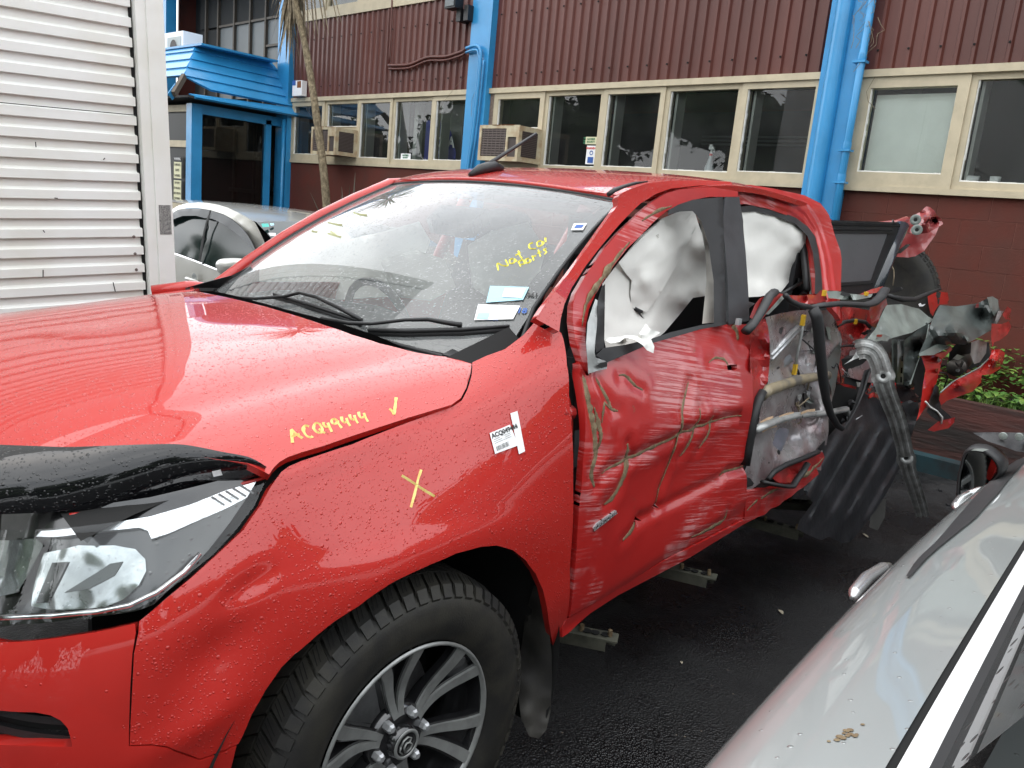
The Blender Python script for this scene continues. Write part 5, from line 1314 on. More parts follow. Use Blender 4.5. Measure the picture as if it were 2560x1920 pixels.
# C pillar foot and inner reds
tq('pillar_foot',[(915,-40,.72),(1085,-40,.72),(1085,180,.76),(1060,205,.76),(960,190,.76),(915,120,.74)],M_scrl,.004,16)
tq('pillar_foot',[(1010,360,.78),(1090,370,.78),(1100,450,.78),(1100,530,.78),(1050,560,.78),(1030,480,.78)],M_crush,.008,14)
tq('inner_wheelhouse',[(1100,360,.62),(1240,370,.60),(1400,400,.60),(1440,520,.60),(1350,660,.62),(1260,760,.66),(1180,880,.70),(1150,1150,.74),(1050,1160,.78),(1050,1050,.79),(1090,850,.76),(1090,650,.74),(1060,560,.72)],M_crush,.02,8,55,[(1250,600,.55)])
tq('inner_void',[(1090,365,.61),(1230,375,.59),(1240,470,.59),(1110,470,.61)],M_void,0)
tq('inner_red_strip',[(1240,390,.62),(1370,400,.61),(1350,500,.61),(1225,480,.62)],M_crush,.006,14)
tq('wheelhouse_grey',[(1200,870,.69),(1300,880,.68),(1340,960,.68),(1370,1040,.68),(1300,1110,.69),(1160,1110,.72)],M_pinks,.004,8)
tq('red_strip',[(1050,1150,.80),(1150,1165,.80),(1250,1190,.80),(1245,1215,.80),(1120,1185,.80)],M_crush,.003,14)
tq('red_strip',[(1340,1245,.82),(1420,1250,.82),(1500,1280,.83),(1505,1310,.83),(1430,1300,.82),(1345,1265,.82)],M_crush,.003,14)
ts('red_strip',[(1430,160,.86),(1520,175,.87),(1610,160,.90),(1650,155,.92),(1590,180,.90),(1520,200,.88),(1455,200,.87)],M_crush,.004,14)
tq('inner_arch_edge',[(1010,560,.77),(1060,600,.76),(1095,680,.75),(1070,700,.76),(960,700,.77),(930,560,.77)],M_primer,.01,12)
tq('grey_curtain_steel',[(920,940,.80),(1080,720,.77),(1080,900,.785),(1050,1080,.81),(1020,1230,.84),(995,1330,.86),(985,1200,.84),(950,1100,.82)],M_primerd,.012,9,57)
# the seal that hangs in a loop
tubepart('door_seal_loop',[S(a,b,1,y) for a,b,y in zq([(800,380,.93),(840,470,.945),(860,620,.95),(870,800,.955),(890,980,.96),(910,1150,.965),(935,1320,.97),(980,1470,.975),(1050,1590,.98),(1110,1630,.98),(1180,1530,.965),(1250,1400,.95),(1310,1250,.93),(1360,1080,.91),(1400,1000,.89)])],[.021,.023,.023,.022,.021,.020,.017,.015,.013,.011,.009,.011,.014,.016,.016],M_rub,T,10,.45,up=(.5,.6,0))
tubepart('door_seal',[S(a,b,1,y) for a,b,y in zq([(770,365,.91),(900,345,.92),(1050,330,.925),(1200,335,.93),(1340,345,.935),(1430,320,.935),(1500,260,.93),(1550,180,.92)])],[.012,.017,.018,.018,.019,.020,.022,.020],M_rub,T,10,.6)
tubepart('door_seal',[S(a,b,1,y) for a,b,y in zq([(510,240,.90),(560,300,.905),(660,345,.91),(770,365,.91)])],.010,M_rub,T,8)
# upper torn strip
tq('torn_upper_strip',[(940,200,.85),(1040,195,.84),(1180,225,.84),(1330,238,.84),(1420,225,.84),(1400,260,.85),(1250,290,.86),(1100,285,.86),(960,270,.86)],M_primer,.012,12,61,[(1150,260,.80)])
tq('torn_upper_strip',[(950,190,.84),(1100,200,.83),(1230,235,.83),(1150,250,.84),(1000,225,.84)],M_void,.006)
tq('torn_red_strip',[(1280,230,.82),(1400,180,.80),(1530,145,.80),(1510,170,.80),(1460,215,.81),(1380,225,.82),(1330,240,.82)],M_crush,.004,14)
tq('torn_red_strip',[(1420,260,.90),(1500,240,.90),(1560,280,.88),(1570,340,.86),(1530,380,.86),(1490,470,.85),(1500,560,.84),(1470,590,.84),(1410,560,.85),(1380,400,.87)],M_crush,.012,12,63)
# ---- bed side: primer-grey insides of the ripped quarter
tr_('torn_bed_side',[(820,268,.82),(900,262,.80),(1000,288,.80),(1050,330,.82),(1078,345,.84),(1060,362,.86),(960,418,.90),(850,448,.93),(760,470,.94),(700,500,.93),(660,530,.92),(700,470,.90),(760,400,.88),(790,330,.84)],M_primer,.016,6,71,[(900,330,.84),(950,300,.80),(820,400,.90)],sp=7)
tr_('torn_bed_side',[(770,440,.955),(800,425,.955),(845,440,.955),(825,466,.96),(760,455,.96)],M_primer,.004,20,72,sp=5)
tr_('red_scab',[(768,430,.965),(800,428,.965),(795,442,.965),(765,440,.965)],M_crush,.002,20,sp=4)
tr_('bed_side_flap',[(1072,345,.86),(1112,268,.84),(1200,275,.86),(1320,258,.92),(1390,222,.97),(1428,240,.98),(1442,300,1.0),(1440,350,1.02),(1400,400,1.02),(1330,440,1.0),(1250,486,.97),(1180,478,.95),(1100,500,.92),(1000,530,.92),(1040,440,.88)],M_primerd,.012,4,73,[(1200,420,1.10),(1260,470,1.12),(1330,330,.92),(1150,330,.90),(1120,420,.95),(1400,300,1.0)],sp=8,sharp=20)
tr_('flap_corner',[(1370,225,.99),(1400,220,.99),(1430,238,1.0),(1434,290,1.01),(1410,330,1.01),(1385,280,1.0)],M_primer,.010,16,74,sp=5)
tr_('red_scab',[(1310,262,.925),(1328,258,.925),(1324,280,.93),(1306,284,.93)],M_crush,.001,20,sp=4)
tr_('bed_gusset',[(1000,530,.93),(1100,480,.94),(1180,492,.97),(1160,500,.97),(1080,540,.95),(1000,545,.94)],M_primer,.006,10,75,sp=6)
tr_('bed_post',[(850,446,.80),(880,460,.80),(880,700,.80),(852,690,.80)],M_primer,.0015,8,76,sp=8)
bpst=tr_('bed_post',[(882,460,.82),(918,462,.82),(912,702,.82),(880,700,.82)],M_silver,.001,8,77,sp=8)
for (a,b) in ((908,560),(904,625),(902,675)):
    tr_('post_hole',[(a-5,b-16,.83),(a+5,b-16,.83),(a+4,b+16,.83),(a-6,b+14,.83)],M_void,0,sp=4,parent=bpst)
tr_('bed_side_post',[(1042,362,.86),(1050,372,.86),(1035,450,.87),(1000,540,.88),(965,640,.88),(942,710,.88),(912,705,.84),(916,460,.84),(960,430,.85)],M_primerd,.006,5,78,[(980,500,.80)],sp=8)
tr_('bed_side_post',[(1035,455,.885),(1050,372,.875),(1056,372,.875),(1042,450,.89),(1005,545,.90),(955,700,.90),(945,700,.90)],M_primer,.001,sp=5)
tr_('bed_inner_panel',[(620,520,.72),(760,470,.74),(850,450,.76),(850,700,.78),(720,690,.78),(610,660,.76)],M_pinks,.008,5,79,sp=10)
tr_('bed_inner_panel',[(945,560,.74),(1030,550,.74),(1030,700,.76),(1010,780,.78),(950,720,.78)],M_void,.004)
tr_('quarter_red',[(1010,545,.90),(1130,525,.95),(1122,580,.95),(1095,690,.96),(1045,810,.97),(985,900,.98),(1010,800,.96),(1020,700,.94),(1035,620,.92)],M_reddry,.012,6,81,sp=8)
tr_('quarter_red',[(1080,540,.955),(1150,520,.97),(1172,488,.97),(1180,510,.975),(1130,560,.97)],M_crush,.006,12,82,sp=6)
# red outer skin curled back at the tail
tr_('curled_skin',[(1395,368,1.03),(1450,372,1.05),(1490,355,1.06),(1503,385,1.06),(1480,430,1.07),(1440,460,1.06),(1410,470,1.05),(1400,500,1.05),(1392,440,1.04)],M_crush,.012,12,83,sp=6)
tr_('curled_skin',[(1405,470,1.05),(1398,512,1.05),(1440,508,1.08),(1468,528,1.09),(1462,570,1.09),(1440,615,1.09),(1395,645,1.08),(1350,650,1.07),(1330,640,1.06),(1370,580,1.05),(1390,540,1.05)],M_reddry,.010,8,84,[(1420,570,1.12)],sp=6)
tr_('curled_skin',[(1375,565,1.045),(1392,560,1.05),(1372,620,1.06),(1340,655,1.07),(1338,690,1.07),(1290,740,1.06),(1220,765,1.05),(1150,790,1.03),(1120,815,1.02),(1108,785,1.02),(1115,745,1.02),(1180,690,1.03),(1240,655,1.04),(1320,612,1.045)],M_scrl,.008,10,85,[(1230,700,1.08)],sp=6)
tubepart('curl_edge',[S(a,b,1,y) for a,b,y in zr([(1380,560,1.05),(1330,608,1.05),(1250,650,1.045),(1180,688,1.035),(1115,745,1.025)])],.004,M_primer,T,6)
tr_('curled_skin',[(1455,320,1.04),(1480,275,1.04),(1503,290,1.05),(1495,330,1.05),(1500,350,1.05),(1470,345,1.05)],M_crush,.014,16,86,sp=5)
tr_('lamp_bracket',[(1285,470,.98),(1330,455,.98),(1370,470,.99),(1365,530,1.0),(1330,580,1.0),(1300,590,.99),(1280,540,.98)],M_silver,.012,14,87,sp=6)
tr_('lamp_bracket',[(1430,300,1.02),(1460,300,1.02),(1445,330,1.03),(1420,370,1.03),(1415,350,1.03)],M_silver,.008,14,88,sp=5)
tr_('dark_cavity',[(1200,480,.90),(1290,470,.90),(1380,470,.92),(1390,560,.94),(1320,600,.92),(1240,640,.90),(1190,640,.88),(1150,640,.86),(1165,520,.88)],M_void,.01)
tubepart('exhaust_pipe',[S(a,b,1,y) for a,b,y in zr([(1290,520,.86),(1240,570,.88),(1200,610,.92)])],.05,mat('burnt_pipe',(.10,.09,.08),rough=.5,metal=.6),T,14)
tr_('tail_tatter',[(1040,850,.99),(1085,700,.97),(1105,715,.98),(1110,760,.99),(1120,830,1.0),(1195,895,1.02),(1175,925,1.02),(1130,915,1.0),(1070,880,.99)],M_dark,.010,10,89,sp=6)
tr_('tail_tatter',[(1100,905,1.0),(1150,890,1.01),(1196,880,1.03),(1190,910,1.03),(1160,940,1.02),(1080,958,1.0),(1045,950,1.0)],M_crush,.010,12,90,sp=6)
tubepart('torn_white_edge',[S(a,b,1,y) for a,b,y in zr([(1035,795,1.0),(1060,825,1.0),(1095,845,1.0),(1125,880,1.01),(1120,915,1.01)])],.005,M_bag,T,6)
tr_('white_scrap',[(995,262,.83),(1008,256,.83),(1014,266,.83),(1036,262,.83),(1020,275,.83),(1000,275,.83)],M_white,.002,sp=4)
tr_('tail_lamp_shell',[(1045,215,.70),(1075,198,.70),(1115,195,.70),(1155,200,.71),(1162,240,.72),(1158,262,.72),(1110,265,.72),(1085,300,.73),(1075,330,.74),(1060,310,.74),(1050,260,.72)],M_reddry,.014,10,91,sp=6)
# strap rail
sr=[(660,512,.93),(700,505,.96),(745,520,.98),(775,560,1.0),(800,640,1.02),(810,700,1.03),(840,790,1.03),(875,880,1.03),(905,990,1.03),(925,1080,1.03),(940,1160,1.03),(975,1270,1.03),(1000,1350,1.03),(1020,1420,1.03)]
sc_=[S(a,b,1,y) for a,b,y in zr(sr)]
def strap(P,w):
    P=smooth(P,4); m=len(P); vs=[];fs=[]
    prof=[(-1,.004),(-.85,0),(-.62,.001),(-.50,.007),(-.22,.007),(-.12,.001),(.12,.001),(.22,.007),(.50,.007),(.62,.001),(.85,0),(1,.004)]
    for i,p in enumerate(P):
        t=(P[min(i+1,m-1)]-P[max(i-1,0)]).normalized(); o=(CAM-p).normalized(); s=t.cross(o).normalized(); n=s.cross(t); k=i/(m-1)
        ww=w*(1.15-.25*k)*(1+.22*exp(-((k-.33)/.03)**2)+.25*exp(-((k-.72)/.025)**2))
        for a,h in prof: vs.append(p+s*a*ww+n*(h if n.dot(o)>0 else -h)*(1-.8*exp(-((k-.33)/.03)**2))*(1-.8*exp(-((k-.72)/.025)**2)))
    q=len(prof)
    for i in range(m-1):
        for j in range(q-1): fs.append((i*q+j,i*q+j+1,i*q+q+j+1,i*q+q+j))
    return mesh('strap_rail',vs,fs,M_strap,T,True,auto=20),P
M_strap=mat('bare_bent_steel',(.55,.56,.55),rough=.4,metal=.25,col2=(.28,.27,.26),vscale=16,bump=.001,bscale=60)
so3,PP=strap(sc_,.036)
for k in (.33,.72):
    p=PP[int(k*(len(PP)-1))]; o=(CAM-p).normalized()
    m=MB(); m.lathe(p+o*.004,o,[(0,.030),(.004,.026),(.004,.011),(-.002,.010)],20); m.build('mounting_ring',M_silver,so3,True)
    m=MB(); m.lathe(p+o*.006,o,[(0,.010),(0,0)],12); m.build('bolt_hole',M_void,so3)
tq('strap_root',[(1120,960,.93),(1200,900,.93),(1260,810,.93),(1330,770,.94),(1400,790,.96),(1380,860,.96),(1300,880,.95),(1220,910,.94)],M_silver,.012,14,92)
# wheel-arch liner, ribbed black plastic hanging to the ground
def liner():
    L=zs([(560,1000,.90),(700,600,.88),(860,420,.86),(1000,330,.84),(1060,150,.80),(1150,60,.78),(1300,20,.78),(1480,20,.80),(1600,60,.84),(1640,150,.88),(1650,240,.90),(1610,380,.90),(1560,560,.90),(1520,700,.90),(1450,830,.90),(1400,930,.91),(1330,1050,.92),(1250,1180,.93),(1120,1350,.95),(1000,1490,.96),(920,1500,.96),(800,1440,.96),(730,1475,.96),(640,1440,.96),(500,1370,.95),(520,1290,.94),(650,1120,.92),(620,1080,.92)])
    f=idw(L); rv,fs=tri2d([(p[0],p[1]) for p in L],7)
    P=[]
    for p in rv:
        a=(p.x-1860)*3.771; b=(p.y-960)*3.771
        ph=(a*.86+b*.5)/150.; rb=abs((ph%1)-.5)*2; rib=sstep(.35,.6,rb)*.030*sstep(300,460,b)*(1-sstep(1150,1400,b))
        q=S(p.x,p.y,1,f(p.x,p.y)); q=q+pdir(p.x,p.y).normalized()*(-rib+.010*nz(q,8,3)); P.append(q)
    fs=[t if (P[t[1]]-P[t[0]]).cross(P[t[2]]-P[t[0]]).dot(CAM-P[t[0]])>=0 else t[::-1] for t in fs]
    return mesh('wheel_arch_liner',P,fs,mat('muddy_black_liner',(.007,.008,.010),rough=.42,spec=.35,col2=(.018,.019,.022),vscale=7,bump=.002,bscale=30),T,True,auto=50)
liner()
ts('liner_piece',[(1480,180,.93),(1560,150,.94),(1640,180,.95),(1650,280,.95),(1600,420,.95),(1540,520,.94),(1500,420,.93),(1540,300,.93)],M_dark,.012,10,95)
ts('mud_guard_piece',[(1200,1180,.93),(1290,1100,.92),(1340,1080,.92),(1330,1250,.93),(1260,1380,.94),(1180,1350,.94)],mat('dull_grey_flap',(.055,.055,.05),rough=.8,var=.4,vscale=6),.004,8,96)
tq('black_trim_bar',[(1330,1020,.90),(1400,1000,.89),(1330,1250,.93),(1220,1500,.96),(1150,1640,.97),(1120,1600,.97),(1220,1400,.95)],M_rub,.002,sp=8)
# ---- tonneau board, tail flap and bed
zB=lambda l: Zm(2080,480,4.608,l)
tb=[(-10,365,.80),(600,375,.70),(790,395,.66),(760,430,.66),(480,1110,.80),(300,1180,.86),(100,1160,.90),(20,1100,.90)]
def px_plane(name,l,mt,th=.012,parent=T):
    P=[S(a,b,1,y) for a,b,y in zB(l)]; n=(P[1]-P[0]).cross(P[3]-P[0]).normalized(); n=-n if n.dot(CAM-P[0])>0 else n
    m=MB(); m.prism(P,n*th); return m.build(name,mt,parent)
M_board=mat('grey_tonneau',(.075,.080,.086),rough=.42,var=.15,vscale=4,wet=[(.02,.05,.2,.6,.6)])
M_boardf=mat('dark_tonneau_frame',(.028,.030,.032),rough=.4,wet=[(.02,.05,.22,.4,.6)])
def TB(a,b):  # board plane
    A=S(2076,560,0,-2.72); Bq=S(2246,564,0,-3.62); Cq=S(2184,720,0,-3.30); Dq=S(2076,730,0,-2.66)
    return (A*(1-a)+Bq*a)*(1-b)+(Dq*(1-a)+Cq*a)*b
vs,fs=grid(TB,-.05,1,4,0,1.1,4); tono=mesh('tonneau_cover',vs,fs,M_board,T)
nT=(TB(1,0)-TB(0,0)).cross(TB(0,1)-TB(0,0)).normalized(); nT = nT if nT.dot(CAM-TB(0,0))>0 else -nT
m=MB(); m.bar(TB(-.05,.035)+nT*.006,TB(1.0,.035)+nT*.006,.012,.07,up=nT) if False else None
def strip(name,a0,b0,a1,b1,w,mt,lift=.004,dirn=(0,1)):
    p,q=TB(a0,b0),TB(a1,b1); t=(q-p).normalized(); s=nT.cross(t)*w
    m=MB(); m.add([p-s+nT*lift,q-s+nT*lift,q+s+nT*lift,p+s+nT*lift],[(0,1,2,3)]); m.prism([p-s+nT*lift,q-s+nT*lift,q+s+nT*lift,p+s+nT*lift],-nT*.004); return m.build(name,mt,tono)
strip('cover_frame',-.05,.04,1.02,.04,.030,M_boardf); strip('cover_frame',.94,.0,.94,1.1,.045,M_boardf,.006); strip('cover_frame',-.05,.97,1.0,.97,.030,M_boardf,.005)
strip('cover_edge',-.05,0.,1.02,0.,.006,M_void,.008); strip('cover_edge',-.05,.085,.90,.085,.003,M_void,.008); strip('cover_edge',.0,.93,.90,.93,.003,M_void,.008)
e0,e1=TB(1.05,-.01),TB(1.02,1.12)
tubepart('cover_rail',[e0,e0.lerp(e1,.5),e1],.040,mat('rail_black',(.012,.016,.022),rough=.25,coat=.5),tono,12,.7)
def tB(name,l,mt,amp,fr,seed,inner=(),sp=6,holes=(),sharp=26): return torn(name,zB(l),mt,T,sp,amp,fr,zB(inner),.003,0,seed,[zB(h) for h in holes],True,sharp)
M_pinkred=mat('faded_red_paint',(.30,.045,.045),rough=.4,coat=1,coat_r=.06,var=.2,vscale=9)
tB('tail_flap',[(770,400,-3.9),(830,330,-3.9),(870,300,-3.9),(1010,235,-3.95),(1085,165,-4.0),(1130,175,-4.0),(1180,215,-4.02),(1210,270,-4.05),(1255,310,-4.05),(1280,368,-4.08),(1240,395,-4.05),(1180,430,-4.0),(1110,470,-3.95),(960,490,-3.9),(830,450,-3.9)],M_pinkred,.035,7,101,[(1120,300,-3.8),(1180,330,-4.2),(1040,380,-3.85)])
tB('tail_flap',[(800,470,-3.9),(960,490,-3.9),(1110,470,-3.92),(1235,395,-3.98),(1190,500,-3.95),(1110,610,-3.92),(1060,680,-3.9),(960,740,-3.9),(880,755,-3.9),(715,745,-3.9)],M_pinkred,.008,5,103,[],6,[[(740,690),(850,605),(905,600),(870,640),(790,705),(750,710)]])
tubepart('tail_rail',[S(a,b,0,x) for a,b,x in zB([(300,378,-3.6),(500,365,-3.7),(730,355,-3.8),(860,310,-3.88)])],[.006,.010,.016,.016],M_pinkred,T,8)
for (a,b) in ((962,320),(978,435)):
    c=S(*zB([(a,b)])[0],0,-3.86); o=(CAM-c).normalized(); m=MB(); m.lathe(c,o,[(0,.030),(.003,.024),(.003,.010),(0,.009)],16); m.build('grommet',M_primer,T,True)
    m=MB(); m.lathe(c+o*.004,o,[(0,.010),(0,0)],10); m.build('bolt_hole',M_void,T)
tubepart('bed_edge_rail',[S(a,b,0,x) for a,b,x in zB([(610,1185,-3.1),(800,1235,-3.3),(950,1240,-3.5),(1100,1175,-3.8),(1250,1115,-4.0)])],[.010,.014,.014,.012,.006],M_rub,T,8)
m=MB(); c=[S(a,b,0,-3.2) for a,b in zB([(660,1160),(740,1095),(790,1095),(805,1120),(720,1160)])]; m.prism(c,(-.02,0,0)); m.build('bed_tab',M_rub,T)
m=MB(); m.box((-3.6,.1,1.02),(1.5,1.1,.04)); m.build('bed_floor',M_void,T)
tubepart('wire',[S(a,b,0,-3.6) for a,b in zB([(690,850),(712,900),(715,980),(700,1080)])],.003,M_dead,T,4)

# small torn scraps, clips and wire ends scattered over the wreck
rs=random.Random(77)
reg=[(zq([(360,560)])[0],zq([(1000,1000)])[0],.765,8,(M_silver,M_black,M_primer)),(zq([(640,1150)])[0],zq([(1000,1400)])[0],.785,8,(M_silver,M_primer,M_steel)),
     (zq([(1100,560)])[0],zq([(1400,1100)])[0],.64,8,(M_crush,M_black,M_silver)),(zr([(1100,540)])[0],zr([(1380,640)])[0],.93,8,(M_black,M_silver,M_crush)),
     (zr([(700,700)])[0],zr([(1000,820)])[0],.84,10,(M_dark,M_dark,M_crush)),(zr([(560,620)])[0],zr([(720,900)])[0],.80,6,(M_dark,M_black,M_silver))]
for (p0,p1,y,n,ms_) in reg:
    for i in range(n):
        u=rs.uniform(p0[0],p1[0]); v=rs.uniform(p0[1],p1[1]); w=rs.uniform(4,13); h=rs.uniform(5,20); a=rs.uniform(0,3.1); k=rs.randint(4,7)
        pts=[]
        for j in range(k):
            q=2*pi*j/k; r_=rs.uniform(.55,1.1); x=cos(q)*w*r_; z=sin(q)*h*r_; pts.append((u+x*cos(a)-z*sin(a),v+x*sin(a)+z*cos(a),y+rs.uniform(.0,.03)))
        torn('torn_scrap',pts,ms_[rs.randrange(3)],T,5,.006,22,(),.002,1,i,(),True,24)
for i in range(16):
    p0,p1,y,n,ms_=reg[i%6]; u=rs.uniform(p0[0],p1[0]); v=rs.uniform(p0[1],p1[1]); L=[]
    for j in range(5): L.append(S(u+j*rs.uniform(-6,9),v+j*rs.uniform(-4,14),1,y+.03+rs.uniform(-.01,.02)))
    tubepart('wire',smooth(L,3),rs.uniform(.0015,.004),(M_rub,M_dead,M_steel)[i%3],T,5)
# ------------------------------------------------------------------ front wheel
WC=V((0,.785,.388))
def wheel(parent,c,R,halfw,side,name='wheel'):
    w=bpy.data.objects.new(name,None); link(w,parent); w.location=c-wloc(parent)
    prof=[(-halfw*.86,.245),(-halfw*.97,.29),(-halfw*1.0,.33),(-halfw*.93,.362),(-halfw*.80,.378),(-halfw*.5,.386),(0,.388),(halfw*.5,.386),(halfw*.80,.378),(halfw*.90,.366),(halfw*.95,.352),(halfw*1.0,.325),(halfw*1.02,.30),(halfw*.97,.27),(halfw*.90,.252),(halfw*.86,.244)]
    m=MB(); m.lathe(c,(0,side,0),[(a,(r-.010)*R/.388 if r>.36 else r*R/.388) for a,r in prof],96)
    ty=m.build('tyre',M_tyre,w,True)
    # tread blocks: shoulder blocks, two zigzag ribs
    def rp(ang,a,r): return c+V((sin(ang)*r,side*a,cos(ang)*r))
    n=62; m=MB()
    def blk(a0,a1,q0,q1,sk,r0,r1,top0,top1):
        vs=[]
        for (a,rr) in ((a0,top0),(a1,top1)):
            for q in (q0,q1):
                vs.append(rp(q+sk*(a-a0)/(a1-a0),a,rr-.012)); vs.append(rp(q+sk*(a-a0)/(a1-a0),a,rr))
        m.add(vs,[(1,3,7,5),(0,1,5,4),(2,6,7,3),(0,2,3,1),(4,5,7,6)])
    st=2*pi/n
    for i in range(n):
        q=i*st
        blk(halfw*.52,halfw*.86,q,q+st*.80,.5*st,0,0,.3865,.376)
        # shoulder drop
        vs=[rp(q+.5*st,halfw*.86,.376),rp(q+.5*st+st*.72,halfw*.86,.376),rp(q+.62*st+st*.66,halfw*.985,.352),rp(q+.62*st,halfw*.985,.352),rp(q+.5*st,halfw*.84,.36),rp(q+1.22*st,halfw*.84,.36),rp(q+1.28*st,halfw*.96,.345),rp(q+.62*st,halfw*.96,.345)]
        m.add(vs,[(0,1,2,3),(0,4,5,1),(2,6,7,3),(0,3,7,4),(1,5,6,2)])
        blk(halfw*.17,halfw*.48,q,q+st*.86,-.7*st,0,0,.3885,.387)
        blk(-halfw*.16,halfw*.13,q+.3*st,q+st*1.16,.7*st,0,0,.389,.389)
        blk(-halfw*.49,-halfw*.20,q,q+st*.86,-.7*st,0,0,.387,.3885)
        blk(-halfw*.88,-halfw*.53,q,q+st*.80,.5*st,0,0,.374,.3865)
    tr=m.build('tread_blocks',M_tyre,w); tr['kind']='stuff'
    m=MB()  # sipes as thin cuts standing as dark lines in the shoulder blocks
    for i in range(n):
        for k in (.25,.5):
            q=i*st+st*k; vs=[rp(q,halfw*.55,.3872),rp(q+st*.06,halfw*.55,.3872),rp(q+.5*st+st*.06,halfw*.80,.3802),rp(q+.5*st,halfw*.80,.3802)]
            m.add(vs,[(0,1,2,3)])
    m.build('sipes',M_void,w)['kind']='stuff'
    return w
wh=wheel(trk,WC,.388,.1325,1)
rimc=WC+V((0,.092,0))
def rimpart(name,prof,mt,n=64):
    m=MB(); m.lathe(WC,(0,1,0),prof,n); return m.build(name,mt,wh,True)
rimpart('rim_lip',[(.118,.243),(.123,.240),(.123,.2355),(.112,.232)],M_alloy)
rimpart('rim_barrel',[(.116,.236),(.09,.228),(.0,.218),(-.06,.21)],M_gloss)
rimpart('brake_disc',[(-.02,.0),(-.02,.17),(-.03,.17)],M_steel,40)
m=MB(); m.lathe(WC,(0,1,0),[(.0,.228),(-.07,.228),(-.07,.0)],40); m.build('wheel_back',M_void,wh)
# six twin-bladed spokes
def spoke(a0,da,w0,w1,sweep,mt,zo,r0=.062,r1=.236,name='spoke'):
    vs=[];fs=[];N=10
    for i in range(N+1):
        t=i/N; r=lerp(r0,r1,t); a=a0+da*t+sweep*sin(pi*t*.5)
        wd=lerp(w0,w1,t**1.3); y=.088+.030*sstep(0,.9,t)+zo-.016*sin(pi*t)
        rad=V((sin(a),0,cos(a))); tan=V((cos(a),0,-sin(a)))
        for e,h in ((-1,-.020),(-1,0),(1,0),(1,-.020)): vs.append(WC+rad*r+tan*wd*e+V((0,y+h,0)))
    for i in range(N):
        for j in range(3): fs.append((i*4+j,i*4+j+1,i*4+4+j+1,i*4+4+j))
    fs.append((0,3,2,1)); 
    return mesh(name,vs,fs,mt,wh,True,auto=35)
for k in range(6):
    a=radians(60*k+8)
    for s_,sw in ((-.19,.10),(.22,-.10)):
        spoke(a+s_*.55,s_*.75,.008,.0150,sw*.6,M_alloy,.0)
        spoke(a+s_*.55,s_*.75,.014,.022,sw*.6,M_gloss,-.007,name='spoke_side')
    spoke(a,0,.020,.030,0,M_gloss,-.022,name='spoke_web')
rimpart('hub',[(.060,.085),(.078,.080),(.088,.062),(.088,.0)],M_gloss,40)
cap=rimpart('hub_cap',[(.086,.040),(.104,.036),(.108,.030),(.108,.0)],M_gloss,36)
m=MB(); m.lathe(WC,(0,1,0),[(.1085,.036),(.111,.034),(.111,.029),(.1085,.028)],40); m.build('badge_ring',M_alloy,cap,True)
# round lion-like heraldic mark in relief: simple strokes
em=[[(-.018,.002),(-.010,.014),(.002,.018),(.012,.012),(.008,.002),(-.002,.004)],[(.008,.002),(.016,-.006),(.012,-.016),(.0,-.020)],[(-.002,.004),(-.008,-.006),(-.004,-.018)],[(-.018,.002),(-.020,-.010),(-.012,-.018)]]
m=MB()
for l in em: m.tube([WC+V((-a,.1095,b)) for a,b in l],.0028,6,True,.6)
m.build('emblem',M_alloy,cap,True)
for k in range(6):
    a=radians(60*k+38); c=WC+V((sin(a)*.066,.082,cos(a)*.066)); m=MB(); m.lathe(c,(0,1,0),[(0,.0125),(.018,.0115),(.024,.007),(.024,0)],6); m.build('lug_nut',M_steel,wh)
# wheel house and mud flap
m=MB(); m.lathe(V((0,.0,.40)),(0,1,0),[(.50,.50),(.78,.52),(.905,.495)],48,pi*.0,2*pi); 
lin=[]
vs,fs=grid(lambda a,b: V((sin(a)*lerp(.46,.50,b)*1.02,lerp(.45,.915,b),.40+cos(a)*lerp(.45,.485,b))),radians(-112),radians(112),40,0,1,6); mesh('wheel_house',vs,fs,M_void,trk,True)
m=MB(); m.box((0,.45,.55),(1.0,.02,.7)); m.build('inner_wing',M_void,trk)
mf=Zm(550,1300,2.4578,[(1985,430,.90),(2003,520,.90),(2025,700,.90),(2038,830,.905),(2040,1000,.91),(2030,1180,.915),(2005,1290,.92),(1960,1345,.92),(1900,1330,.91),(1850,1220,.88),(1830,1050,.84),(1850,800,.80),(1880,560,.80),(1930,400,.86)])
torn('mud_flap',mf,mat('dusty_mud_flap',(.020,.019,.018),rough=.7,col2=(.05,.047,.04),vscale=5),trk,10,.004,5,(),.008,1,5,(),False,60)
# ------------------------------------------------------------------ writing on the truck
def stroke(F,pts,w,mt,parent,name='stroke',lift=.0012,g=(0,0),map2=None):
    P=[]
    for p in pts: 
        q=hit(F,p[0],p[1],*g); g=q; P.append(q)
    W=[F(*q) for q in P]; W=smooth(W,4) if len(W)>2 else [W[0].lerp(W[1],t/4) for t in range(5)]
    vs=[];fs=[];n=len(W)
    for i,p in enumerate(W):
        t=(W[min(i+1,n-1)]-W[max(i-1,0)]).normalized(); o=(CAM-p).normalized(); s=t.cross(o).normalized(); k=w*(.8+.35*nz(p,60,2))
        for e in (-1,1): vs.append(p+s*k*e+o*lift)
    for i in range(n-1): fs.append((2*i,2*i+1,2*i+3,2*i+2))
    return vs,fs
def writing(name,F,strokes,w,mt,parent,g,lift=.0012):
    for s in strokes: 
        m=MB(); m.add(*stroke(F,s,w,mt,parent,g=g,lift=lift)); m.build('pen_stroke',mt,parent,True)
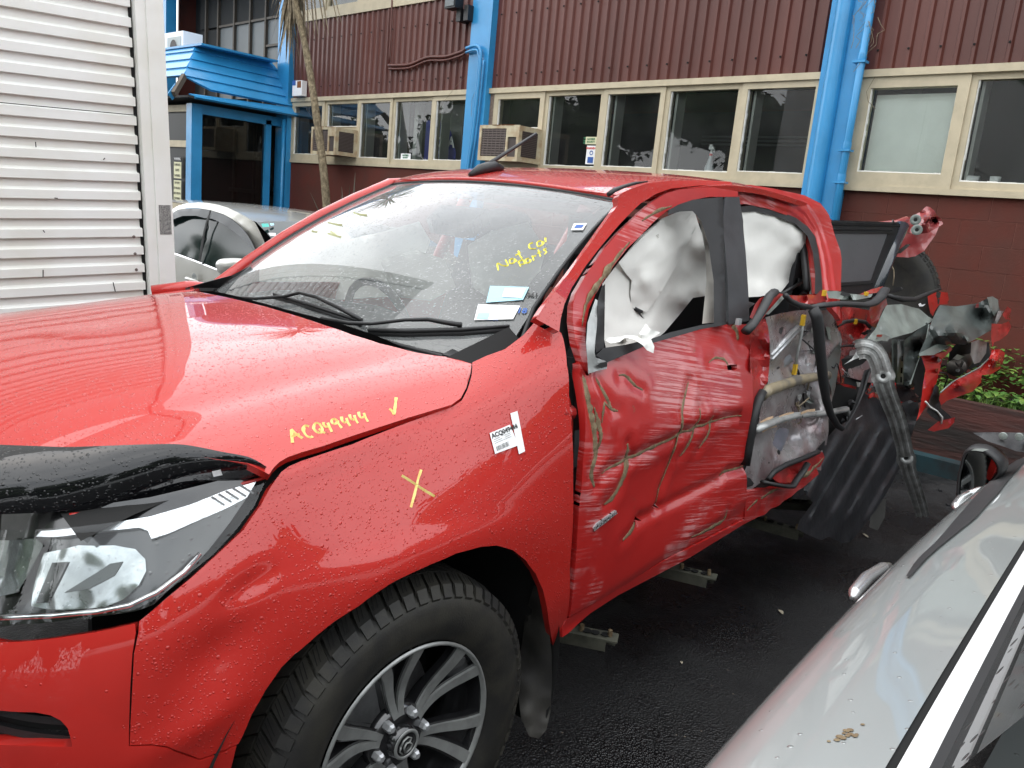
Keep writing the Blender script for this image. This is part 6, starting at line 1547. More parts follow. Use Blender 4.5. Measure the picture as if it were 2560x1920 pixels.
A=[[(265,660),(262,620),(258,575),(256,562)],[(256,562),(280,590),(310,615),(338,630)],[(262,620),(290,608),(318,598)],
 [(385,545),(360,540),(345,560),(350,590),(375,618),(400,622),(412,612)],
 [(470,530),(445,520),(425,530),(420,560),(440,585),(470,588),(482,570),(475,545),(460,528)],[(455,560),(480,580),(502,592)],
 [(490,510),(492,530),(505,548),(525,545)],[(520,515),(530,545),(550,582)],
 [(590,505),(570,490),(552,498),(555,520),(575,525),(592,508)],[(592,500),(600,525),(622,555)],
 [(622,470),(625,500),(640,515),(660,510)],[(655,480),(665,510),(682,540)],
 [(680,455),(685,480),(700,495),(720,490)],[(712,460),(722,490),(740,520)],
 [(745,435),(750,465),(765,480),(790,470)],[(780,445),(795,475),(812,508)],
 [(968,415),(985,430),(1002,455)],[(1002,455),(1012,400),(1020,330)]]
writing('yellow_lettering',Hood,[zh(s) for s in A],.0040,M_yel,hood,(0.,.75),.0012)
X=[[(1060,900),(1140,950),(1220,1005),(1300,1052)],[(1200,855),(1180,920),(1160,1000),(1125,1130)]]
writing('yellow_cross',Body,[zh(s) for s in X],.0040,M_yel,fender,(0,.2),.0012)
zw=lambda l: Zm(500,420,2.0109,l)
NW=[[(1500,515),(1495,480),(1520,490),(1548,490),(1535,460)],[(1575,455),(1558,462),(1560,480),(1580,475),(1582,458),(1592,470)],[(1600,415),(1608,440),(1620,455)],[(1585,440),(1612,425)],
 [(1675,375),(1655,385),(1660,405),(1690,405)],[(1715,365),(1695,375),(1700,395),(1722,385),(1720,370),(1730,380)],[(1735,350),(1738,372)],[(1735,355),(1742,352)],
 [(1600,470),(1612,495)],[(1600,472),(1622,462),(1632,480),(1610,485)],[(1655,455),(1638,460),(1640,478),(1660,472),(1660,458)],[(1670,440),(1678,465)],[(1672,448),(1690,440)],[(1700,410),(1712,445)],[(1695,430),(1718,420)],[(1742,405),(1728,412),(1742,422),(1730,435)]]
writing('yellow_lettering',WS2,[zw(s) for s in NW],.0030,M_yel2,ws,(.3,.6),.0015)
YB_=[[(770,225),(800,235),(840,240)],[(640,275),(680,285),(715,290)],[(560,320),(590,325)],[(640,330),(670,340),(710,350)],[(655,320),(690,345)]]
writing('yellow_smudge',WS2,[zw(s) for s in YB_],.006,mat('faint_yellow_smudge',(.55,.56,.30),rough=.7),ws,(-.4,.6),.003)
def decal(name,F,l,mt,parent,g,lift=.002,th=None):
    q=[]; 
    for p in l: g=hit(F,p[0],p[1],*g); q.append(g)
    P=[F(*a) for a in q]; n=(P[1]-P[0]).cross(P[-1]-P[0]).normalized(); n = n if n.dot(CAM-P[0])>0 else -n
    m=MB(); m.add([p+n*lift for p in P],[tuple(range(len(P)))]); return m.build(name,mt,parent),P,n
def quad_text(P,n,txts,mt,parent,name='print'):
    """text lines in a quad P (tl,tr,br,bl): (string, row 0..1, col 0..1, size)"""
    tl,tr,br,bl=P; X=(tr-tl); Y=(tl-bl)
    for (s,r,c,sz) in txts:
        p=tl+X*c-Y*r+n*.003; text(s,sz,mt,p,X,Y,parent,name,ext=.0002,align='LEFT',bold=sz*.03)
lab,P,n=decal('barcode_label',Body,zh([(1695,592),(1843,530),(1905,680),(1735,742)]),M_white,fender,(-.2,.2),.003)
Q=[P[0],P[1],P[2],P[3]]
quad_text(Q,n,[('ACQ049444',.19,.05,.0150)],M_ink,lab)
X_=(P[1]-P[0]); Y_=(P[0]-P[3])
m=MB()
for k in range(22):
    a=.12+k*.028; w=.006+.010*random.random(); p=P[0]+X_*a-Y_*.70+n*.0035; q=P[0]+X_*(a+w)-Y_*.70+n*.0035; m.add([p,q,q-Y_*.22,p-Y_*.22],[(0,1,2,3)])
for k in range(3): 
    p=P[0]+X_*.1-Y_*(.36+.09*k)+n*.0035; m.add([p,p+X_*(.3+.1*k),p+X_*(.3+.1*k)-Y_*.015,p-Y_*.015],[(0,1,2,3)])
    p=P[0]+X_*.62-Y_*(.36+.09*k)+n*.0035; m.add([p,p+X_*(.3),p+X_*(.3)-Y_*.015,p-Y_*.015],[(0,1,2,3)])
m.build('barcode',M_ink,lab)
decal('label_tail',Body,zh([(1845,448),(1897,430),(1952,722),(1908,745)]),M_white,fender,(-.25,.2),.0034)
# registration labels behind the screen
r1,P,n=decal('licence_label',WS2,zw([(1460,598),(1655,604),(1625,668),(1440,682)]),M_cyn,ws,(.45,.2),.004)
quad_text([P[0],P[1],P[2],P[3]],n,[('ANZ  KGS361',.45,.08,.022)],M_ink,r1)
decal('label_field',WS2,zw([(1535,612),(1640,612),(1618,660),(1520,655)]),M_white,r1,(.45,.2),.0055)
r2,P,n=decal('licence_label',WS2,zw([(1400,690),(1610,698),(1575,765),(1380,770)]),M_white,ws,(.45,.1),.004)
quad_text([P[0],P[1],P[2],P[3]],n,[('11 06 2018',.30,.10,.028),('KGS361',.85,.06,.018)],M_blup,r2)
decal('label_field',WS2,zw([(1400,735),(1460,735),(1450,765),(1390,765)]),M_cyn,r2,(.4,.1),.0050)
r3,P,n=decal('service_label',WS2,zw([(1880,285),(1945,283),(1925,318),(1866,318)]),M_white,ws,(.5,.8),.004)
decal('label_print',WS2,zw([(1892,293),(1932,292),(1920,308),(1880,310)]),M_blup,r3,(.5,.8),.0055)
# ------------------------------------------------------------------ spare wheel behind the bed
sw=thing('wheel','worn spare wheel standing upright between the tonneau board and the maroon wall','wheel',(-4.15,.33,.88))
c0=V((-4.15,.33,1.27)); ax=V((.93,.36,.0)).normalized()
m=MB(); m.lathe(c0,ax,[(.10,.0),(.10,.20),(.115,.24),(.13,.30),(.125,.345),(.105,.372),(.0,.385),(-.105,.372),(-.125,.345),(-.13,.30),(-.11,.2)],72); m.build('tyre',M_tyre,sw,True)
m=MB(); uu=ax.cross(V((0,0,1))).normalized(); vv=ax.cross(uu)
for i in range(60):
    q=2*pi*i/60
    for (h0,h1,r0,r1) in ((.045,.11,.389,.376),(.062,.122,.386,.360),(-.035,.035,.391,.391),(-.11,-.045,.376,.389)):
        vs=[]
        for (h,r) in ((h0,r0),(h1,r1)):
            for dq in (0,.078):
                for rr in (r-.012,r): vs.append(c0+ax*h+(uu*cos(q+dq)+vv*sin(q+dq))*rr)
        m.add(vs,[(1,3,7,5),(0,1,5,4),(2,6,7,3),(0,2,3,1),(4,5,7,6)])
o=m.build('tread_blocks',M_tyre,sw); o['kind']='stuff'
m=MB(); m.lathe(c0,ax,[(.08,.0),(.09,.05),(.07,.12),(.08,.20),(.10,.22)],36); m.build('rim',M_gloss,sw,True)
# ------------------------------------------------------------------ white box truck on the left
bx=thing('box_truck','white box truck body with horizontal ribbed side and smooth corner post','box truck',(-1.2,-2.9,0))
Dv=V((-.99851,.0,.0544)).normalized(); Uv=V((Dv.z*-1*-1,0,-Dv.x)).normalized(); Uv=V((0,0,1))-Dv*Dv.z; Uv.normalize(); Nv=V((0,1,0))
BY=-2.30
def XB(u,v): return S(u,v,1,BY)
edge_pts=[XB(328,60),XB(345,300),XB(372,650)]
o0=XB(335,200)
sE=0
def BXp(s,h,d=0): return o0+Dv*s+Uv*h+Nv*d
def sh(u,v):
    p=XB(u,v)-o0; return p.dot(Dv),p.dot(Uv)
ys=[16,64,112.5,164,213,268.5,326,371,421,469,515,560,605.5,653,699,746]
hs=[sh(10,y)[1] for y in [14,64,112.5,164,213,268.5]]
hs=[]
for y,x in [(66/5.027,0),(318/5.027,0),(567/5.027,0),(826/5.027,0),(1070/5.027,0),(1350/5.027,0),(330+150/3.686,0),(330+340/3.686,0),(330+512/3.686,0),(330+683/3.686,0),(330+848/3.686,0),(330+1015/3.686,0),(330+1190/3.686,0),(330+1360/3.686,0),(330+1535/3.686,0)]:
    hs.append(sh(x,y)[1])
pitch_=(hs[0]-hs[-1])/(len(hs)-1)
sR=sum(sh(u,v)[0] for u,v in ((333,150),(352,380),(370,650)))/3
k0=hs[0]+pitch_*9
for k in range(26):
    h=k0-pitch_*k; 
    if h<-1.9: break
    # trapezoid rib: lower proud face, sloped top, recess above
    vs=[];L0,L1=-6,sR-.012
    prof=[(0,0.),(.002,.022),(pitch_*.46,.022),(pitch_*.52,.006),(pitch_*.60,0.),(pitch_,0.)]
    for (a,b) in prof: vs+= [BXp(L0,h+a,b-.02),BXp(L1,h+a,b-.02)]
    # hs are lower edges of the proud faces
    fs=[(2*i,2*i+1,2*i+3,2*i+2) for i in range(len(prof)-1)]
    fs.append(tuple(2*i+1 for i in range(len(prof))))
    o=mesh('rib_panel',vs,fs,M_boxw,bx,False)
def bbx(s0,s1,h0,h1,d0,d1):
    m=MB(); rot=Matrix((Dv,Nv,Uv)).transposed(); m.box(BXp((s0+s1)/2,(h0+h1)/2,(d0+d1)/2),(abs(s1-s0),abs(d1-d0),abs(h1-h0)),rot); return m
sP=sum(sh(u,v)[0] for u,v in ((398,100),(413,300),(436,700)))/3
bbx(sR+.0,sR+.05,-1.4,2.8,-.03,.028).build('corner_post',M_boxw,bx)
bbx(sR+.05,sP,-1.4,2.8,-.03,.040).build('corner_post',M_boxw,bx)
bbx(sR-.016,sR,-1.4,2.8,-.05,-.012).build('post_gap',M_void,bx)
bbx(-6,sP,-1.3,2.8,-2.3,-.045).build('box_core',M_boxw,bx)
bbx(-6,sP,-1.75,-1.4,-2.2,-.1).build('underframe',M_void,bx)
q0=sh(*Zm(0,330,3.686,[(1430,668)])[0]); q1=sh(*Zm(0,330,3.686,[(1550,936)])[0])
bbx(q0[0],q1[0],q1[1],q0[1],.040,.042).build('worn_sticker',mat('speckled_sticker',(.34,.33,.31),rough=.7,col2=(.08,.08,.08),vscale=160),bx)
ln=[sh(0,1288/5.027),sh(1720/5.027,1460/5.027)]
m=MB(); m.tube([BXp(ln[0][0]-3,ln[0][1],.0035),BXp(ln[1][0],ln[0][1],.0035)],.002,4); m.build('seam',M_void,bx)
m=MB()
for (a,b,c,d) in ((395,1270,395,1335),(1040,1385,1060,1470),(500,608,530,610),(325,90,330,140),(950,255,965,240),(395,905,410,925)):
    p=sh(*Zm(0,330,3.686,[(a,b)])[0]); q=sh(*Zm(0,330,3.686,[(c,d)])[0]); m.tube([BXp(p[0],p[1],.0035),BXp(q[0],q[1],.0035)],.0022,4)
m.build('scratch',M_void,bx)
m=MB()
for (a,b) in ((1255,1268),(1243,1122),(1232,965)):
    p=sh(*Zm(0,330,3.686,[(a,b)])[0]); m.lathe(BXp(p[0],p[1],.002),(0,1,0),[(0,.008),(.004,.007),(.005,0)],12)
m.build('rivet',M_grille2,bx)
for (x,y) in ((-4.4,-3.0),(-4.4,-4.2),(1.2,-3.0)):
    m=MB(); m.lathe((1.5 if x>0 else x+6.2,y-.3,.45),(0,1,0),[(0,0),(0,.25),(.02,.43),(.2,.45),(.25,.4)],24); 
m=MB(); m.lathe((2.0,-2.75,.45),(0,-1,0),[(0,0),(0,.25),(.02,.43),(.2,.45),(.25,.4)],24); m.build('wheel',M_tyre,bx,True)
# ------------------------------------------------------------------ silver sedan behind, facing the camera side
sd=thing('parked_car','silver sedan parked behind the red bonnet, wing mirror and smoked window visors showing','car',(-2.9,-4.2,0))
zW=lambda l: Zm(400,480,4.424,l)
def sx(name,l,mt,parent=sd,amp=0,sp=10,rim=.004,fr=5,seed=1,sharp=60): return torn(name,zW(l),mt,parent,sp,amp,fr,(),rim,0,seed,(),False,sharp)
def SXs(z): return -2.0-max(0,z-.97)*.30
arch_o=[(60,245),(130,190),(200,152),(300,126),(420,115),(520,120),(640,140),(740,170),(850,220),(950,272),(1050,335),(1100,430),(1150,540),(1190,650),(1230,760)]
arch_i=[(1120,790),(1095,720),(1060,640),(1020,560),(960,460),(900,385),(800,300),(700,245),(560,200),(420,178),(300,178),(200,195),(130,238),(60,290)]
sx('roof_rail',[(a,b,-2.13) for a,b in arch_o]+[(a,b,-2.09) for a,b in arch_i],M_silcar2,rim=.03)
sx('door_side',[(40,640,-2.0),(155,685,-2.0),(330,745,-2.0),(620,862,-2.0),(700,905,-2.0),(1150,1050,-2.0),(1150,1250,-1.97),(1000,1400,-1.97),(170,1400,-1.97),(40,1300,-1.97)],M_silcar2,rim=.03)
sx('belt_moulding',[(40,628,-2.005),(155,668,-2.005),(340,735,-2.005),(630,848,-2.005),(630,866,-1.995),(330,748,-1.995),(155,688,-1.995),(40,650,-1.995)],M_chrome)
M_sg=mat('dark_car_glass',(.010,.020,.020),rough=.12,spec=.35)
sx('side_glass',[(40,300,-2.10),(130,245,-2.105),(200,202,-2.11),(300,185,-2.11),(420,185,-2.11),(548,205,-2.11),(500,420,-2.06),(440,760,-2.01),(330,722,-2.01),(155,660,-2.01),(40,620,-2.01)],M_sg,rim=0)
sx('side_glass',[(560,208,-2.11),(700,252,-2.105),(800,308,-2.10),(900,392,-2.09),(960,465,-2.08),(1020,565,-2.06),(1060,645,-2.04),(1095,725,-2.03),(1120,790,-2.02),(900,850,-2.01),(620,835,-2.01),(450,775,-2.01),(500,480,-2.06)],M_sg,rim=0)
m=MB(); m.box((-2.9,-4.4,1.0),(1.4,2.0,.5)); m.box((-2.9,-4.7,1.25),(1.2,1.2,.1)); m.build('cabin',M_void,sd)
M_vis=mat('smoked_visor',(.09,.095,.10),rough=.45,spec=.3)
sx('window_visor',[(60,290,-2.07),(130,240,-2.07),(200,198,-2.08),(300,182,-2.08),(420,182,-2.08),(552,202,-2.08),(520,290,-2.05),(490,288,-2.05),(400,262,-2.05),(250,264,-2.05),(140,302,-2.04),(60,350,-2.04)],M_vis)
sx('window_visor',[(570,206,-2.08),(700,250,-2.08),(800,306,-2.07),(900,390,-2.06),(960,463,-2.05),(1020,563,-2.03),(1080,690,-2.0),(1050,690,-1.99),(985,580,-2.01),(900,500,-2.02),(870,478,-2.03),(780,410,-2.04),(690,345,-2.04),(580,298,-2.05),(535,290,-2.06)],M_vis)
sx('pillar_trim',[(555,205,-2.07),(540,290,-2.05),(500,440,-2.03),(450,775,-1.99),(425,765,-1.99),(455,560,-2.01),(480,430,-2.03),(520,280,-2.05)],M_rub)
vs,fs=grid(lambda a,b: V((lerp(-2.13,-3.65,a),lerp(-3.38,-5.6,b)+.10*(1-(2*a-1)**2)*(1-b),1.318+.072*sin(pi*clamp(b*.75+.02,0,1))+.030*(1-(2*a-1)**2))),0,1,14,0,1,16); mesh('roof',vs,fs,M_silcar2,sd,True)
vs,fs=grid(lambda a,b: V((lerp(-2.10+.11*b,-3.64-.12*b,a),lerp(-3.36,-2.55,b)+.12*(1-(2*a-1)**2),lerp(1.325,.99,b)+.05*(1-(2*a-1)**2)+.02*sin(pi*b))),0,1,12,0,1,8); mesh('windscreen',vs,fs,M_sg,sd,True)
vs,fs=grid(lambda a,b: V((lerp(-2.02,-3.76,a),lerp(-2.6,-1.35,b)+.14*(1-(2*a-1)**2),lerp(.985,.72,b**1.6)+.04*(1-(2*a-1)**2))),0,1,12,0,1,8); mesh('bonnet',vs,fs,M_silcar2,sd,True)
m=MB(); m.box((-2.88,-3.9,.55),(1.70,4.6,.62)); m.build('lower_body',M_silcar2,sd)
m=MB(); m.box((-2.9,-1.6,.5),(1.5,.04,.3)); m.build('front_grille',M_black,sd)
for y in (-2.3,-5.2):
    m=MB(); m.lathe((-2.02,y,.31),(1,0,0),[(-.18,.25),(-.17,.30),(0,.31),(.03,.29),(.02,.2),(.0,0)],28); m.build('wheel',M_tyre,sd,True)
vs=[];
c=S(*zW([(800,825)])[0],0,-1.93); ex=V((0,.165,0)); 
m=MB(); 
def mir(a,b):
    t=a; sxx=cos(b); syy=sin(b); rr=lerp(1.,.0,0)
    return V((0,0,0))
L=zW([(622,830),(618,790),(640,752),(700,733),(840,730),(930,748),(1000,800),(985,850),(900,885),(760,922),(690,920),(645,890)])
P=[S(a,b,0,-1.90) for a,b in L]; cc=sum(P,V((0,0,0)))/len(P)
rings=[[cc+(p-cc)*k+V((d,0,0)) for p in smooth(P,3,True)] for k,d in ((.0,.035),(.55,.032),(.85,.018),(.98,.0),(1.0,-.02),(.95,-.08),(.8,-.12))]
vs=[q for r in rings for q in r]; n=len(rings[0]); fs=[(i*n+j,i*n+(j+1)%n,i*n+n+(j+1)%n,i*n+n+j) for i in range(len(rings)-1) for j in range(n)]
mesh('wing_mirror',vs,fs,M_silcar2,sd,True)
L=zW([(640,880),(700,925),(780,920),(720,905)]); sx('mirror_base',[(640,880,-1.90),(700,927,-1.90),(790,922,-1.90),(720,900,-1.895)],M_rub)
hd=tubepart('door_handle',[S(a,b,0,-1.955) for a,b in zW([(290,955),(330,970),(420,1000)])],.014,M_silcar2,sd,8)
m=MB(); m.lathe(S(*zW([(378,955)])[0],0,-1.965),(1,0,0),[(0,.042),(.002,.03),(-.004,0)],16); m.build('handle_cup',M_silcar,sd,True)
sx('green_label',[(1108,378,-2.15),(1185,376,-2.2),(1198,412,-2.2),(1122,418,-2.15)],mat('teal_label',(.03,.45,.38),rough=.5)) if False else None
def wsp(u,v,x): return S(400+u/4.424,480+v/4.424,0,x)
def on_ws(u,v):
    # intersect with sedan windscreen plane
    A=V((-2.14,-3.36,1.335)); N=(V((-2.02,-2.55,1.0))-A).cross(V((-3.64,-3.36,1.335))-A).normalized(); d=pdir(400+u/4.424,480+v/4.424); return CAM+d*((A-CAM).dot(N)/d.dot(N))
for (l,mt,nm) in (([(1108,378),(1185,376),(1198,412),(1122,418)],mat('teal_label',(.03,.42,.36),rough=.5),'green_label'),([(1200,375),(1245,372),(1250,395),(1215,400)],M_cyn,'label'),([(1188,480),(1265,482),(1268,500),(1196,500)],M_white,'crest_sticker'),([(1200,506),(1270,506),(1270,512),(1202,512)],M_white,'sticker_line')):
    P=[on_ws(a,b)+V((.01,.03,.02)) for a,b in l]; mesh(nm,P,[tuple(range(4))],mt,sd,False)
# ------------------------------------------------------------------ silver car in the right foreground
c2=thing('parked_car','silver car in the right foreground, wet flank with chrome belt line and black door mirror','car',(-.6,2.6,0))
PRF=[(1.76,.18),(1.74,.32),(1.72,.50),(1.70,.68),(1.685,.80),(1.674,.865),(1.674,.915),(1.712,.958),(1.775,.986),(1.835,1.002),(1.874,1.012)]
def C2(x,w):
    k=w/.08; i=int(clamp(math.floor(k),0,9)); t=k-i
    p=[PRF[max(i-1,0)],PRF[i],PRF[i+1],PRF[min(i+2,10)]]; q=[]
    for j in (0,1):
        m0=(p[2][j]-p[0][j])/2; m1=(p[3][j]-p[1][j])/2
        if t>1: q.append(p[2][j]+m1*(t-1)); continue
        if t<0: q.append(p[1][j]+m0*t); continue
        q.append((2*t**3-3*t*t+1)*p[1][j]+(t**3-2*t*t+t)*m0+(-2*t**3+3*t*t)*p[2][j]+(t**3-t*t)*m1)
    kk=sstep(.55,.78,w); y=q[0]+lerp(.075,.052,kk)*x+lerp(.02,.003 if x<0 else .012,kk)*x*x; z=q[1]-.012*x*x*.3
    # long press line dent ahead of the door handle
    return V((x,y,z))
vs,fs=grid(C2,-2.7,2.2,110,0.,.80,44); N=[]
cb_=mesh('body_side',vs,fs,M_silcar,c2,True)
def C2o(d):
    def F(x,w):
        e=1e-3; n=(C2(x+e,w)-C2(x-e,w)).cross(C2(x,w+e)-C2(x,w-e)).normalized(); n = n if n.y<0 or n.z>.9 else -n
        if n.z<0 and w>.4: n=-n
        return C2(x,w)+n*d
    return F
z25=lambda l: Zm(1700,1100,2.0233,l)
gp=[(1740,30),(1740,120),(1620,265),(1500,400),(1400,480),(1320,545),(1252,605),(1222,638),(1165,702),(1146,698),(1185,635),(1215,600),(1290,530),(1350,462),(1450,345),(1560,228),(1650,130)]
gg=hits(C2,z25(gp),-1.2,.65)
gg=[(a,b) for a,b in gg]
try: patch('belt_gap',gg,C2o(.004),.03,M_rub,c2)
except Exception as e: print('gap',e)
# weatherstrip, moulding, glass
def lnX(y0,z0): return lambda x: V((x,y0+.052*x+.012*x*x*(1 if x>0 else .25),z0-.012*x*x*.3))
def strip2(name,f0,f1,mt,x0=-2.6,x1=.235,n=40,parent=c2):
    vs=[];
    for i in range(n+1):
        x=lerp(x0,x1,i/n); vs+=[f0(x),f1(x)]
    return mesh(name,vs,[(2*i,2*i+1,2*i+3,2*i+2) for i in range(n)],mt,parent,True)
def tube2(name,y,z,r,mt,x0=-2.6,x1=.235): return tubepart(name,[lnX(y,z)(lerp(x0,x1,i/24)) for i in range(25)],r,mt,c2,8)
strip2('weatherstrip',lnX(1.872,1.010),lnX(1.886,1.006),M_void,-2.6,.9)
M_mould=mat('bright_belt_moulding',(.80,.81,.81),rough=.35,coat=.3,coat_r=.2)  # near-white base colour carries the sky mirrored in the metal strip
strip2('belt_moulding',lnX(1.884,1.014),lnX(1.896,1.022),M_mould,-2.6,.245); strip2('belt_moulding',lnX(1.896,1.022),lnX(1.914,1.026),M_mould,-2.6,.225)
strip2('window_rubber',lnX(1.913,1.026),lnX(1.924,1.026),M_rub,-2.6,.215)
def GL(x,b): return V((x,1.923+.052*x+.20*b,1.024+.42*b-.06*b*b))
M_wg=glass('wet_side_glass',tint=(.07,.08,.08),wet=[(.02,.1,.4,.4,.4)],veil=.07,refl=.35)
vs,fs=grid(GL,-2.3,.24,20,0,1,6); mesh('side_glass',vs,fs,M_wg,c2,True)
vs,fs=grid(lambda x,b: V((x,1.885+.052*x+.09*b+.12*b*b,1.016+.05*b)),.255,.9,10,0,1,4); mesh('quarter_panel',vs,fs,M_silcar2,c2,True)
m=MB(); m.box((-.9,2.75,.60),(3.4,1.6,.7)); m.build('lower_body',M_silcar,c2)
m=MB(); m.box((-.7,2.75,1.0),(2.6,1.4,.1)); m.build('cabin',M_void,c2)
vs,fs=grid(lambda a,b: V((lerp(.2,-1.9,a),lerp(2.16,3.45,b),1.40+.05*sin(pi*b))),0,1,10,0,1,8); mesh('roof',vs,fs,M_silcar,c2,True)
vs,fs=grid(lambda a,b: V((lerp(-1.9,-2.7,a),lerp(2.02,3.55,b)-.04,lerp(1.40,1.0,a)+.04*sin(pi*b))),0,1,6,0,1,8); mesh('windscreen',vs,fs,M_glassr,c2,True)
vs,fs=grid(lambda a,b: V((lerp(-2.6,-3.6,a),lerp(1.80,3.65,b),lerp(1.0,.75,a*a)+.04*sin(pi*b))),0,1,6,0,1,8); mesh('bonnet',vs,fs,M_silcar,c2,True)
m=MB(); m.box((-3.1,2.72,.6),(1.0,1.7,.35)); m.build('front_bumper',M_silcar,c2)
for x in (-2.9,): 
    m=MB(); m.lathe((x,1.95,.31),(0,-1,0),[(-.1,.25),(0,.31),(.1,.31),(.13,.28),(.12,.2),(.1,0)],28); m.build('wheel',M_tyre,c2,True)
# handles
for (p0,p1,r) in ((z25([(875,800)])[0],z25([(1060,632)])[0],.020),((2240+690/4.609,1040+1070/4.609),(2240+900/4.609,1040+890/4.609),.020)):
    y0=1.622 if p0[0]<2200 else 1.60
    a=S(p0[0],p0[1],1,y0); b=S(p1[0],p1[1],1,y0-.005)
    h=tubepart('door_handle',[a,a.lerp(b,.12)+V((0,-.006,0)),a.lerp(b,.5)+V((0,-.012,0)),a.lerp(b,.88)+V((0,-.006,0)),b],[.007,.013,.014,.012,.006],mat('silver_handle',(.5,.5,.5),rough=.25,metal=.8,coat=.6),c2,12)
M_mir=mat('mirror_silvering',(.85,.87,.88),rough=.02,metal=1.)
zM=lambda l: Zm(2240,1040,4.609,l)
MX=-1.5
mg=[(738,930),(748,700),(770,600),(800,480),(850,420),(950,412),(1060,452),(1150,540),(1174,620),(1150,690),(1060,775),(950,858),(820,915)]
P=[S(a,b,0,MX) for a,b in zM(mg)]; cc=sum(P,V((0,0,0)))/len(P); Ps=smooth(P,3,True); n=len(Ps)
dm=mesh('door_mirror',[cc+(p-cc)*k+V((d,0,0)) for k,d in ((1.0,.006),(1.10,.012),(1.22,.0),(1.26,-.05),(1.1,-.11),(.6,-.15),(0,-.16)) for p in Ps],[(i*n+j,i*n+(j+1)%n,i*n+n+(j+1)%n,i*n+n+j) for i in range(6) for j in range(n)],M_black,c2,True)
gx=mesh('mirror_glass',[p+V((.004+.10*(p.y-cc.y),0,0)) for p in Ps],[tuple(range(n))],M_mir,dm,False)
torn('mirror_mount',[(a,b,x) for a,b,x in zM([(885,192,-1.62),(1040,186,-1.62),(1250,188,-1.66),(1480,192,-1.7),(1480,420,-1.62),(1380,405,-1.58),(1220,345,-1.56),(1050,290,-1.58)])],M_black,c2,9,.004,14,(),.02,0,3,(),False,40)
for (a,b) in ((1235,232),(1420,240)):
    m=MB(); m.lathe(S(*zM([(a,b)])[0],0,-1.60),(1,0,0),[(0,.012),(.004,.010),(.006,0)],12); m.build('mounting_bolt',M_primer,dm)
torn('mirror_scuff',[(a,b,x) for a,b,x in zM([(862,400,-1.485),(900,378,-1.485),(1000,372,-1.485),(1070,384,-1.485),(1000,410,-1.48),(930,400,-1.48)])],M_primer,dm,6,.001,14,(),.002,0,3,(),False,40)
# bird-lime/rust mark on the flank
m=MB()
for k in range(16):
    u=840+random.gauss(0,38); v=1495+(u-840)*-.35+random.gauss(0,12); q=hit(C2,1700+u/2.0233,1100+v/2.0233,.2,.65); c=C2o(.001)(*q); m.lathe(c,(0,-.3,1),[(0,.002+.003*random.random()),(.0008,0)],6)
m.build('brown_spots',M_dirt,c2)['kind']='stuff'
# ------------------------------------------------------------------ kerbs, garden, plants
m=MB(); m.box((-5.50,1.5,.265),(.10,7.2,.53)); k=m.build('garden_kerb',M_kerb); props(k,'dark kerb wall in front of the planted strip',kind='structure')
def soil(a,b): return V((lerp(-5.56,-6.33,a),lerp(-2.1,5.1,b),.47+.05*nz((a*2,b*9,0),1.5,1)+.03*a))
vs,fs=grid(soil,0,1,6,0,1,40); s=mesh('garden_bed',vs,fs,M_soil,None,True); props(s,'soil of the planted strip along the wall',kind='structure')
m=MB(); m.box((-5.26,.4,.06),(.13,3.0,.12)); k=m.build('parking_kerb',M_kerbb); props(k,'low teal painted kerb on the asphalt',kind='structure')
def leaf(mb,p,d,L,w,droop,fold=.25,seg=3):
    d=V(d).normalized(); s=d.cross(V((0,0,1)))
    if s.length<1e-3: s=V((1,0,0))
    s.normalize(); k=len(mb.v)
    for i in range(seg+1):
        t=i/seg; q=V(p)+d*L*t+V((0,0,-droop*t*t)); ww=w*(sin(pi*min(1,t*.85+.12))); mb.v+= [q-s*ww+V((0,0,fold*ww)),q,q+s*ww+V((0,0,fold*ww))]
    for i in range(seg):
        for j in (0,1): a=k+i*3+j; mb.f.append((a,a+1,a+4,a+3))
rnd=random.Random(3)
m1=MB(); m2=MB()
for i in range(2600):
    y=rnd.uniform(-.3,3.0); x=rnd.uniform(-6.3,-5.62); zt=.50+ (.30 if x<-5.95 else .10)*rnd.random()**1.2+ (.12 if x<-6.1 else 0)
    a=rnd.uniform(0,2*pi); (m1 if rnd.random()<.6 else m2).v
    leaf(m1 if rnd.random()<.6 else m2,(x,y,zt),(cos(a),sin(a),rnd.uniform(-.1,.7)),rnd.uniform(.035,.085),rnd.uniform(.014,.036),.02)
for i in range(1800):
    y=rnd.uniform(-.3,3.0); x=rnd.uniform(-5.8,-5.57); a=rnd.uniform(0,2*pi)
    leaf(m2,(x,y,.47),(cos(a)*.5,sin(a)*.5,1),rnd.uniform(.06,.16),.0035,.02,0)
g1=m1.build('ground_cover',M_leaf,None); props(g1,'leafy green weeds growing behind the kerb along the maroon wall','plants',kind='stuff')
g2=m2.build('grass',M_leaf2,None); props(g2,'yellow green grass and small leaves along the kerb','grass',kind='stuff')
m=MB()
for i in range(500):
    y=rnd.uniform(-.4,.75); x=rnd.uniform(-5.44,-5.32); a=rnd.uniform(0,2*pi); leaf(m,(x,y,.0),(cos(a)*.8,sin(a)*.8,.8),rnd.uniform(.05,.2),.004,.05,0)
g3=m.build('weeds',mat('dull_weeds',(.05,.075,.02),rough=.7,col2=(.12,.10,.04),vscale=9),None); props(g3,'thin weeds between the kerb wall and the asphalt','weeds',kind='stuff')
m=MB()
for i in range(60):
    c=V((rnd.uniform(-5.42,-5.3),rnd.uniform(-.4,1.0),.01)); m.box(c,(rnd.uniform(.02,.05),rnd.uniform(.02,.06),rnd.uniform(.01,.03)),Matrix.Rotation(rnd.uniform(0,3),3,'Z'))
g4=m.build('stones',mat('grey_stone',(.14,.12,.10),rough=.9,var=.5,vscale=9),None); props(g4,'small loose stones by the kerb','stones',kind='stuff')
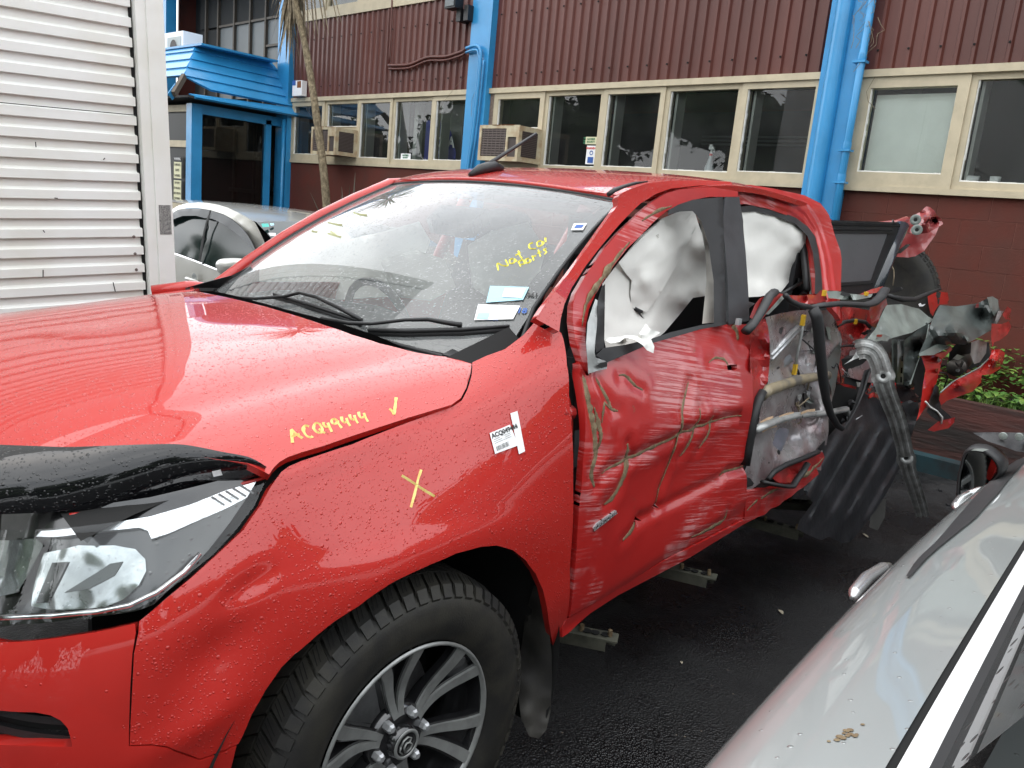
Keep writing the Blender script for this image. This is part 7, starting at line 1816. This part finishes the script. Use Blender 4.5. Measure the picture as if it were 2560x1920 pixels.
# litter on the asphalt
lit=[(2158,1334,'pale fallen leaf on the asphalt beside the hanging liner',.030,.008),(1948,1524,'pale curled leaf on the asphalt between the two vehicles',.022,.010),(1703,1653,'white speck of debris on the asphalt left of the silver car',.006,.006),(2350,1226,'dark chip of plastic on the asphalt near the door mirror',.02,.012),(2370,1262,'dark crumb of debris on the asphalt below the door mirror',.02,.012)]
for (u,v,lb,L,w) in lit:
    p=S(u,v,2,.006); m=MB(); 
    if 'dark' in lb: m.box(p,(L*1.6,w*1.6,.012),Matrix.Rotation(.6,3,'Z')); o=m.build('debris',M_dark)
    else: leaf(m,p,(.7,.7,.1),L*2,w,.004); o=m.build('leaf_litter' if 'leaf' in lb else 'debris',mat('pale_leaf',(.45,.40,.30),rough=.8))
    props(o,lb,'debris' if 'leaf' not in lb else 'leaf')
m=MB()
for i in range(160):
    x=rnd.uniform(-4.6,.6); y=rnd.uniform(.95,1.7); a=rnd.uniform(0,3); m.add([V((x,y,.004)),V((x+cos(a)*.012,y+sin(a)*.012,.004)),V((x+cos(a)*.012+.002,y+sin(a)*.012+.003,.006))],[(0,1,2)])
g5=m.build('asphalt_specks',mat('pale_speck',(.25,.22,.2),rough=.9),None); props(g5,'pale specks of litter scattered on the asphalt','litter',kind='stuff')
# cabbage palm
def Bd(s,z,D=5.6): return UD*s+NB*D+V((0,0,z))
pt=thing('palm_tree','thin leaning cabbage palm with speckled trunk in front of the maroon wall','palm tree',Bd(-7.85,0.))
tp_=[Bd(-7.72,0),Bd(-7.95,.9),Bd(-8.14,1.76),Bd(-8.37,2.5),Bd(-8.60,3.15),Bd(-8.80,3.64),Bd(-9.02,4.07),Bd(-9.22,4.5),Bd(-9.35,5.2)]
tp2=smooth(tp_,5); m=MB(); m.tube(tp2,[lerp(.062,.040,i/(len(tp2)-1))*(1+.12*nz((i,0,0),.9,1)) for i in range(len(tp2))],14,True); m.build('trunk',M_bark,pt,True)
m=MB()
for i in range(420):
    k=rnd.randrange(6,len(tp2)-2); p=tp2[k].lerp(tp2[k+1],rnd.random()); a=rnd.uniform(0,2*pi); o=V((cos(a),sin(a),0)); r=lerp(.062,.042,k/len(tp2)); leaf(m,p+o*r,(o.x,o.y,rnd.uniform(.2,1.2)),rnd.uniform(.012,.03),rnd.uniform(.004,.008),0,0,1)
m.build('bark_scales',M_dead,pt)['kind']='stuff'
m=MB()
top=tp_[6]
for i in range(150):
    p=tp_[7]+V((rnd.uniform(-.06,.06),rnd.uniform(-.06,.06),rnd.uniform(-.15,.7))); a=rnd.uniform(0,2*pi); sp_=rnd.uniform(.05,.45)
    leaf(m,p,(cos(a)*sp_,sin(a)*sp_,-1),rnd.uniform(.5,1.15),rnd.uniform(.009,.02),-.05,.3,5)
for (s,z,l,dx) in ((-8.9,4.5,.9,.35),(-8.75,4.55,1.0,.6),(-8.6,4.6,1.05,.9),(-8.4,4.7,1.05,1.2)):
    for j in range(2): leaf(m,Bd(s+j*.08,z),(.0,dx*.35,-1),l,.014,-.1,.3,5)
fr=m.build('dead_fronds',M_dead,pt); fr['kind']='stuff'
m=MB()
for i in range(120):
    a=rnd.uniform(0,2*pi); e=rnd.uniform(-.2,1.3); leaf(m,tp_[-1]+V((0,0,.1)),(cos(a),sin(a),e),rnd.uniform(.7,1.1),.02,rnd.uniform(.1,.5),.3,6)
m.build('crown',M_leaf,pt)['kind']='stuff'
# flax
fx=thing('flax_plant','dark spiky flax plant against the maroon wall behind the windscreen','plant',Bd(-7.9,0,5.85))
for i in range(38):
    a=rnd.uniform(-1.35,1.35) if i>6 else [-1.3,-1.0,-.6,-.2,.25,.6,1.0][i]; b=rnd.uniform(-.5,.5); m=MB(); L=rnd.uniform(1.0,1.65)
    d=UD*sin(a)*.95-NB*b*.6+V((0,0,cos(a)*1.1+.15)); leaf(m,Bd(-7.85+.04*rnd.gauss(0,1),.35,5.85),d,L,rnd.uniform(.014,.026),.22*abs(sin(a)),.5,7); m.build('leaf',M_flax,fx)
# ------------------------------------------------------------------ across the yard, seen only in reflections
def tree(x,y,h,r,seed):
    rr=random.Random(seed)
    t=thing('broadleaf_tree','dark broadleaf tree across the yard','tree',(x,y,0),'trees across the yard behind the photographer')
    m=MB(); m.tube([(x,y,0),(x+.1,y,h*.3),(x,y+.1,h*.6)],[.22,.16,.08],8); m.build('trunk',M_bark,t,True)
    m=MB()
    cl=[(x+rr.gauss(0,r*.45),y+rr.gauss(0,r*.45),h*.55+rr.uniform(-.3,.45)*h) for _ in range(16)]
    for c in cl:
        m.lathe((c[0],c[1],c[2]),(0,0,1),[(-r*.36*cos(k*pi/6),max(.001,r*.36*sin(k*pi/6))) for k in range(7)],9)
    for i in range(2200):
        c=cl[rr.randrange(16)]; a=rr.uniform(0,2*pi); e=rr.uniform(-1,1); q=r*.42*rr.uniform(.75,1.15)
        p=V((c[0]+cos(a)*q*sqrt(1-e*e),c[1]+sin(a)*q*sqrt(1-e*e),max(.3,c[2]+e*q)))
        leaf(m,p,(rr.uniform(-1,1),rr.uniform(-1,1),rr.uniform(-1,1)),rr.uniform(.18,.38),rr.uniform(.07,.13),.05,.2,2)
    m.build('crown',M_tree,t)['kind']='stuff'
for i,(x,y,h,r) in enumerate([(12,-8,8.5,3.2),(12.5,-14,8.8,3.4),(12,-20,8.6,3.4),(13,-26,7.5,3.2),(9,-33,4.6,2.4),(14,-4,6.5,3.0),(15,1.5,6.0,2.8),(14,6.5,6.8,3.0),(11,11,6.2,3.0),(6,13.5,6.0,2.9),(0.5,14,6.6,3.0),(-5,14,5.6,2.8),(-10.5,13,6.0,2.8)]): tree(x,y,h,r,i+50)
hm=MB(); 
for i in range(4000):
    a=rnd.uniform(-.9,2.6); R_=rnd.uniform(15.5,17); x=-1+R_*cos(a); y=0+R_*sin(a); leaf(hm,(x,y,rnd.uniform(0,2.6)),(rnd.uniform(-1,1),rnd.uniform(-1,1),rnd.uniform(-1,1)),rnd.uniform(.4,.8),rnd.uniform(.2,.35),0,.2,1)
hg=hm.build('hedge',M_tree,None); props(hg,'dark hedge closing the far side of the yard','hedge',kind='stuff')
